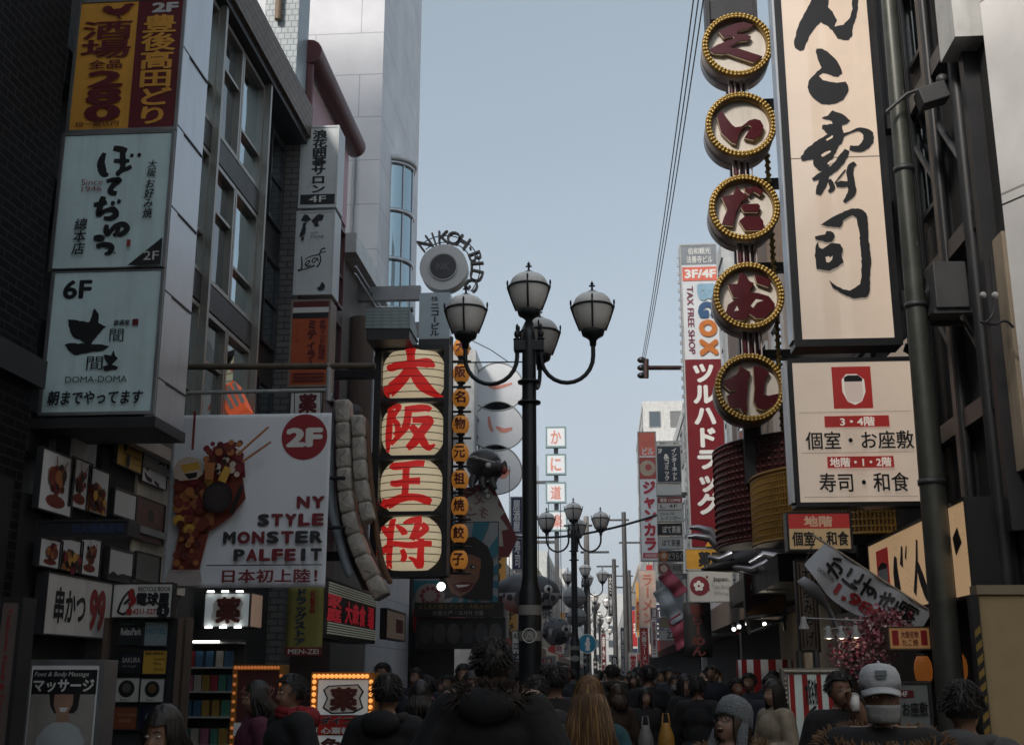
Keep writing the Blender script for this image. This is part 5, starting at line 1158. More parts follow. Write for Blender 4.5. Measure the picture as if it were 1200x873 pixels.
# ================================================================ signs on the right
# ---- tall brush lettered sushi sign
WARM = mat('lit_panel_warm', (.68, .55, .44), .03, var=.09, sc_=.9, em=.22, spec=1, rv=.01)
SC = mat('sign_case_dark', (.014, .014, .016), .35, var=.2)
LWK = mat('lit_white', (.75, .68, .6), .3, em=.22, var=.04)
s = Sign('sign', 'tallest lit peach sign with huge black brush characters, above the square menu sign', FY(13.0), (895, -190, 1058, 404), .34, WARM, SC, .085, group='restaurant signs of the sushi house')
K1 = .12605
s.trace([[(440, -60), (470, -120), (540, -140), (575, -60), (555, 70), (600, 115), (640, 190), (618, 255), (650, 245), (700, 238), (755, 180), (785, 90), (775, -40), (800, -60), (835, -20), (838, 80), (822, 170), (790, 250), (782, 345), (750, 380), (700, 380), (648, 368), (600, 290), (540, 240), (490, 213), (450, 250), (400, 320), (350, 420), (335, 470), (300, 482), (250, 450), (240, 395), (265, 290), (300, 200), (350, 110)],
         [(450, 460), (500, 458), (550, 485), (600, 530), (645, 580), (672, 630), (690, 690), (650, 722), (605, 716), (555, 695), (510, 685), (470, 712), (510, 752), (570, 766), (640, 776), (690, 770), (720, 765), (742, 800), (748, 850), (700, 935), (640, 965), (570, 980), (500, 975), (440, 935), (390, 880), (366, 815), (382, 750), (440, 690), (496, 635), (462, 560), (442, 490)]], INK, org=(900, 0, K1), jag=.005)
K2 = .16043
s.trace([[(265, 180), (310, 165), (345, 125), (380, 140), (430, 160), (475, 200), (450, 225), (415, 235), (430, 300), (412, 370), (385, 400), (352, 470), (305, 555), (250, 570), (205, 520), (205, 485), (120, 495), (113, 462), (140, 420), (230, 350), (310, 300), (268, 260), (270, 235), (345, 225), (340, 205)]], INK, org=(920, 110, K2), jag=.008)
O = (920, 110, K2)
s.brush([[(415, 310, 30), (480, 285, 18), (545, 265, 34), (605, 300, 74), (600, 360, 78), (545, 405, 56), (470, 400, 40)], [(452, 415, 40), (420, 470, 60), (360, 545, 60), (290, 590, 62), (200, 632, 26)], [(300, 600, 50), (268, 670, 64), (240, 742, 40)], [(512, 512, 34), (475, 545, 50), (478, 640, 52), (488, 720, 62), (430, 798, 24)], [(320, 630, 30), (345, 690, 40), (318, 724, 24)], [(370, 672, 36), (420, 664, 52), (470, 668, 40)], [(440, 560, 12), (400, 610, 14), (360, 660, 10)]], INK, org=O, rough=.12)
s.brush([[(300, 345, 12), (335, 325, 16), (345, 312, 8)], [(265, 460, 18), (300, 440, 22), (330, 425, 12)], [(310, 520, 14), (340, 495, 18)]], WARM, org=O, rough=.15)
O = (920, 230, K2)
s.trace([[(255, 218), (310, 180), (370, 145), (430, 115), (490, 95), (530, 95), (562, 105), (590, 130), (600, 160), (602, 230), (606, 300), (615, 380), (626, 460), (620, 580), (615, 700), (590, 745), (510, 752), (450, 735), (400, 710), (350, 680), (318, 618), (345, 640), (380, 665), (420, 685), (470, 695), (510, 672), (545, 648), (555, 600), (556, 500), (550, 400), (545, 330), (535, 240), (520, 165), (490, 145), (450, 165), (420, 185), (412, 220), (398, 236), (330, 228)], [(215, 300), (260, 290), (290, 285), (300, 260), (330, 262), (352, 275), (362, 300), (340, 340), (290, 342), (250, 330), (218, 322)], [(240, 340), (245, 380), (270, 392), (300, 372), (332, 350), (400, 355), (420, 390), (410, 450), (425, 490), (380, 525), (320, 552), (270, 545), (228, 540), (222, 490), (213, 440), (220, 372)]], INK, org=O, jag=.006)
s.trace([[(292, 452), (318, 444), (322, 458), (345, 441), (340, 470), (318, 492), (298, 488)]], WARM, org=O)
qa = s.fr.uv(930, 187); s.get('panel_seam', mat('seam', (.28, .22, .18), .5)).obox(s.fr.P(s.u0, qa[1], .0035), s.fr.u * s.W, s.fr.v * .012, s.fr.n * .0012)
s.done()
part('side_light', ALU, s.root, lambda b: b.box(s.u0 - .11, s.u0 - .075, 13.02, 13.3, s.v0, s.v1))
part('arm', DARK, s.root, lambda b: [b.box(s.u1 + .075, XR, 13.1, 13.3, z, z + .18) for z in (s.v0 + .4, s.v0 + 2.6, s.v0 + 5)])
# ---- square menu sign
s = Sign('sign', 'square lit sign with a red emblem square and floor lines in black kanji', FY(12.6), (923, 421, 1086, 592), .3, WARM, SC, .045, group='restaurant signs of the sushi house')
SR = mat('emblem_red', (.5, .035, .03), .4, var=.06, em=.1)
s.rect(.33, .035, .66, .34, SR, 'emblem_field')
for mm, gr in ((LWK, .0), (mat('emblem_cream', (.66, .53, .46), .3, var=.05, em=.2), .02)): s.shape([(.41 + gr, .13), (.45, .09 + gr), (.54, .09 + gr), (.6 - gr, .13), (.605 - gr, .22), (.57, .29), (.51, .315 - gr), (.45, .29), (.41 + gr, .22)], mm, 'emblem')
s.shape([(.43, .115), (.46, .1), (.55, .1), (.585, .125), (.58, .145), (.43, .145)], INK, 'emblem')
for b0 in (.365, .655, .965): s.rect(.03, b0, .97, b0 + .003, mat('seam', (.28, .22, .18), .5), 'seam')
s.rect(.24, .395, .78, .475, SR, 'band'); s.text('3・4階', .37, .402, .66, .47, LWK, .035)
s.text('個室・お座敷', .07, .505, .97, .635, INK, .018)
s.rect(.24, .685, .79, .765, SR, 'band'); s.text('地階・1・2階', .26, .692, .77, .76, LWK, .035)
s.text('寿司・和食', .16, .8, .9, .935, INK, .018); s.done()
part('side_light', ALU, s.root, lambda b: b.box(s.u0 - .085, s.u0 - .05, 12.62, 12.86, s.v0, s.v1))
part('arm', DARK, s.root, lambda b: [b.box(s.u1 + .05, XR, 12.7, 12.85, z, z + .12) for z in (s.v0 + .2, s.v1 - .3)])
# ---- small red and cream sign, the board along the wall
s = Sign('sign', 'small lit sign with a red header strip and black kanji under the square menu sign', FY(12.3), (921, 600, 1000, 645), .22, mat('lit_panel_amber', (.6, .42, .22), .3, em=.1, var=.06), SC, .02, group='restaurant signs of the sushi house')
s.rect(0, 0, 1, .42, SR, 'header'); s.text('地階', .25, .06, .72, .38, mat('lit_peach', (.7, .45, .3), .4, em=.1), .05); s.text('個室・和食', .04, .5, .97, .92, INK, .035); s.done()
fw_ = FRt(XR - .42)
a, b_ = atx(1017, 640, XR - .42), atx(1131, 582, XR - .42)
qz = atx(1131, 702, XR - .42).z
s = Sign('wall_board', 'long amber lit board with tall black brush kana along the restaurant wall', fw_, (-a.y, qz, -b_.y, b_.z), .4, mat('lit_panel_tan', (.62, .4, .22), .3, em=.26, var=.05), SC, .03, 'sign', px=False)
s.rect(.1, .12, .25, .85, SR, 'emblem_field'); s.shape([(.12, .35), (.23, .35), (.235, .55), (.175, .7), (.115, .55)], WINK, 'emblem'); s.shape([(.12, .35), (.175, .3), (.23, .35), (.23, .4), (.12, .4)], INK, 'emblem')
s.brush([[(.34, .3, 0.115), (.33, .5, 0.207), (.34, .78, 0.276)], [(.42, .2, 0.069), (.4, .45, 0.138)], [(.47, .22, 0.046), (.45, .38, 0.069)], [(.52, .85, 0.115), (.56, .5, 0.092), (.58, .2, 0.069)], [(.57, .5, 0.092), (.6, .7, 0.161), (.65, .9, 0.138), (.68, .6, 0.069)], [(.76, .2, 0.161), (.79, .35, 0.23)], [(.75, .6, 0.115), (.79, .75, 0.276), (.85, .68, 0.184)], [(.92, .3, 0.184), (.94, .5, 0.23)]], INK, px=False, nw=3); s.done()
# ---- triangular sign corner above the square sign
r = thing('signal_box', 'pale triangular sign corner poking out under the tall brush lettered sign', 'sign', at(1060, 420, 13.6))
part('panel', WARM, r, lambda b: b.prism(lambda a, c, d: Vector((a, 13.6 - d, c)), [(p.x, p.z) for p in (at(1036, 421, 13.6), at(1068, 391, 13.6), at(1096, 421, 13.6))], -.05, 0))
part('mark', INK, r, lambda b: b.prism(lambda a, c, d: Vector((a, 13.6 - d, c)), [(p.x, p.z) for p in (at(1058, 412, 13.6), at(1061, 402, 13.6), at(1066, 404, 13.6), at(1065, 416, 13.6), at(1062, 414, 13.6))], .001, .006))
# ---- grey utility pole
r = thing('utility_pole', 'thick grey steel utility pole leaning past the peach signs to the roofline', 'pole', (at(1077, 400, 11).x, 11, 0))
px0 = r.location.x
part('pole', mat('galvanised_pole', (.1, .105, .09), .42, .35, var=.3, sc_=6, dirt=.4), r, lambda b: b.lathe([(.13, 0), (.115, 3), (.09, 5.5), (.075, 8.5), (.065, 13)], (px0, 11, 0), n=20))
part('band_clamp', STEEL, r, lambda b: [b.lathe([(rr, z), (rr + .012, z), (rr + .012, z + .05), (rr, z + .05)], (px0, 11, 0), n=20) for z, rr in ((3.3, .112), (5.0, .095), (6.4, .086), (9.6, .072))])
part('cable_duct', DARK, r, lambda b: b.tube([(px0 + .13, 11.02, 0), (px0 + .105, 11.02, 5), (px0 + .08, 11.02, 11)], .016, 6))
part('bolt', STEEL, r, lambda b: [b.box(px0 + .02, px0 + .05, 10.885 + z * .006, 10.91 + z * .006, z, z + .05) for z in (2.6, 3.9, 4.6, 5.6, 7.2, 8.4)])
# ---- spotlight on an arm, wall cables
r = thing('floodlight', 'grey floodlight on a jointed arm fixed to the dark service house', 'floodlight', at(1095, 105, 10.9))
c = at(1097, 108, 10.7)
part('housing', DULL, r, lambda b: b.obox(c + Vector((-.12, 0, -.12)), Vector((.26, 0, .08)), Vector((0, .2, 0)), Vector((-.05, 0, .17))), .01)
part('arm', STEEL, r, lambda b: (b.tube([c + Vector((.1, .1, .16)), c + Vector((-.25, .1, .04)), c + Vector((-.45, .15, -.12))], .018, 8), b.ball(c + Vector((.1, .1, .18)), .06, 10, 8)))
part('stem', DARK, r, lambda b: b.tube([c + Vector((.1, .1, .18)), c + Vector((.55, .2, .18)), c + Vector((.55, .2, -.9))], .02, 6))
r = thing('cable', 'loop of black cable hanging on the brown wall beside the white cladding', 'cable', atx(1175, 385, XR + .2))
part('wire', BLACK, r, lambda b: b.tube([tuple(p) for p in smooth_line([tuple(at(x, y, 9.8)) for x, y in ((1160, 300), (1165, 360), (1155, 378), (1150, 376), (1165, 380), (1178, 376), (1188, 384))], 5)], .012, 5))
part('knob', PLANT, r, lambda b: [b.ball(at(x, 346, 9.8), .03, 8, 6) for x in (1152, 1166)])

# ---- hoarding box by the camera
r = thing('hoarding', 'plain beige site hoarding panel with a striped edge at the kerb', 'hoarding', (2.6, 6.4, 0))
hx = at(1154, 780, 6.4).x; hz = at(1154, 697, 6.4).z
part('panel', mat('hoarding_beige', (.5, .37, .2), .6, var=.15, dirt=.3), r, lambda b: b.box(hx, hx + 2.5, 6.4, 6.46, 0, hz), .01)
part('top_rail', mat('hoarding_rail', (.33, .26, .17), .5), r, lambda b: b.box(hx - .01, hx + 2.5, 6.38, 6.5, hz + .002, hz + .05))
def stripes(b):
    for i in range(26): b.prism(lambda a, c, d: Vector((hx - .035 + a, 6.395 - d, c)), [(0, .05 + i * .07), (.03, .08 + i * .07), (.03, .115 + i * .07), (0, .085 + i * .07)], 0, .002)
part('edge_post', BLACK, r, lambda b: b.box(hx - .04, hx - .001, 6.396, 6.46, 0, hz))
part('stripe', mat('hazard_amber', (.35, .22, .04), .5), r, stripes)

# ---- column of round gilt signs
GB = mat('gilt_bulb', (.58, .4, .12), .28, .3, var=.15, sc_=30)
GR = mat('gilt_rim', (.3, .17, .03), .35, .4, var=.2)
FACE = mat('drum_face', (.76, .7, .62), .45, var=.12, sc_=2, dirt=.25)
DSIDE = mat('drum_side', (.36, .32, .31), .4, .2, var=.25, sc_=2, dirt=.4)
MAR = mat('raised_maroon', (.075, .009, .013), .25, var=.15)
EDGE = mat('raised_edge', (.42, .34, .22), .45)
Yd = 16.0; KD = 110 / 873
D = [('ku', (864, 55), (815, 0), [[(215, 305), (260, 280), (370, 230), (450, 215), (540, 245), (490, 275), (390, 300), (380, 325), (470, 335), (515, 350), (490, 385), (400, 395), (330, 440), (310, 450), (420, 470), (620, 535), (540, 590), (420, 550), (290, 505), (250, 515), (160, 505), (125, 475), (200, 430), (300, 390), (360, 370), (350, 345), (260, 360)]], []),
     ('i', (868, 148), (815, 95), [[(240, 285), (270, 330), (340, 420), (370, 440), (430, 430), (500, 375), (550, 362), (600, 375), (632, 430), (600, 510), (540, 555), (455, 535), (520, 430), (490, 415), (450, 430), (400, 500), (380, 595), (330, 575), (240, 490), (220, 420), (200, 350), (205, 330)]], []),
     ('da', (872, 245), (815, 195), [[(380, 190), (420, 240), (490, 290), (420, 340), (390, 400), (370, 450), (350, 560), (245, 545), (260, 490), (295, 410), (240, 290), (350, 270)], [(430, 360), (580, 355), (600, 380), (580, 430), (450, 430), (420, 390)], [(405, 515), (460, 470), (600, 480), (630, 520), (625, 600), (460, 600)], [(455, 200), (500, 215), (560, 190), (630, 240), (600, 275), (540, 240), (500, 270), (460, 240)]], []),
     ('o', (877, 348), (820, 300), [[(370, 150), (430, 190), (460, 240), (505, 260), (480, 300), (455, 345), (540, 350), (640, 380), (695, 450), (690, 490), (600, 580), (520, 580), (460, 540), (440, 585), (400, 600), (290, 590), (240, 540), (260, 460), (330, 410), (360, 390), (310, 385), (260, 270), (350, 265), (360, 200)], [(505, 175), (640, 220), (660, 260), (640, 295), (530, 255)]], [[(318, 520), (345, 470), (362, 512)], [(472, 470), (520, 408), (590, 420), (530, 440), (495, 490)]]),
     ('re', (879, 455), (820, 405), [[(370, 175), (410, 220), (470, 250), (450, 320), (435, 500), (440, 610), (400, 630), (370, 580), (280, 590), (250, 470), (330, 440), (340, 410), (280, 420), (200, 350), (340, 270), (360, 240)], [(497, 195), (580, 205), (645, 250), (600, 320), (590, 460), (640, 470), (730, 450), (705, 560), (600, 600), (530, 580), (500, 520), (510, 400)]], [])]
DL = ['round gilt sign with a zigzag maroon stroke, topmost of the column', 'round gilt sign with two curved maroon strokes, second from the top of its column', 'round gilt sign with a maroon character of four pieces, middle of the column', 'round gilt sign with a looped maroon character and a lone dash, second lowest', 'round gilt sign with two upright maroon strokes, lowest of the column']
for (nm, (cx, cy), (ox, oy), polys, holes), lb in zip(D, DL):
    c = at(cx, cy, Yd); rr = (at(cx + 42, cy, Yd).x - at(cx - 42, cy, Yd).x) / 2
    r = thing('round_sign', lb, 'sign', (c.x, Yd + .2, c.z - rr), 'column of round gilt signs')
    part('drum', DSIDE, r, lambda b: b.lathe([(.001, .5), (rr * .93, .5), (rr * .97, .47), (rr * .97, .0), (rr * .8, -.02)], (c.x, Yd, c.z), (0, 1, 0), 56))
    part('drum_seam', STEEL, r, lambda b: b.lathe([(rr * .972, .24), (rr * .978, .245), (rr * .978, .265), (rr * .972, .27)], (c.x, Yd, c.z), (0, 1, 0), 56))
    part('rim', GR, r, lambda b: b.lathe([(rr * .98, .0), (rr * 1.0, -.03), (rr * .98, -.07), (rr * .83, -.07), (rr * .8, .045)], (c.x, Yd, c.z), (0, 1, 0), 56))
    part('face', FACE, r, lambda b: b.lathe([(.0005, .04), (rr * .81, .04)], (c.x, Yd, c.z), (0, 1, 0), 56, False))
    part('rim_stud', GB, r, lambda b: [b.ball((c.x + rr * q * math.cos(t), Yd - .075, c.z + rr * q * math.sin(t)), .022, 8, 6) for q in (.945, .87) for t in [2 * math.pi * k / 52 for k in range(52)]])
    fr = FY(Yd - .0); s = Sign.__new__(Sign); s.fr = fr; s.parts = {}; s.k = -.03; s.root = r; s.u0, s.v0, s.W, s.H, s.v1 = 0, 0, 1, 1, 1
    for k, p in enumerate(polys):
        q = [fr.uv(ox + x * KD, oy + y * KD) for x, y in p]
        mx, my = sum(a for a, _ in q) / len(q), sum(b for _, b in q) / len(q)
        s.get('letter_edge', EDGE).prism(fr.P, [(a - .006 + .0, b - .014) for a, b in q], -.036, .02)
        s.get('letter', MAR).prism(fr.P, q, -.034, .03)
    for p in holes: s.get('letter_gap', FACE).prism(fr.P, [fr.uv(ox + x * KD, oy + y * KD) for x, y in p], .0305, .0325)
    s.done()
r = thing('sign_column', 'steel column with red and white tubes that strings the round gilt signs together', 'sign column', (at(878, 500, Yd).x, Yd + .3, 4))
ctr = [at(cx, cy, Yd) for _, (cx, cy), _, _, _ in D]
XC = ctr[2].x + .02
for i in range(4):
    z0, z1 = ctr[i + 1].z + .3, ctr[i].z - .3
    part('red_tube', MAR, r, lambda b: [b.tube([(XC + x, Yd + .12 + .05 * k, z0), (XC + x, Yd + .12 + .05 * k, z1)], .026, 8) for k, x in enumerate((-.09, 0, .09))])
    part('pale_tube', mat('tube_pale', (.5, .42, .4), .4), r, lambda b: [b.tube([(XC + x, Yd + .1, z0), (XC + x, Yd + .1, z1)], .012, 6) for x in (-.135, -.045, .045, .135)])
part('back_post', DARK, r, lambda b: b.box(XC - .12, XC + .12, Yd + .51, Yd + .65, 4.2, ctr[0].z + 1.6))
part('head_frame', DARK, r, lambda b: (b.box(XC - .42, XC - .36, Yd + .2, Yd + .5, ctr[0].z + .3, ctr[0].z + 1.2), b.box(XC + .3, XC + .36, Yd + .2, Yd + .5, ctr[0].z + .3, ctr[0].z + 1.2), b.box(XC - .359, XC + .299, Yd + .25, Yd + .45, ctr[0].z + .62, ctr[0].z + .95)))
part('arm', DARK, r, lambda b: [b.box(XC + .121, XR, Yd + .52, Yd + .64, z, z + .14) for z in [c.z + .55 for c in ctr[1:]]])
bx = at(911, 400, Yd + .55).x
part('beaded_post', GB, r, lambda b: [b.tube([(bx, Yd + .52, 4.7), (bx, Yd + .52, 9.4)], .03, 6)] and [b.ball((bx + .02 * ((k % 2) * 2 - 1), Yd + .5, 4.7 + k * .052), .03, 7, 5) for k in range(90)])
# ---- studded canopy under the round signs
def studded(name, label, cx, cy, rr, z0, z1, t0, t1, base, stud, dz, n, sr):
    r = thing(name, label, 'canopy', (cx, cy, z0), 'studded bowed canopies')
    part('shell', base, r, lambda b: (b.add([(cx + rr * math.cos(t), cy + rr * math.sin(t), z) for z in (z0, z1) for t in [t0 + (t1 - t0) * k / 40 for k in range(41)]], [(k, k + 1, 42 + k, 41 + k) for k in range(40)], True)))
    part('top', base, r, lambda b: (b.poly([(cx, cy, z1)] + [(cx + rr * math.cos(t), cy + rr * math.sin(t), z1) for t in [t0 + (t1 - t0) * k / 40 for k in range(41)]]), b.poly(([(cx, cy, z0)] + [(cx + rr * math.cos(t), cy + rr * math.sin(t), z0) for t in [t0 + (t1 - t0) * k / 40 for k in range(41)]])[::-1])))
    def st(b):
        rows = int((z1 - z0) / dz)
        for t in (t0, (t0 + t1) / 2, t1): b.tube([(cx + rr * math.cos(t), cy + rr * math.sin(t), z) for z in (z0, z1)], .012, 5, False)
        for i in range(rows):
            z = z0 + dz * (i + .5); b.tube([(cx + rr * math.cos(t), cy + rr * math.sin(t), z) for t in [t0 + (t1 - t0) * k / 40 for k in range(41)]], .01, 5, False)
            for k in range(n):
                t = t0 + (t1 - t0) * (k + .5) / n; b.ball((cx + (rr + .004) * math.cos(t), cy + (rr + .004) * math.sin(t), z), sr, 6, 4)
    if n > 60:
        part('lattice', stud, r, lambda b: [b.tube([(cx + rr * math.cos(t), cy + rr * math.sin(t), z) for t in [t0 + (t1 - t0) * k / 40 for k in range(41)]], .017, 5, False) for z in [z0 + dz * i for i in range(1, int((z1 - z0) / dz) + 1)]] and [b.tube([(cx + rr * math.cos(t), cy + rr * math.sin(t), z) for z in (z0, z1)], .017, 5, False) for t in [t0 + (t1 - t0) * k / n for k in range(n + 1)]])
    else: part('stud_lattice', stud, r, st)
    part('lip', stud, r, lambda b: [b.tube([(cx + (rr + .01) * math.cos(t), cy + (rr + .01) * math.sin(t), z) for t in [t0 + (t1 - t0) * k / 30 for k in range(31)]], .022, 6) for z in (z0, z1)])
studded('studded_canopy', 'dark maroon bowed canopy with rows of studs under the round gilt signs', 3.45, 17.7, 1.75, 3.42, 4.85, R(165), R(285), mat('canopy_maroon', (.05, .012, .014), .4), mat('stud_maroon', (.1, .022, .02), .35), .095, 36, .03)
studded('studded_canopy', 'amber bowed canopy with rows of studs in front of the maroon one', 3.5, 16.25, 1.45, 3.3, 4.2, R(168), R(285), mat('canopy_amber', (.12, .06, .012), .4), mat('stud_amber', (.36, .2, .04), .35), .085, 61, .026)

# ---- drugstore blade sign
Yb = 25.0
s = Sign('blade_sign', 'tall red and white drugstore blade sign with white katakana and an orange X', FY(Yb), (796, 287, 856, 642), .35, mat('blade_white', (.6, .63, .66), .35, var=.08, em=.04), PLANT, .03, 'sign')
def V(y): return (y - 287) / 355
s.rect(.0, .0, 1, V(311), mat('blade_grey', (.22, .25, .28), .5), 'header'); s.text('伯和観光', .2, V(290), .85, V(298), WINK, .02); s.text('法善寺ビル', .15, V(300), .9, V(309), WINK, .02)
PKR = mat('blade_coral', (.66, .15, .1), .4, em=.05); s.rect(.02, V(314), 1, V(331), PKR, 'band'); s.text('3F/4F', .08, V(317), .98, V(328), WINK, .06)
s.text('TAX FREE SHOP', .12, V(338), .3, V(420), mat('blade_wine', (.2, .02, .05), .4), .012, turn=True)
BLU = mat('blade_blue', (.03, .09, .2), .4); SKY = mat('blade_sky', (.25, .42, .55), .4); ORX = mat('blade_orange', (.55, .17, .03), .4)
s.text('B', .42, V(335), .95, V(356), SKY, .1, turn=True); s.text('G', .42, V(357), .95, V(377), BLU, .1, turn=True); s.text('O', .42, V(379), .95, V(400), ORX, .1, turn=True); s.text('X', .42, V(402), .95, V(423), ORX, .1, turn=True)
BRD = mat('blade_red', (.15, .008, .014), .35, em=.03, var=.08); s.rect(0, V(427), 1, V(642), BRD, 'field')
for i, ch in enumerate('ツルハドラッグ'): s.text(ch, .18, V(431 + i * 25.2), .82, V(431 + i * 25.2 + 24), WINK, .065, True)
s.shape([(.35, V(642)), (1, V(600)), (1, V(642))], mat('blade_yellow', (.62, .32, .04), .4), 'corner'); s.shape([(.62, V(642)), (1, V(617)), (1, V(642))], WINK, 'corner'); s.done()
part('arm', STEEL, s.root, lambda b: [b.box(s.u1 + .03, XR, Yb + .1, Yb + .25, z, z + .2) for z in (5, 7.5, 10)])
part('edge_light', ALU, s.root, lambda b: [b.box(s.u0 - .09, s.u0 - .05, Yb + .02, Yb + .06, z, z + .08) for z in [s.v0 + .2 * k for k in range(int(s.H / .2))]])
s = Sign('sign', 'amber board with black lettering under the drugstore blade sign', FY(Yb), (803, 643, 862, 667), .3, mat('blade_yellow', (.62, .32, .04), .4), PLANT, .015); s.text('薬局', .25, .1, .75, .9, INK, .06); s.done()
s = Sign('tax_free_sign', 'white tax-free shop sign with a red blossom disc and grey lettering', FY(Yb - .05), (806, 668, 860, 705), .25, mat('tax_white', (.5, .5, .48), .35, var=.08), PLANT, .02, 'sign')
s.disc(.24, .5, .2, BR); s.disc(.42, .2, .025, BR); s.disc(.44, .62, .03, BR)
for k in range(5): s.disc(.22 + .075 * math.cos(R(90 + k * 72)), .5 - .11 * math.sin(R(90 + k * 72)), .045, WINK, 'blossom', n=10)
for t, b0 in (('Japan.', .2), ('Tax-free', .42), ('Shop', .64)): s.text(t, .55 if t != 'Tax-free' else .5, b0, .93, b0 + .16, STEEL if t == 'Japan.' else PLANT, .02 if t == 'Japan.' else 0)
s.done()
s = Sign('sign', 'dark red drugstore sign with pale katakana hanging before the timber wall', FY(20.5), (871, 658, 922, 722), .25, mat('dark_red_panel', (.07, .012, .016), .4, var=.15), STEEL, .025)
s.text('ツルハ', .1, .1, .9, .32, PLANT, .06); s.text('ドラッグ', .12, .38, .8, .52, PLANT, .04); s.shape([(0, .95), (.9, .6), (1, .62), (1, 1), (0, 1)], mat('dull_ochre', (.25, .11, .03), .5), 'corner'); s.done()
r = thing('awning_frame', 'grey steel awning frame below the dark red drugstore sign', 'frame', at(895, 730, 20))
part('bar', STEEL, r, lambda b: [b.tube([at(x0, y0, 20.2), at(x1, y1, 20.2)], .03, 6) for x0, y0, x1, y1 in ((875, 722, 878, 742), (918, 715, 920, 738), (878, 742, 922, 724), (872, 725, 925, 718))])
r = thing('ramen_banner', 'black hanging ramen banner with dull red kana below the tax-free sign', 'banner', at(820, 770, 26))
bpy.data.objects.remove(r)
s = Sign('hanging_banner', 'black hanging ramen banner with dull red kana below the tax-free sign', FY(25.6), (800, 706, 835, 770), .04, mat('banner_black', (.012, .011, .012), .6), None, 0, 'banner', cloth=True, nsub=(2, 4), pname='cloth')
s.text('麺らーめん', .25, .03, .78, .98, mat('dull_red', (.12, .025, .02), .5), .05, True); s.done()
# ---- claw sculpture
r = thing('claw_sculpture', 'dark sculpted claw with silver talons reaching over the drugstore sign', 'sculpture', at(870, 660, 20))
TAL = mat('silver_talon', (.3, .3, .33), .25, .6, var=.2); CLW = mat('claw_dark', (.02, .02, .024), .35, var=.3, bump=.3)
part('arm', CLW, r, lambda b: b.tube([at(925, 640, 20.5), at(905, 648, 20.2), at(880, 655, 20), at(850, 662, 19.8), at(822, 667, 19.7)], [.35, .3, .24, .12, .02], 12))
part('wrist', CLW, r, lambda b: b.tube([at(880, 655, 20), at(862, 646, 20), at(842, 640, 19.9)], [.2, .16, .08], 10))
for pts in (((845, 642), (832, 630), (815, 628), (806, 629)), ((843, 640), (832, 622), (818, 618), (808, 618)), ((858, 650), (842, 656), (830, 652)), ((900, 660), (880, 668), (858, 664)), ((915, 655), (895, 650), (878, 660))):
    L = [at(x, y, 19.75) for x, y in pts]; part('talon', TAL, r, lambda b: b.tube(L, [.09 * (1 - k / len(L)) + .008 for k in range(len(L))], 8))
# ---- karaoke blade sign, column of shop signs
Yj = 44.0
s = Sign('blade_sign', 'white karaoke blade sign with thick red katakana far up the right row', FY(Yj), (747, 506, 773, 657), .3, mat('karaoke_white', (.6, .65, .68), .4, var=.06, em=.05), PLANT, .04, 'sign')
def V(y): return (y - 506) / 151
s.rect(0, 0, 1, V(534), PKR, 'header'); s.text('ビル', .2, V(524), .9, V(533), WINK, .05); s.rect(.0, V(536), 1, V(562), mat('karaoke_coral', (.5, .08, .07), .4), 'field'); s.disc(.5, V(549), .3, mat('karaoke_cream', (.55, .45, .33), .4)); s.disc(.55, V(548), .12, mat('karaoke_coral', (.5, .08, .07), .4))
KR = mat('karaoke_red', (.5, .02, .05), .4)
for i, ch in enumerate('ジャンカラ'): s.text(ch, .14, V(564 + i * 16.6), .95, V(564 + i * 16.6 + 16), KR, .07, True)
s.rect(.08, V(649), 1, V(655), KR, 'foot'); s.text('KARAOKE', .2, V(650), .9, V(654), WINK, .02); s.done()
part('arm', STEEL, s.root, lambda b: [b.box(s.u1 + .04, XR, Yj + .1, Yj + .22, z, z + .2) for z in (5, 8)])
Ys = 33.2
GS = 'column of shop signs beside the drugstore blade sign'
WS = mat('shop_sign_white', (.52, .57, .58), .4, var=.08)
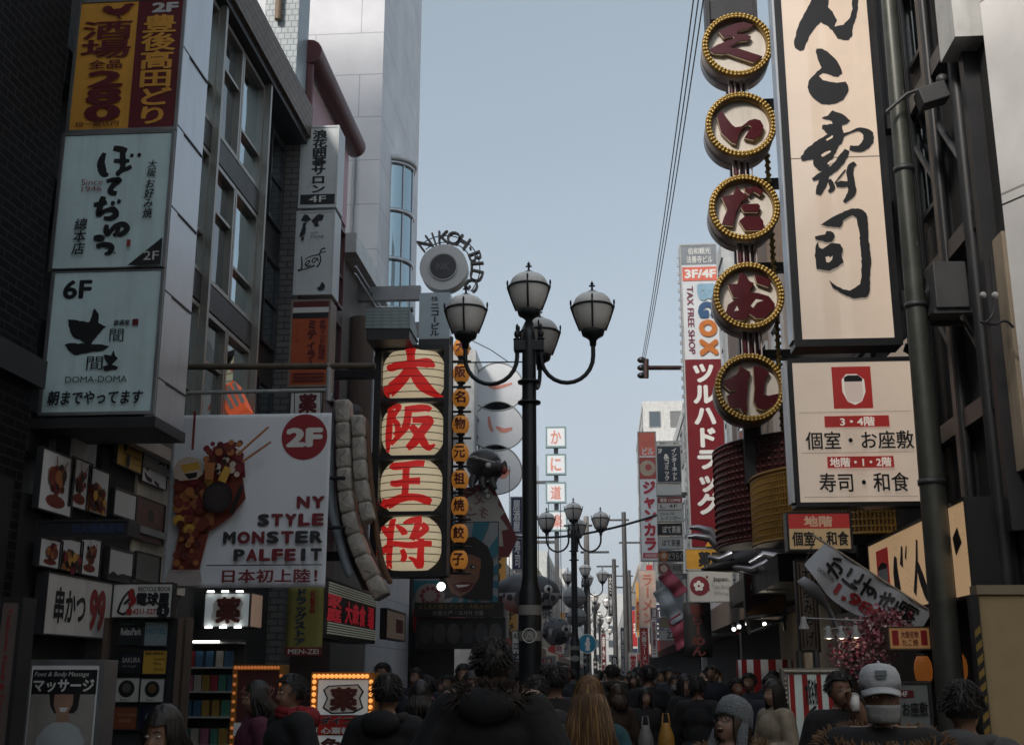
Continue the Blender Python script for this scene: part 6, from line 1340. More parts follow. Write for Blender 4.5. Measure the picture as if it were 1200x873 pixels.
for (x0, y0, x1, y1), base, items, lb in [((769, 517, 799, 522), WS, [('貸室ビル 案内', .1, .2, .9, .8, STEEL, 0, False)], 'thin grey header strip topping the column of shop signs'),
        ((769, 523, 799, 565), mat('navy_panel', (.02, .035, .055), .4), [('インターネット', .6, .04, .86, .97, WINK, .03, True), ('&コミック', .28, .2, .52, .97, WINK, .03, True), ('2F', .04, .06, .22, .18, WINK, .02, False)], 'navy internet cafe sign with two columns of white kana'),
        ((769, 567, 799, 580), WS, [], 'blank white panel in the column of shop signs'),
        ((770, 582, 800, 597), WS, [], 'white shop sign with a red upper band'),
        ((770, 598, 800, 611), WS, [('zone は', .1, .1, .7, .4, INK, 0, False), ('レインボー', .15, .5, .95, .9, INK, .01, False)], 'white shop sign reading rainbow in black kana'),
        ((770, 613, 800, 627), mat('near_black', (.015, .016, .02), .4), [('ぼて茶屋', .2, .2, .95, .85, WINK, .03, False)], 'black tea house sign with white kana'),
        ((771, 629, 801, 643), WS, [('ぼて茶屋', .15, .2, .9, .8, INK, .02, False)], 'white tea house sign with black kana'),
        ((771, 645, 801, 658), mat('near_black', (.015, .016, .02), .4), [('どうらく', .4, .15, .98, .85, PLANT, .03, False)], 'black sign with a brown food picture and pale kana'),
        ((771, 660, 801, 672), mat('grey_panel', (.3, .3, .3), .5), [('ときの花', .45, .15, .95, .8, INK, .03, False)], 'grey sign with a red round emblem'),
        ((772, 674, 801, 722), mat('blue_grey_panel', (.22, .28, .32), .3), [], 'tall blank blue grey panel low in the column'),
        ((772, 723, 801, 736), mat('khaki_panel', (.28, .26, .18), .4), [('Lu', .55, .2, .95, .8, STEEL, .02, False)], 'khaki strip low in the column of shop signs'),
        ((772, 738, 801, 750), WS, [('ZAZ', .3, .15, .98, .85, INK, .02, False)], 'white sign with black serif capitals ending the column')]:
    s = Sign('shop_sign', lb, FY(Ys), (x0, y0, x1, y1), .2, base, PLANT, .015, 'sign', GS)
    if 'red upper' in lb: s.rect(0, 0, 1, .5, BR, 'band'); s.text('喫茶 COFFEE', .1, .1, .95, .42, WINK, .02); s.text('L. 4F', .1, .6, .8, .9, INK, .01)
    if 'brown food' in lb: s.disc(.2, .5, .14, CAR); s.disc(.22, .45, .07, CRM)
    if 'round emblem' in lb: s.disc(.22, .5, .15, BR); s.disc(.22, .5, .1, CRM)
    for t, a0, b0, a1, b1, mm, bo, vt in items: s.text(t, a0, b0, a1, b1, mm, bo, vt)
    s.done()
part('arm', STEEL, s.root, lambda b: b.box(s.u1 + .02, XR, Ys + .05, Ys + .15, s.v0 + .1, s.v0 + .2))

# ---- pole bracket with insulators, wires
r = thing('wire_bracket', 'rusty bracket with insulators that carries three wires past the drugstore sign', 'bracket', at(775, 430, 24.5))
BRK = mat('rust_red_steel', (.09, .05, .045), .6, .3)
part('arm', BRK, r, lambda b: b.tube([at(757, 431, 24.5), at(798, 431, 25.2)], .05, 6))
part('cross', BRK, r, lambda b: b.tube([at(757, 421, 24.5), at(757, 443, 24.5)], .06, 6))
for y in (422, 431, 440): part('insulator', BLACK, r, lambda b: b.ball(at(752, y, 24.5), (.1, .07, .07), 8, 6))
WIRE = mat('wire_teal', (.08, .13, .14), .5)
for i, (y, x2, lb) in enumerate(((422, 814, 'long thin wire climbing overhead from the bracket, outermost of three'), (431, 820, 'long thin wire climbing overhead from the bracket, middle of three'), (440, 826, 'long thin wire climbing overhead from the bracket, innermost of three'))):
    a, e = at(752, y, 24.5), at(x2 + 2, -25, 9)
    L = [a.lerp(e, t) + Vector((0, 0, -.35 * 4 * t * (1 - t) * .5)) for t in [k / 16 for k in range(17)]]
    solo('overhead_wire', lb, 'wire', MB().tube(L, .0065, 5), WIRE, a, 'three wires from the bracket')
a, m_, e = at(545, 622, 36), at(655, 629, 36), at(800, 594, 33.5)
L = [Vector(p) for p in smooth_line([tuple(a), tuple(at(600, 628, 36)), tuple(m_), tuple(at(720, 618, 35)), tuple(e)], 6)]
solo('street_cable', 'black cable sagging across the street behind the second lamp', 'cable', MB().tube(L, .035, 6), BLACK, m_)
a, e = at(520, 425, 30), at(640, 424, 30)
solo('span_wire', 'grey wire crossing behind the tall lamp post at the curve of its arms', 'wire', MB().tube([a, e], .02, 5), STEEL, a)
solo('span_wire', 'slack thin wire running up from the octopus to the white tower', 'wire', MB().tube([at(545, 395, 29), at(575, 410, 30), at(597, 425, 30)], .012, 5), STEEL, at(575, 410, 30))

# ---- low right: shop signs, flag, blossoms
s = Sign('upright_sign', 'cream and dark striped upright souvenir sign with black brush kana', FY(14.6), (931, 656, 962, 764), .14, mat('souvenir_cream', (.22, .19, .14), .5, var=.15), SC, .025, 'sign')
for a0 in (.08, .82): s.rect(a0, .02, a0 + .1, .98, mat('souvenir_brown', (.05, .02, .015), .5), 'stripe')
s.text('大阪みやげ', .25, .05, .78, .97, PLANT, .09, True); s.text('大阪みやげ', .25, .05, .78, .97, INK, .04, True); s.done()
LEDF = mat('led_frame', (.3, .28, .25), .5, var=.3)
s = Sign('striped_sign', 'red and white striped lit souvenir sign with black brush kana in a beaded frame', FY(10.6), (916, 783, 992, 920), .16, mat('striped_white', (.5, .58, .55), .4, em=.08), LEDF, .05, 'sign')
for a0, a1 in ((.02, .13), (.3, .42), (.62, .72), (.86, .98)): s.rect(a0, 0, a1, 1, RED, 'stripe')
s.text('大阪名物', .35, .04, .62, .3, INK, .05); s.text('くいだおれ', .36, .3, .66, .95, INK, .07, True)
b = s.get('frame_bead', mat('bead_pale', (.6, .55, .45), .4))
for i in range(22):
    for u, v in ((s.u0 - .025 + (s.W + .05) * i / 22, s.v1 + .025), (s.u0 - .025, s.v0 + s.H * i / 22), (s.u1 + .025, s.v0 + s.H * i / 22)): b.ball(s.fr.P(u, v, .02), .013, 6, 4)
s.done()
part('post', STEEL, s.root, lambda b: [b.tube([s.fr.P(u, s.v1 + .05, -.08), s.fr.P(u, s.v1 + .2, -.08)], .03, 8) for u in (s.u0 + .12, s.u1 - .12)])
s = Sign('sign', 'pale 4F parlour sign with black kana behind the man in the white cap', FY(8.4), (1048, 798, 1100, 920), .1, mat('parlour_grey', (.22, .25, .25), .4, var=.1), DARK, .02)
s.rect(.05, .06, .52, .14, DRED, 'band'); s.text('4F', .1, .07, .3, .13, WINK, .03); s.text('お座敷', .08, .18, .95, .33, INK, .03); s.done()
s = Sign('lightbox_sign', 'orange lit box with red blocks and brown writing by the utility pole', FY(11.2), (1040, 734, 1092, 761), .25, mat('lit_orange_box', (.55, .28, .11), .4, em=.08, var=.1), BROWNW, .012, 'sign')
for a0 in (.06, .78): s.rect(a0, .12, a0 + .16, .85, RED, 'block')
s.text('大阪名物', .28, .15, .72, .5, BR, .03); s.text('たこ焼', .3, .55, .7, .88, BR, .03); s.done()
# flag
p0, p1 = at(966, 637, 11.7), at(1091, 718, 11.7)
u = (p1 - p0).normalized(); n_ = Vector((0, -1, 0)); v = n_.cross(u)
ff = Fr(p0, u, v, n_); L = (p1 - p0).length
def fl_bot(t): return -(.28 + .14 * math.sin(min(1, t * 1.35) * math.pi * .9) - .2 * max(0, t - .55))
ff.bend = lambda a, b: .045 * math.sin(a * 7 + 1) * min(1, -b * 2.5) + .02 * math.sin(a * 17)
FLG = mat('flag_white', (.5, .53, .58), .75, var=.08, bump=.2, bscale=9)
s = Sign('banner', 'white crab hotpot flag with black kana and a red price streaming from a tilted pole', ff, (0, -.4, L, 0), .01, False, None, 0, 'banner', px=False)
nx, ny = 30, 8
g_ = [ff.P(L * i / nx - .06 * (j / ny) * (1 - i / nx), fl_bot(i / nx) * j / ny, 0) for j in range(ny + 1) for i in range(nx + 1)]
s.get('cloth', FLG).add(g_, [(j * (nx + 1) + i + 1, j * (nx + 1) + i, (j + 1) * (nx + 1) + i, (j + 1) * (nx + 1) + i + 1) for j in range(ny) for i in range(nx)], True)
fv = Fr(p0, v, -u, n_); fv.bend = lambda a, b: ff.bend(-b, a)
old = s.fr; s.fr = fv
s.u0, s.v1, s.W, s.H = -.22, -.1, .19, 1.05
s.k = .012; s.text('かにすき鍋', -.1, 0, 1.0, .92, INK, .035, True)
s.u0, s.W = -.22, .19
s.fr = old; s.u0, s.v1, s.W, s.H = 0, 0, L, .4
s.k = .012; s.text('1,980', .26, .6, .72, .92, mat('price_red', (.35, .02, .025), .5), .05); s.text('DOHTON', .06, .58, .22, .68, INK, 0); s.done()
part('pole', mat('flag_pole', (.4, .36, .3), .5), s.root, lambda b: b.tube([p0 - u * .15 + v * .01, p1 + u * .1 + v * .01], .012, 6))
part('cord', DARK, s.root, lambda b: b.tube([p0 - u * .1, p0 - u * .05 - v * .3], .006, 4))
L2 = [at(x, y, 11.9) for x, y in ((938, 678), (962, 700), (978, 730), (988, 760), (1002, 790))]
r = solo('streamer', 'narrow twisted white streamer with grey writing hanging below the flag', 'banner', MB(), FLG, L2[0])
mb = MB(); S_ = [Vector(p) for p in smooth_line([tuple(p) for p in L2], 6)]
vs = []
for i, p in enumerate(S_): w_ = .045 + .02 * math.sin(i * .5); t = i * .12; vs += [p + Vector((w_ * math.cos(t) * .8, -.05 * math.sin(t), w_ * .5)), p - Vector((w_ * math.cos(t) * .8, -.05 * math.sin(t), w_ * .5))]
mb.add(vs, [(2 * i, 2 * i + 1, 2 * i + 3, 2 * i + 2) for i in range(len(S_) - 1)], True)
bpy.data.objects.remove(r)
r = solo('streamer', 'narrow twisted white streamer hanging below the crab hotpot flag', 'banner', mb, FLG, L2[0]); q = r.modifiers.new('thickness', 'SOLIDIFY'); q.thickness = .004
# blossom decoration
r = thing('blossom_decoration', 'drooping artificial cherry branch with pink blossoms beside the orange lit box', 'plant', at(1020, 740, 11.5))
BRC = mat('branch_brown', (.07, .035, .03), .7)
rnd = random.Random(9)
tips = []
def branches(b):
    o = at(1050, 722, 11.6)
    for k in range(16):
        e = at(rnd.uniform(978, 1046), rnd.uniform(738, 800), 11.5 + rnd.uniform(-.25, .3)); mid = o.lerp(e, .5) + Vector((rnd.uniform(-.05, .05), 0, rnd.uniform(.02, .12)))
        L = [Vector(p) for p in smooth_line([tuple(o), tuple(mid), tuple(e)], 6)]; b.tube(L, [.008] * (len(L) - 1) + [.003], 4); tips.extend(L[2:])
part('branch', BRC, r, branches)
for nm_, cc, seed, cnt in (('blossom', (.62, .2, .27), 1, 620), ('pale_blossom', (.72, .5, .52), 2, 520), ('dark_blossom', (.3, .03, .06), 3, 330)):
    def bl(b):
        rn = random.Random(seed)
        for i in range(cnt):
            p = rn.choice(tips) + Vector((rn.gauss(0, .06), rn.gauss(0, .07), rn.gauss(-.01, .06))); sz = rn.uniform(.012, .026); ax = Vector((rn.uniform(-1, 1), rn.uniform(-1.2, .3), rn.uniform(-1, .6))).normalized(); a = ax.orthogonal().normalized(); c = ax.cross(a)
            b.add([p] + [p + (a * math.cos(t) + c * math.sin(t)) * sz * (1 if k % 2 else .55) + ax * sz * .35 for k, t in enumerate([2 * math.pi * k / 10 for k in range(10)])], [(0, 1 + k, 1 + (k + 1) % 10) for k in range(10)])
    part(nm_, mat(nm_ + '_pink', cc, .6, var=.2), r, bl)
# bell lamps on a rod
r = thing('lamp_rail', 'pale rod with bell shaped spot lamps over the striped sign', 'lamp', at(950, 735, 11.3))
part('rod', PLANT, r, lambda b: (b.tube([at(942, 724, 11.3), at(1012, 727, 11.3)], .008, 6), b.tube([at(965, 737, 11.3), at(1000, 735, 11.3)], .007, 6)))
for x, y in ((942, 731), (971, 742), (986, 742), (1003, 741)):
    c = at(x, y, 11.3); sh = MB().lathe([(.0, .07), (.02, .065), (.028, .02), (.045, -.03), (.05, -.045)], c, n=14).build('shade', PLANT, r); MB().ball(c + Vector((0, 0, -.03)), (.034, .034, .02), 10, 6).build('bulb', mat('warm_lamp', (1, .8, .55), .5, em=3 if x > 950 else .3, var=0) if x > 950 else PLANT, sh)
# lit counter with lanterns inside the restaurant
for i, (x, y, lb) in enumerate(((1082, 785, 'orange paper lantern glowing in the restaurant window'), (1123, 782, 'amber paper lantern hanging right of the utility pole'))):
    c = at(x, y, 11.8); r = thing('small_lantern', lb, 'lantern', (c.x, c.y, c.z - .15), 'lanterns in the restaurant window')
    part('shade', mat('amber_shade', (.5, .16, .03), .5, em=.12), r, lambda b: b.lathe([(.001, -.13), (.05, -.13), (.078, -.07), (.085, 0), (.078, .07), (.05, .13), (.001, .13)], c, n=18)); part('cap', DARK, r, lambda b: [b.lathe([(.001, z), (.05, z), (.05, z + .025), (.001, z + .025)], c, n=12) for z in (-.15, .125)])
# spot lights over the drugstore door
for i, (x, y) in enumerate(((860, 737), (866, 734), (876, 731), (896, 731))):
    c = at(x, y, 21.0); r = thing('spot_lamp', ['small glowing spot lamp first in the line before the timber shutter', 'small glowing spot lamp second in the line before the timber shutter', 'small glowing spot lamp third in the line before the timber shutter', 'glowing spot lamp under the dark red drugstore sign'][i], 'lamp', c, 'spot lamps over the drugstore door')
    part('bulb', mat('spot_glow', (1, .98, .95), .5, em=2.2, var=0), r, lambda b: b.ball(c, .035, 8, 6)); part('housing', DARK, r, lambda b: b.lathe([(.04, .0), (.045, .05), (.02, .12), (.0, .12)], c, (0, .8, .6), 10))
    if i in (1, 3):
        L_ = bpy.data.lights.new('spot_lamp_glow', 'POINT'); L_.energy = 1.6; L_.color = (1, .86, .68); L_.shadow_soft_size = .04; lo = bpy.data.objects.new('spot_lamp_glow', L_); col.objects.link(lo); lo.parent = r; lo.location = (0, .0, -.12)
# red and white puppet drum stand
r = thing('striped_drum', 'red and white striped round drum stand before the pale shop wall', 'drum', at(897, 800, 18.5))
c = at(897, 797, 18.5)
part('drum', WINK, r, lambda b: b.lathe([(.001, 0), (.42, 0), (.42, .5), (.001, .5)], (c.x, c.y, c.z - .2), n=24))
part('stripe', RED, r, lambda b: [b.add([(c.x + .424 * math.cos(t), c.y + .424 * math.sin(t), c.z - .2 + z) for z in (0, .5) for t in (a, a + .13, a + .26)], [(0, 1, 4, 3), (1, 2, 5, 4)]) for a in [2 * math.pi * k / 12 for k in range(12)]])
part('post', DARK, r, lambda b: b.tube([(c.x, c.y, .1), (c.x, c.y, c.z - .2)], .08, 8))

# ================================================================ far down the street
r = thing('pedestrian_sign', 'round blue traffic sign with a white walking figure arrow', 'road sign', at(688, 772, 45))
c = at(688, 754, 45)
part('disc', mat('sign_blue', (.02, .24, .38), .35, var=.05), r, lambda b: b.lathe([(.001, -.02), (.34, -.02), (.34, .02), (.001, .02)], c, (0, 1, 0), 28, False))
part('rim', WINK, r, lambda b: b.lathe([(.33, -.022), (.355, -.022), (.355, .0), (.33, .0)], c, (0, 1, 0), 28, False))
part('figure', WINK, r, lambda b: b.prism(lambda a, e, d: c + Vector((a, -.024 - d, e)), [(-.06, -.25), (.1, -.25), (.1, -.05), (.13, -.02), (.08, .12), (.1, .18), (.04, .26), (-.03, .18), (-.02, .1), (-.1, -.02), (-.05, -.06)], 0, .004))
part('post', STEEL, r, lambda b: b.tube([(c.x, c.y + .06, 0), (c.x, c.y + .06, c.z + .3)], .035, 8))
for x, y, rr, lb in ((673, 700, .36, 'upper grey round paper lantern behind the second street lamp'), (676, 723, .31, 'lower grey round paper lantern behind the second street lamp')):
    c = at(x, y, 38); r = thing('round_lantern', lb, 'lantern', (c.x, c.y, c.z - rr), 'grey round lanterns')
    part('shade', mat('grey_paper', (.3, .33, .34), .5, var=.1), r, lambda b: b.ball(c, rr, 24, 14)); part('rib', STEEL, r, lambda b: b.tube([c + Vector((rr * 1.005 * math.cos(t), rr * 1.005 * math.sin(t), 0)) for t in [2 * math.pi * k / 28 for k in range(29)]], .012, 5, False)); part('cord', DARK, r, lambda b: b.tube([c + Vector((0, 0, rr)), c + Vector((0, 0, rr + .5))], .012, 4))
# utility poles and upright signs shrinking into the haze
for px, Y, top, lb in ((689.5, 58, 605, 'pale concrete pole behind the blue round sign'), (722, 75, 655, 'slim far pole carrying a black upright sign'), (740, 95, 668, 'far pole with a cross arm before the tan house'), (735, 68, 600, 'hazy pole with a tall vertical rule of brackets')):
    z = at(px, top, Y).z; q = at(px, 780, Y); r = thing('far_pole', lb, 'pole', (q.x, Y, 0), 'poles far down the street')
    part('pole', CONC if px < 700 else STEEL, r, lambda b: b.lathe([(.17, 0), (.13, z)], (q.x, Y, 0), n=10)); part('cross_arm', STEEL, r, lambda b: [b.box(q.x - 1.1 + o, q.x + .3 + o, Y - .06, Y + .06, z - dz, z - dz + .1) for o, dz in ((.0, .5), (.8, 1.8))])
FARS = [((712, 672, 719, 722), 62, INK, '大たこ焼き', WINK, 'black upright sign with white kana beyond the lamps'), ((716, 768, 725, 796), 52, INK, 'BOOK', WINK, 'low black upright sign with white capitals above the crowd'), ((748, 668, 770, 735), 56, mat('peach_print', (.6, .45, .38), .5), 'ラーメン', mat('coral_print', (.55, .16, .1), .5), 'tall pale sign with coral noodle kana under the karaoke sign'),
        ((749, 735, 761, 785), 50, RED, '大衆ラーメン', WINK, 'narrow bright red noodle sign with white kana'), ((762, 712, 771, 724), 48, DRED, '酒', WINK, 'small dark red sign stacked over a white one'), ((762, 725, 771, 770), 48, WINK, '居酒屋三', BR, 'narrow white sign with red and grey kana by the noodle sign'),
        ((736, 764, 748, 800), 60, WINK, '薬', RED, 'pale far panel with a red mark near the crowd'), ((704, 742, 711, 790), 66, DRED, '串かつ', WINK, 'slim dark red upright sign far along'), ((727, 735, 733, 790), 58, mat('navy', (.02, .03, .09), .4), '寿司処', WINK, 'slim navy upright sign far along'), ((744, 700, 751, 740), 62, mat('amber_print', (.6, .3, .05), .5), '祭', BR, 'small amber banner hanging before the pale sign'),
        ((640, 768, 652, 800), 42, mat('pattern_grey', (.25, .26, .26), .5), '商店街', INK, 'grey patterned panel low behind the pufferfish'), ((655, 780, 672, 800), 44, RED, '安売り', WINK, 'low red shop sign over the crowd near the lamp'), ((634, 770, 648, 778), 36, RED, '土産', WINK, 'red awning sign under the hanging pufferfish'),
        ((694, 700, 700, 735), 80, mat('pattern_grey', (.25, .26, .26), .5), '劇場', WINK, 'hazy grey upright sign behind the fourth lamp'), ((756, 590, 766, 650), 90, PALE, '旅館', mat('coral_print', (.55, .16, .1), .5), 'pale sign hidden behind the karaoke blade')]
for bx, Y, base, t, ink, lb in FARS:
    vert = bx[3] - bx[1] > bx[2] - bx[0]
    s = Sign('far_sign', lb, FY(Y), bx, .2, base, PLANT, .03, 'sign', 'signs far down the street'); s.text(t, .14, .05, .88, .95, ink, .03, vert); s.done()
rnd = random.Random(77); cnt = {}
ORD = 'first second third fourth fifth sixth seventh eighth ninth tenth'.split()
PAL = {'white': (PALE, BR), 'red': (RED, WINK), 'dark': (INK, WINK), 'peach': (mat('peach_print', (.6, .45, .38), .5), BR), 'amber': (mat('amber_print', (.6, .3, .05), .5), INK), 'navy': (mat('navy', (.02, .03, .09), .4), WINK), 'grey': (mat('pattern_grey', (.25, .26, .26), .5), INK)}
for sd in (-1, 1):
    y = 41 if sd < 0 else 54
    while y < 150:
        cn = rnd.choice(list(PAL)); k = cnt[(cn, sd)] = cnt.get((cn, sd), -1) + 1
        base, ink = PAL[cn]; w_ = rnd.uniform(.6, 1.3); h_ = rnd.uniform(1.6, 4.5); z0 = rnd.uniform(2.7, 5.5); x1 = (XL + .1) if sd < 0 else (XR - .1 - w_); t = rnd.choice(['居酒屋', 'たこ焼', 'カラオケ', 'お好み焼', '薬', 'ラーメン', '串カツ', '寿司', '焼肉', '喫茶'])
        s = Sign('far_sign', 'small far %s blade sign, %s %s one along the %s row' % (cn, ORD[min(k, 9)], cn, 'left' if sd < 0 else 'right'), FY(y), (x1, z0, x1 + w_, z0 + h_), .18, base, PLANT, .03, 'sign', 'signs far down the street', px=False)
        n = len(t); hh = min(.9 / n, w_ * .8 / h_); s.text(t, .12, .5 - hh * n / 2, .88, .5 + hh * n / 2, ink, .03, True); s.done(); y += rnd.uniform(2.2, 5.5)
for (x0, y0, x1, y1), c_, lb in (((778, 672, 800, 690), (.28, .05, .09), 'upper pink slanting streamer before the shop sign column'), ((772, 690, 795, 722), (.3, .36, .42), 'pale blue slanting streamer before the shop sign column'), ((790, 722, 801, 752), (.28, .05, .09), 'lower pink slanting streamer beside the black banner')):
    m_ = mat('streamer_%d' % x0, c_, .7, var=.15); a, e = at(x0, y0, 31), at(x1, y1 + 6, 31); w_ = Vector((.16, 0, .1))
    mb = MB(); N = 10
    vs = []
    for i in range(N + 1): p = a.lerp(e, i / N) + Vector((0, .06 * math.sin(i), 0)); vs += [p - w_, p + w_]
    mb.add(vs, [(2 * i, 2 * i + 1, 2 * i + 3, 2 * i + 2) for i in range(N)], True); o = solo('slanting_streamer', lb, 'banner', mb, m_, a, 'slanting streamers before the sign column'); q = o.modifiers.new('thickness', 'SOLIDIFY'); q.thickness = .01
# shopfront awnings low on the left, beyond the lamp
for i, (px, Y, c_, lb) in enumerate(((640, 30, (.35, .05, .03), 'sloping red awning low beyond the lamp post'), (655, 40, (.4, .1, .07), 'smaller sunlit red awning farther on'))):
    r = thing('shop_awning', lb, 'awning', (-4.2, Y, 2.6), 'red awnings along the far left shops')
    part('canvas', mat('awning_%d' % i, c_, .7, var=.2), r, lambda b: b.add([(XL + .2, Y, 3.3), (XL + .2, Y + 6, 3.3), (XL + 2.3, Y + 6, 2.6), (XL + 2.3, Y, 2.6), (XL + 2.3, Y, 2.4), (XL + 2.3, Y + 6, 2.4)], [(0, 3, 2, 1), (3, 4, 5, 2), (0, 1, 2, 3), (3, 2, 5, 4)]))
    part('pole', STEEL, r, lambda b: [b.tube([(XL + 2.25, y, 0), (XL + 2.25, y, 2.6)], .03, 6) for y in (Y + .1, Y + 5.9)])

# ================================================================ people
SKIN = mat('skin', (.26, .145, .095), .5, var=.1, bump=.1, bscale=80); SKIN2 = mat('skin_pale', (.34, .2, .145), .5, var=.1)
HAIRB = mat('black_hair', (.012, .009, .008), .45, var=.3, sc_=30, stretch=(1, 1, .1), bump=.4, bscale=60)
HAIRD = mat('brown_hair', (.05, .028, .016), .4, var=.5, sc_=30, stretch=(1, 1, .1), bump=.4, bscale=60)
BLOND = mat('blonde_hair', (.19, .1, .045), .38, var=.75, sc_=22, stretch=(1, 1, .06))
SHOE = mat('shoe_black', (.015, .014, .014), .5)
def coat(n, c, r=.85): return mat(n, c, r, var=.35, sc_=8, bump=.5, bscale=14)
BLK = coat('coat_black', (.012, .012, .014)); NAV = coat('coat_navy', (.014, .017, .03)); CHAR = coat('coat_charcoal', (.03, .03, .033)); OLV = coat('coat_olive', (.03, .03, .02))
BRNC = coat('coat_brown', (.05, .03, .02)); GRYC = coat('coat_grey', (.09, .09, .095)); BEIC = coat('jacket_beige', (.36, .3, .23)); TEAC = coat('jacket_teal', (.02, .08, .1)); PNKC = coat('coat_plum', (.1, .02, .045)); REDC_ = coat('hood_red', (.28, .015, .025)); CRMC = coat('coat_cream', (.25, .22, .18))
JEAN = coat('jeans_dark', (.02, .025, .04)); TROU = coat('trousers_black', (.012, .012, .013))
FUR = mat('fur_tan', (.22, .13, .07), .8, var=.4, sc_=20); FURD = mat('fur_dark', (.05, .035, .028), .8, var=.4, sc_=20)

def remeshed(name, b, voxel, mats, pick, parent):
    me = bpy.data.meshes.new('raw'); me.from_pydata(b.v, [], b.f); o = bpy.data.objects.new('raw', me); col.objects.link(o)
    q = o.modifiers.new('r', 'REMESH'); q.mode = 'VOXEL'; q.voxel_size = voxel
    q = o.modifiers.new('s', 'SMOOTH'); q.factor = .5; q.iterations = 3
    dg = bpy.context.evaluated_depsgraph_get(); dg.update()
    out = bpy.data.meshes.new_from_object(o.evaluated_get(dg)); out.name = name
    bpy.data.objects.remove(o); bpy.data.meshes.remove(me)
    out.materials.clear()
    for m in mats: out.materials.append(m)
    idx = [pick(p.center) for p in out.polygons]
    out.polygons.foreach_set('material_index', idx); out.polygons.foreach_set('use_smooth', [True] * len(idx)); out.update()
    r = bpy.data.objects.new(name, out); col.objects.link(r); r.parent = parent
    return r
def capsule(b, p, q, r0, r1, n=12, fl=1.0):
    p, q = Vector(p), Vector(q); d = (q - p); L = d.length; d.normalize()
    L_ = [p - d * r0 * math.cos(t) for t in ()]
    pts, rs = [], []
    for k in range(5): t = math.pi / 2 * k / 4; pts.append(p - d * r0 * math.cos(t)); rs.append(max(.001, r0 * math.sin(t)))
    for k in range(5): t = math.pi / 2 * (4 - k) / 4; pts.append(q + d * r1 * math.cos(t)); rs.append(max(.001, r1 * math.sin(t)))
    b.tube(pts, rs, n)

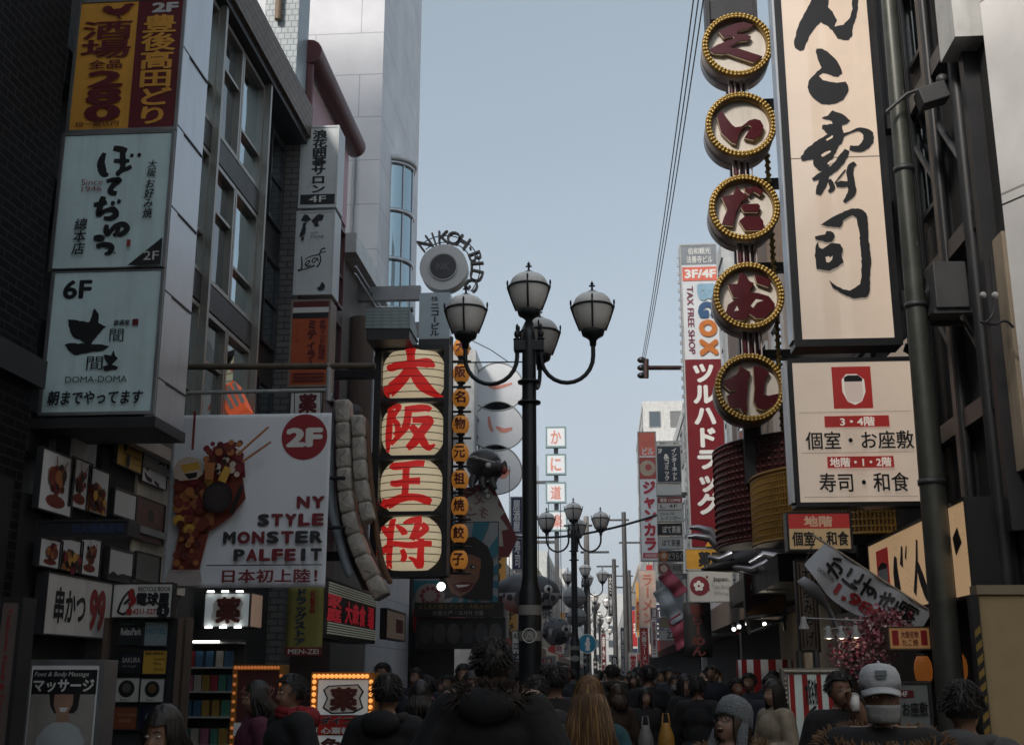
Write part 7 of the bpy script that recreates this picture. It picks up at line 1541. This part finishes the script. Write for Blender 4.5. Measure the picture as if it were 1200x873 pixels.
def person(label, loc=(0, 0, 0), rot=0, h=1.68, top=BLK, legs=TROU, skin=SKIN, hair=HAIRB, style='short', bulk=.02, hem=.78, pitch=0, yaw=0, arms='down', walk=0., group=None, voxel=.014, face=True, woman=False, extras=()):
    """built at the origin facing -Y, then moved; pitch > 0 looks up"""
    r = thing('person', label, 'person', (0, 0, 0), group)
    s = h / 1.7; b = MB(); V = lambda x, y, z: Vector((x * s, y * s, z * s))
    sw = .165 if woman else .19
    neck = V(0, .012, 1.45); HM = Matrix.Rotation(R(yaw), 3, 'Z') @ Matrix.Rotation(R(-pitch), 3, 'X')
    def H(x, y, z): return neck + HM @ (V(x, y - .015, z - 1.45))       # a point of the head
    # trunk
    b.ball(V(0, 0, .95), ((.165 + bulk * .6) * s, (.115 + bulk) * s, .15 * s), 20, 12)
    b.ball(V(0, 0, 1.1), ((.15 + bulk) * s, (.105 + bulk) * s, .2 * s), 20, 12); b.ball(V(0, -.005, 1.28), ((sw - .01 + bulk) * s, (.115 + bulk) * s, .17 * s), 20, 12)
    if woman: b.ball(V(0, -.06 - bulk * .5, 1.24), (.12 * s, .07 * s, .08 * s), 16, 10)
    capsule(b, V(-sw + .02, .01, 1.385), V(sw - .02, .01, 1.385), (.066 + bulk * .8) * s, (.066 + bulk * .8) * s)
    capsule(b, V(-.07, .02, 1.43), V(.07, .02, 1.43), .05 * s, .05 * s)
    capsule(b, V(0, .02, 1.4), H(0, .015, 1.52), .058 * s, .05 * s)
    if hem < .9: b.lathe([(.001, 1.0 * s), ((.16 + bulk) * s, 1.0 * s), ((.175 + bulk) * s, hem * s), (.001, hem * s)], n=24)
    # head
    b.ball(H(0, .01, 1.615), (.074 * s, .092 * s, .105 * s), 20, 14, HM); b.ball(H(0, -.03, 1.56), (.058 * s, .062 * s, .066 * s), 16, 10, HM); b.ball(H(0, -.052, 1.522), (.032 * s, .03 * s, .026 * s), 12, 8, HM)
    capsule(b, H(0, -.083, 1.605), H(0, -.103, 1.572), .009 * s, .015 * s, 8)
    for sx in (-1, 1):
        b.ball(H(.077 * sx, .015, 1.598), (.012 * s, .02 * s, .032 * s), 8, 6, HM); b.ball(H(.036 * sx, -.07, 1.567), (.024 * s, .018 * s, .022 * s), 8, 6, HM)
        # arms
        sh = V(sx * sw, .01, 1.38)
        if arms == 'down': el, wr = V(sx * (sw + .06 + bulk), .03 - walk * sx * .3, 1.11), V(sx * (sw + .05 + bulk), -.06 - walk * sx * .5, .88)
        elif arms == 'pocket': el, wr = V(sx * (sw + .08 + bulk), .06, 1.1), V(sx * (sw + .0), -.09 - bulk, .96)
        elif arms == 'bent' or (arms == 'cup' and sx < 0): el, wr = V(sx * (sw + .06 + bulk), .0, 1.1), V(sx * .1, -.24 - bulk, 1.12)
        else: el, wr = V(sx * (sw + .07), -.08, 1.12), H(sx * .035, -.16, 1.5)
        capsule(b, sh, el, (.06 + bulk * .7) * s, (.05 + bulk * .7) * s); capsule(b, el, wr, (.05 + bulk * .6) * s, (.036 + bulk * .5) * s)
        d = (wr - el).normalized(); a = Vector((-sx * .35, -.9, 0)); a = (a - d * a.dot(d)).normalized(); c = d.cross(a)
        pc = wr + d * .055 * s; b.ball(pc, (.034 * s, .022 * s, .05 * s), 10, 8, Matrix((c, a, d)).transposed() if Matrix((c, a, d)).determinant() > 0 else Matrix((-c, a, d)).transposed())
        for k, (off, ln) in enumerate(((-.024, .062), (-.008, .072), (.008, .067), (.023, .052))):
            p0 = pc + d * .035 * s + c * off * s; p1 = p0 + (d * .8 + a * .25) * ln * .55 * s; p2 = p1 + (d * .55 + a * .7) * ln * .5 * s
            capsule(b, p0, p1, .0095 * s, .0088 * s, 6); capsule(b, p1, p2, .0088 * s, .0075 * s, 6)
        p0 = pc - d * .01 * s + c * -.03 * s; p1 = p0 + (c * -.5 + d * .6 + a * .4) * .04 * s; capsule(b, p0, p1, .011 * s, .01 * s, 6); capsule(b, p1, p1 + (d * .8 + a * .5) * .028 * s, .01 * s, .008 * s, 6)
        # legs
        hp, kn, an = V(sx * .085, 0, .92), V(sx * .09, -.02 + walk * sx * .35, .5), V(sx * .085, .02 + walk * sx * .8 + abs(walk) * .15, .09 + (abs(walk) * .12 if sx * walk > 0 else 0))
        capsule(b, hp, kn, .092 * s, .066 * s); capsule(b, kn, an, .062 * s, .048 * s); capsule(b, an + V(0, .02, -.04), an + V(0, -.14, -.055), .045 * s, .036 * s)
    nz = neck.z + .035 * s
    wrists = []
    def pick(c):
        hc = (c - (neck + HM @ V(0, -.02, .13))).length
        if c.z > nz and hc < .25 * s: return 0
        if c.z < .13 * s: return 3
        if c.z < hem * s and abs(c.x) < (sw + .0) * s and not (arms == 'down' and abs(c.x) > .19 * s): return 2
        for sx in (-1, 1):
            if arms == 'down' and c.z < .865 * s and abs(c.x) > .17 * s: return 0
            if arms in ('bent',) and c.y < (-.27 - bulk) * s and c.z < 1.2 * s: return 0
            if arms == 'cup' and c.y < -.13 * s and c.z > 1.38 * s: return 0
        return 1
    remeshed('body', b, voxel, [skin, top, legs, SHOE], pick, r)
    # hair
    def shell(b2, grow, low, front):
        n, m = 28, 18; c0 = H(0, .012, 1.622); R0 = (.08 * grow * s, .1 * grow * s, .112 * grow * s); vs, keep = [], []
        for i in range(m + 1):
            th = math.pi * i / m
            for j in range(n):
                ph = 2 * math.pi * j / n; q = Vector((math.sin(th) * math.cos(ph), math.sin(th) * math.sin(ph), math.cos(th)))
                w_ = 1 + .05 * mnoise.noise(q * 5 + Vector((h * 9, 0, 0)))
                vs.append(c0 + HM @ Vector((q.x * R0[0] * w_, q.y * R0[1] * w_, q.z * R0[2] * w_)))
        fs = []
        for i in range(m):
            for j in range(n):
                th = math.pi * (i + .5) / m; ph = 2 * math.pi * (j + .5) / n; y, z = math.sin(th) * math.sin(ph), math.cos(th)
                lim = front if y < -.45 else (front + (low - front) * min(1, (y + .45) / .55))
                if z > lim: fs.append((i * n + j, (i + 1) * n + j, (i + 1) * n + (j + 1) % n, i * n + (j + 1) % n))
        b2.add(vs, fs, True)
    if style:
        b2 = MB()
        shell(b2, 1.02 if style == 'under' else 1.09, {'short': -.45, 'long': -.75, 'bob': -.7, 'under': -.5}.get(style, -.5), .5 if style == 'short' else .42)
        rn = random.Random(int(h * 1000))
        if style in ('short', 'curly'):
            for i in range(430 if style == 'short' else 480):
                th, ph = rn.uniform(0, 1.75), rn.uniform(0, 2 * math.pi)
                if math.sin(ph) < -.5 and th > 1.0: continue
                q = Vector((math.sin(th) * math.cos(ph) * .084, math.sin(th) * math.sin(ph) * .104, math.cos(th) * .118)) * s; c0 = H(0, .012, 1.622)
                p = c0 + HM @ q; t = (HM @ Vector((q.x, q.y, 0))).normalized() * .022 * s + Vector((rn.uniform(-.012, .012), rn.uniform(-.012, .012), -.016 if style == 'short' else rn.uniform(-.012, .02)))
                b2.tube([p, p + t * .6 + HM @ q * .1, p + t * 1.1], [.0042 * s, .0034 * s, .0008], 4, False)
        if style in ('bob', 'long'):
            Z1 = {'bob': 1.44, 'long': 1.15}[style]
            for i in range(56):
                ph = R(-38) + R(256) * i / 55; q = Vector((math.cos(ph) * .086, math.sin(ph) * .1 + .012, 0)); p = H(q.x * .8, q.y * .8, 1.68); p2 = H(q.x, q.y, 1.6); o = V(q.x * 1.12, q.y * 1.1 + .03, Z1 + rn.uniform(-.03, .05))
                o.y = max(o.y, .02 * s) if style == 'long' and abs(q.x) < .06 else o.y + .01
                L = [Vector(z) for z in smooth_line([tuple(p), tuple(p2), tuple(p2.lerp(o, .5) + Vector((rn.uniform(-.008, .008), .02 if q.y > 0 else 0, 0))), tuple(o)], 4)]
                b2.tube(L, [.012 * s] * (len(L) - 2) + [.009 * s, .002], 5)
        b2.build('hair', hair, r)
    if face:
        for sx in (-1, 1):
            b2 = MB(); b2.ball(H(.031 * sx, -.077, 1.612), (.0125 * s, .009 * s, .0048 * s), 10, 8, HM); e_ = b2.build('eye', WINK, r); b2 = MB(); b2.ball(H(.031 * sx, -.0835, 1.612), (.005 * s, .004 * s, .0047 * s), 8, 6, HM); b2.build('iris', INK, e_)
            b2 = MB(); b2.tube([H(.014 * sx, -.091, 1.632), H(.032 * sx, -.089, 1.637), H(.05 * sx, -.076, 1.63)], [.003 * s, .004 * s, .002 * s], 6); b2.build('eyebrow', hair, r)
        b2 = MB(); b2.tube([H(-.022, -.081, 1.548), H(0, -.091, 1.55), H(.022, -.081, 1.548)], [.002 * s, .0065 * s, .002 * s], 6); b2.build('lips', mat('lips', (.25, .07, .06), .4), r)
    for fn in extras: fn(r, H, V, s, HM, bulk, sw)
    r.location = loc; r.rotation_euler = (0, 0, R(rot))
    return r
def fur_collar(m, rad=.14, up=0):
    def f(r, H, V, s, HM, bulk, sw):
        rn = random.Random(4); b = MB()
        for i in range(900):
            t = rn.uniform(0, 2 * math.pi); c = V(rad * 1.15 * math.cos(t), .02 + rad * math.sin(t), 1.44 + up + .04 * math.sin(t)); a = rn.uniform(0, 2 * math.pi)
            d = (Vector((math.cos(t), math.sin(t), 0)) * math.cos(a) + Vector((0, 0, 1)) * math.sin(a)).normalized(); d = (d + Vector((rn.gauss(0, .35), rn.gauss(0, .35), rn.gauss(0, .35)))).normalized()
            p = c + d * .025 * s; b.tube([p, p + d * .045 * s, p + d * .075 * s + Vector((0, 0, -.012))], [.006, .0045, .0008], 4, False)
        b.tube([V(rad * 1.15 * math.cos(t), .02 + rad * math.sin(t), 1.44 + up + .04 * math.sin(t)) for t in [2 * math.pi * k / 24 for k in range(25)]], .04 * s, 10, False)
        b.build('fur_collar', m, r)
    return f
def hood(m):
    def f(r, H, V, s, HM, bulk, sw):
        b = MB(); b.ball(V(0, .1 + bulk, 1.43), (.13 * s, .075 * s, .085 * s), 18, 10); b.tube([V(.13 * math.cos(t), .02 + .1 * math.sin(t), 1.455) for t in [R(-40) + R(260) * k / 20 for k in range(21)]], .035 * s, 10); b.build('hood', m, r)
    return f
def scarf(m):
    def f(r, H, V, s, HM, bulk, sw):
        b = MB(); [b.tube([V((.085 + .01 * j) * math.cos(t), .01 + .085 * math.sin(t), 1.455 + .03 * j + .008 * math.sin(3 * t)) for t in [2 * math.pi * k / 24 for k in range(25)]], .03 * s, 8, False) for j in range(2)]; b.build('scarf', m, r)
    return f
def cap(m, m2):
    def f(r, H, V, s, HM, bulk, sw):
        b = MB(); n = 28; prof = [(1.0, .0), (1.02, .25), (.97, .55), (.8, .82), (.5, .97), (.001, 1.03)]
        c0 = H(0, .012, 1.648); vs = [c0 + HM @ Vector((.089 * s * rr * math.cos(t), .108 * s * rr * math.sin(t), .105 * s * z)) for rr, z in prof for t in [2 * math.pi * k / n for k in range(n)]]
        b.add(vs, [(i * n + j, i * n + (j + 1) % n, (i + 1) * n + (j + 1) % n, (i + 1) * n + j) for i in range(5) for j in range(n)], True); b.ball(H(0, .012, 1.757), .008 * s, 8, 6); cp = b.build('cap', m, r)
        q = cp.modifiers.new('thickness', 'SOLIDIFY'); q.thickness = .003
        b = MB(); rows = []
        for i in range(6):
            t_ = i / 5
            rows.append([H((.082 + .006 * t_) * math.sin(a) * (1 - .12 * t_ * t_), .012 - .1 * math.cos(a) - .075 * t_ * math.cos(a) ** .6 * (1 if abs(a) < 1.5 else 0), 1.656 - .026 * t_ - .022 * math.sin(a) ** 2) for a in [R(-78) + R(156) * k / 16 for k in range(17)]])
        b.add([p for row in rows for p in row], [(i * 17 + j, i * 17 + j + 1, (i + 1) * 17 + j + 1, (i + 1) * 17 + j) for i in range(5) for j in range(16)], True); o = b.build('brim', m, r); q = o.modifiers.new('thickness', 'SOLIDIFY'); q.thickness = .004
        b = MB(); b.obox(H(-.026, -.1, 1.702), HM @ Vector((.05 * s, 0, 0)), HM @ Vector((0, .012 * s, .022 * s)), HM @ Vector((0, -.004, .001))); b.obox(H(-.02, -.104, 1.69), HM @ Vector((.04 * s, 0, 0)), HM @ Vector((0, .004 * s, .008 * s)), HM @ Vector((0, -.004, .001))); b.build('cap_patch', m2, r)
    return f
def face_mask(m):
    def f(r, H, V, s, HM, bulk, sw):
        b = MB(); rows = []
        for i in range(9):
            z = 1.58 - .078 * i / 8
            rows.append([H((.072 - .012 * (i / 8) ** 2) * math.sin(a), -.02 - (.1 + .012 * math.exp(-((z - 1.57) / .02) ** 2) * math.cos(a) ** 6 - .022 * (max(0, i - 5) / 3) ** 2 + .002 * (i % 2)) * math.cos(a) ** .75, z) for a in [R(-80) + R(160) * k / 14 for k in range(15)]])
        b.add([p for row in rows for p in row], [(i * 15 + j, i * 15 + j + 1, (i + 1) * 15 + j + 1, (i + 1) * 15 + j) for i in range(8) for j in range(14)], True); o = b.build('face_mask', m, r); q = o.modifiers.new('thickness', 'SOLIDIFY'); q.thickness = .003
        for sx in (-1, 1): b = MB(); b.tube([H(.071 * sx, -.03, 1.588), H(.08 * sx, .0, 1.605), H(.085 * sx, .02, 1.61)], .0018, 5); b.build('ear_loop', m, r)
    return f
def knit_hat(m):
    def f(r, H, V, s, HM, bulk, sw):
        b = MB(); n = 40; prof = [(1.0, -.32), (1.06, -.3), (1.08, -.1), (1.06, .1), (1.05, .3), (1.0, .6), (.84, .9), (.5, 1.12), (.001, 1.2)]
        c0 = H(0, .02, 1.64); vs = [c0 + HM @ Vector((.092 * s * rr * (1 + .012 * (k % 2)) * math.cos(t), .112 * s * rr * (1 + .012 * (k % 2)) * math.sin(t), .105 * s * z + .03 * s * (-math.sin(t)) * (1 if z < .5 else .2))) for rr, z in prof for k, t in enumerate([2 * math.pi * k / n for k in range(n)])]
        b.add(vs, [(i * n + j, i * n + (j + 1) % n, (i + 1) * n + (j + 1) % n, (i + 1) * n + j) for i in range(len(prof) - 1) for j in range(n)], True)
        for sx in (-1, 1):
            b.tube([H(.084 * sx, .01, 1.61), H(.09 * sx, .0, 1.55), V(.1 * sx, -.02, 1.45), V(.105 * sx, -.05, 1.36)], [.03 * s, .035 * s, .03 * s, .028 * s], 10)
        b.build('knit_hat', m, r)
    return f
def spectacles(m):
    def f(r, H, V, s, HM, bulk, sw):
        b = MB()
        for sx in (-1, 1):
            b.tube([H(.034 * sx + .026 * math.cos(t), -.098 + .012 * abs(math.cos(t)) * (1 if math.cos(t) * sx > 0 else 0), 1.608 + .021 * math.sin(t)) for t in [2 * math.pi * k / 20 for k in range(21)]], .0028 * s, 6, False)
            b.tube([H(.06 * sx, -.088, 1.614), H(.08 * sx, 0, 1.612)], .0022 * s, 5)
        b.tube([H(-.009, -.1, 1.612), H(.009, -.1, 1.612)], .0025 * s, 5); b.build('glasses', m, r)
    return f
def open_mouth():
    def f(r, H, V, s, HM, bulk, sw):
        b = MB(); b.ball(H(0, -.083, 1.546), (.023 * s, .012 * s, .015 * s), 14, 8, HM); mo = b.build('open_mouth', mat('mouth_dark', (.06, .012, .012), .5), r); b = MB(); b.ball(H(0, -.0905, 1.553), (.017 * s, .006 * s, .0045 * s), 10, 6, HM); b.build('teeth', WINK, mo)
    return f
def long_locks(m, n=950, sd=8):
    def f(r, H, V, s, HM, bulk, sw):
        rn = random.Random(sd); b = MB()
        for i in range(n):
            ph = rn.uniform(R(-35), R(215)); el = rn.uniform(.0, 1.0) ** .6
            q = (math.cos(ph) * .088 * el, .012 + math.sin(ph) * .108 * el, 1.622 + .122 * math.sqrt(max(0, 1 - el * el * .96)))
            p0 = H(*q); pm = H(math.cos(ph) * .096, .015 + math.sin(ph) * .118, 1.62 - .05 * el)
            sp = 1 + .55 * rn.random(); zz = rn.uniform(.98, 1.2)
            p2 = V(math.cos(ph) * .098 * sp, .07 + bulk + .05 * max(0, math.sin(ph)) + rn.uniform(-.015, .015), 1.42); p3 = V(math.cos(ph) * .12 * sp + rn.gauss(0, .012), .1 + bulk + .03 * max(0, math.sin(ph)) + rn.uniform(-.02, .02), zz + .1); p4 = p3 + V(rn.gauss(0, .02), rn.uniform(-.02, .02), -.12)
            L = [Vector(z) for z in smooth_line([tuple(p0), tuple(pm), tuple(p2), tuple(p3), tuple(p4)], 5)]
            b.tube(L, [.0034 * s] * (len(L) - 4) + [.003 * s, .0026 * s, .002 * s, .0006], 4, False)
        b.build('long_hair', m, r)
    return f

def spot(px, py, Y): p = at(px, py, Y); return (p.x, p.y, 0)
def hgt(px, py, Y): return at(px, py, Y).z
# ---- those close to the camera
person('woman with long loose blonde hair in a teal jacket seen from behind', spot(690, 800, 6.8), 180, hgt(690, 797, 6.8) - .01, TEAC, JEAN, SKIN2, BLOND, 'under', .02, .8, arms='pocket', woman=True, face=False, extras=(long_locks(BLOND), long_locks(mat('golden_hair', (.42, .24, .09), .35, var=.5, sc_=22, stretch=(1, 1, .06)), 230, 5)))
person('broad man in a bulky black hooded coat with tousled dark hair seen from behind', spot(577, 800, 5.9), 176, hgt(575, 757, 5.9), BLK, TROU, SKIN, HAIRB, 'short', .075, .7, face=False, arms='pocket', extras=(hood(BLK), fur_collar(FURD, .13)))
person('man in a dark padded jacket walking away right behind the lamp post', spot(628, 800, 8.6), 184, hgt(628, 797, 8.6), CHAR, TROU, SKIN, HAIRB, 'short', .05, .75, face=False, walk=.1, extras=(hood(CHAR),))
person('laughing young woman in glasses and a grey knit hat looking up', spot(850, 815, 6.1), -38, hgt(852, 812, 6.1) - .06, NAV, JEAN, SKIN2, HAIRD, 'long', .045, .75, pitch=17, yaw=-8, arms='pocket', woman=True, extras=(knit_hat(mat('knit_grey', (.2, .22, .24), .9, var=.3, sc_=60, bump=.8, bscale=120)), spectacles(INK), open_mouth(), fur_collar(FUR, .16, -.02)))
person('man in a white cap and pale face mask with a tan fur collar', spot(1031, 800, 5.2), -8, hgt(1031, 793, 5.2) + .005, BLK, TROU, SKIN, HAIRB, 'under', .05, .75, pitch=-1, arms='pocket', extras=(cap(mat('cap_white', (.5, .52, .55), .75, var=.12, bump=.3, bscale=30), mat('patch_grey', (.12, .14, .15), .7)), face_mask(mat('mask_grey', (.36, .37, .38), .75, var=.1, bump=.3, bscale=40)), fur_collar(FUR, .2, -.05)))
pc_ = person('man in black lifting a white paper cup to his mouth beside the striped sign', spot(984, 800, 8.3), 12, hgt(984, 793, 8.3), BLK, TROU, SKIN, HAIRB, 'short', .04, .75, arms='cup')
c = Vector(pc_.location); c = c + Matrix.Rotation(R(12), 3, 'Z') @ Vector((.02, -.175, 0)); zc = hgt(984, 793, 8.3) * 1.525 / 1.7
r = thing('paper_cup', 'white paper cup held at the mouth by the man in black', 'cup', (c.x, c.y, zc - .06))
part('cup', WINK, r, lambda b: b.lathe([(.001, -.06), (.026, -.06), (.036, .045), (.034, .045), (.03, .0)], (c.x, c.y, zc), (0, .5, 1), 18)); part('lid', PLANT, r, lambda b: b.lathe([(.038, .042), (.038, .052), (.03, .06), (.001, .06)], (c.x, c.y, zc), (0, .5, 1), 18))
person('young woman in a beige jacket with long black hair by the striped sign', spot(906, 800, 10.6), -62, hgt(905, 797, 10.6) - .02, BEIC, TROU, SKIN2, HAIRB, 'long', .035, .9, arms='bent', woman=True)
person('woman in a plum coat glancing sideways next to the man with a red hood', spot(301, 800, 8.5), -60, hgt(303, 803, 8.5), PNKC, TROU, SKIN, HAIRB, 'bob', .03, .7, arms='pocket', woman=True)
person('man in black with a red hood looking across the street beside the plum coat', spot(341, 800, 8.0), -52, hgt(338, 796, 8.0), BLK, TROU, SKIN, HAIRB, 'short', .05, .75, arms='pocket', extras=(hood(REDC_), scarf(REDC_)))
person('dark haired passer-by whose forehead alone shows by the directory board', spot(196, 840, 4.9), -14, hgt(196, 834, 4.9), BLK, TROU, SKIN, HAIRB, 'bob', .03, .75, pitch=-10, woman=True)
person('person in a grey hooded jacket with black hair in front of the beige hoarding', spot(1128, 820, 5.6), 150, hgt(1126, 806, 5.6), GRYC, TROU, SKIN, HAIRB, 'short', .04, .78, face=False, arms='pocket', extras=(hood(GRYC),))
person('tall man in black walking away past the broad hooded man', spot(455, 800, 7.4), 172, hgt(455, 796, 7.4), BLK, TROU, SKIN, HAIRB, 'short', .04, .75, face=False, extras=(hood(BLK),))
person('woman in dark brown coat with bobbed hair walking between the shop and the broad man', spot(492, 800, 9.4), 190, hgt(492, 797, 9.4) - .03, BRNC, TROU, SKIN, HAIRB, 'bob', .03, .65, face=False, woman=True)
# ---- the crowd: one of each kind, then copies of it
kinds = [('dark crowd walker in black coat with short hair, heading away', dict(top=BLK, style='short', rot0=180, face=False, walk=.12, bulk=.04)),
         ('crowd walker in navy coat with short hair, coming this way', dict(top=NAV, style='short', rot0=0, walk=-.1, bulk=.035)),
         ('crowd woman in black coat with long black hair, coming this way', dict(top=BLK, style='long', rot0=0, woman=True, bulk=.03, skin=SKIN2)),
         ('crowd woman in brown coat with bobbed hair, heading away', dict(top=BRNC, style='bob', hair=HAIRD, rot0=180, face=False, woman=True, hem=.6)),
         ('crowd man in charcoal coat and scarf, coming this way', dict(top=CHAR, style='short', rot0=0, bulk=.04, extras=(scarf(GRYC),), arms='pocket')),
         ('crowd walker in olive hooded parka, heading away', dict(top=OLV, style='short', rot0=180, face=False, bulk=.06, extras=(hood(OLV),), arms='pocket')),
         ('crowd man in black wearing a pale face mask, coming this way', dict(top=BLK, style='short', rot0=0, bulk=.03, extras=(face_mask(PLANT),))),
         ('crowd woman in cream coat with brown hair, coming this way', dict(top=CRMC, style='long', hair=HAIRD, rot0=0, woman=True, skin=SKIN2, hem=.6, arms='pocket'))]
protos = []
for i, (lb, kw) in enumerate(kinds):
    kw = dict(kw); r0 = kw.pop('rot0'); p = person(lb, (0, 0, 0), 0, 1.55 if kw.get('woman') else 1.65, group='people of the crowd: ' + lb.split(' in ')[1].split(',')[0], voxel=.02, **kw); protos.append((p, r0, [False]))
rnd = random.Random(21); spots_ = []
taken = [(o.location.x, o.location.y) for o in col.objects if o.parent is None and o.name.startswith(('person', 'street_lamp'))]
tries = 0
while len(spots_) < 170 and tries < 20000:
    tries += 1
    y = 9.2 + 42 * rnd.random() ** 1.35
    x = rnd.uniform(-2.9, 2.7)
    px_lat = x / y
    if y < 12 and -0.02 < px_lat < .12: continue
    if y < 13 and px_lat < -.11: continue
    if y < 15 and x > 1.6 and y < 11.2: continue
    if any((x - a) ** 2 + (y - b) ** 2 < .42 ** 2 for a, b in taken): continue
    taken.append((x, y)); spots_.append((x, y))
for i, (x, y) in enumerate(sorted(spots_, key=lambda q: q[1])):
    k = rnd.choices(range(8), (5, 5, 3, 3, 3, 3, 2, .7))[0]; p, r0, used = protos[k]
    o = p if not used[0] else copy_tree(p); used[0] = True
    o.location = (x, y, 0); o.rotation_euler = (0, 0, R(r0 + rnd.uniform(-35, 35))); q = rnd.uniform(.93, 1.05); o.scale = (q, q, q)
for p, r0, used in protos:
    if not used[0]: p.location = (rnd.uniform(-2, 2), 40, 0)
# ---- bags carried low in the crowd
for px, py, Y, c_, lb in ((781, 872, 9.6, (.4, .2, .025), 'amber carrier bag hanging low among the crowd'), (757, 874, 9.9, (.2, .2, .2), 'crumpled pale carrier bag low among the crowd')):
    c = at(px, py, Y); r = thing('carrier_bag', lb, 'bag', (c.x, c.y, c.z - .2), 'carrier bags held in the crowd')
    part('sack', mat('bag_%d' % px, c_, .5, var=.25, bump=.6, bscale=14), r, lambda b: b.lathe([(.001, -.2), (.05, -.2), (.07, -.08), (.06, .06), (.035, .14), (.025, .16), (.001, .16)], c, n=14))
    part('handle', mat('bag_%d' % px, c_), r, lambda b: b.tube([c + Vector((-.03, 0, .15)), c + Vector((-.02, 0, .23)), c + Vector((.02, 0, .23)), c + Vector((.03, 0, .15))], .006, 5))
bpy.data.objects.remove(_to)
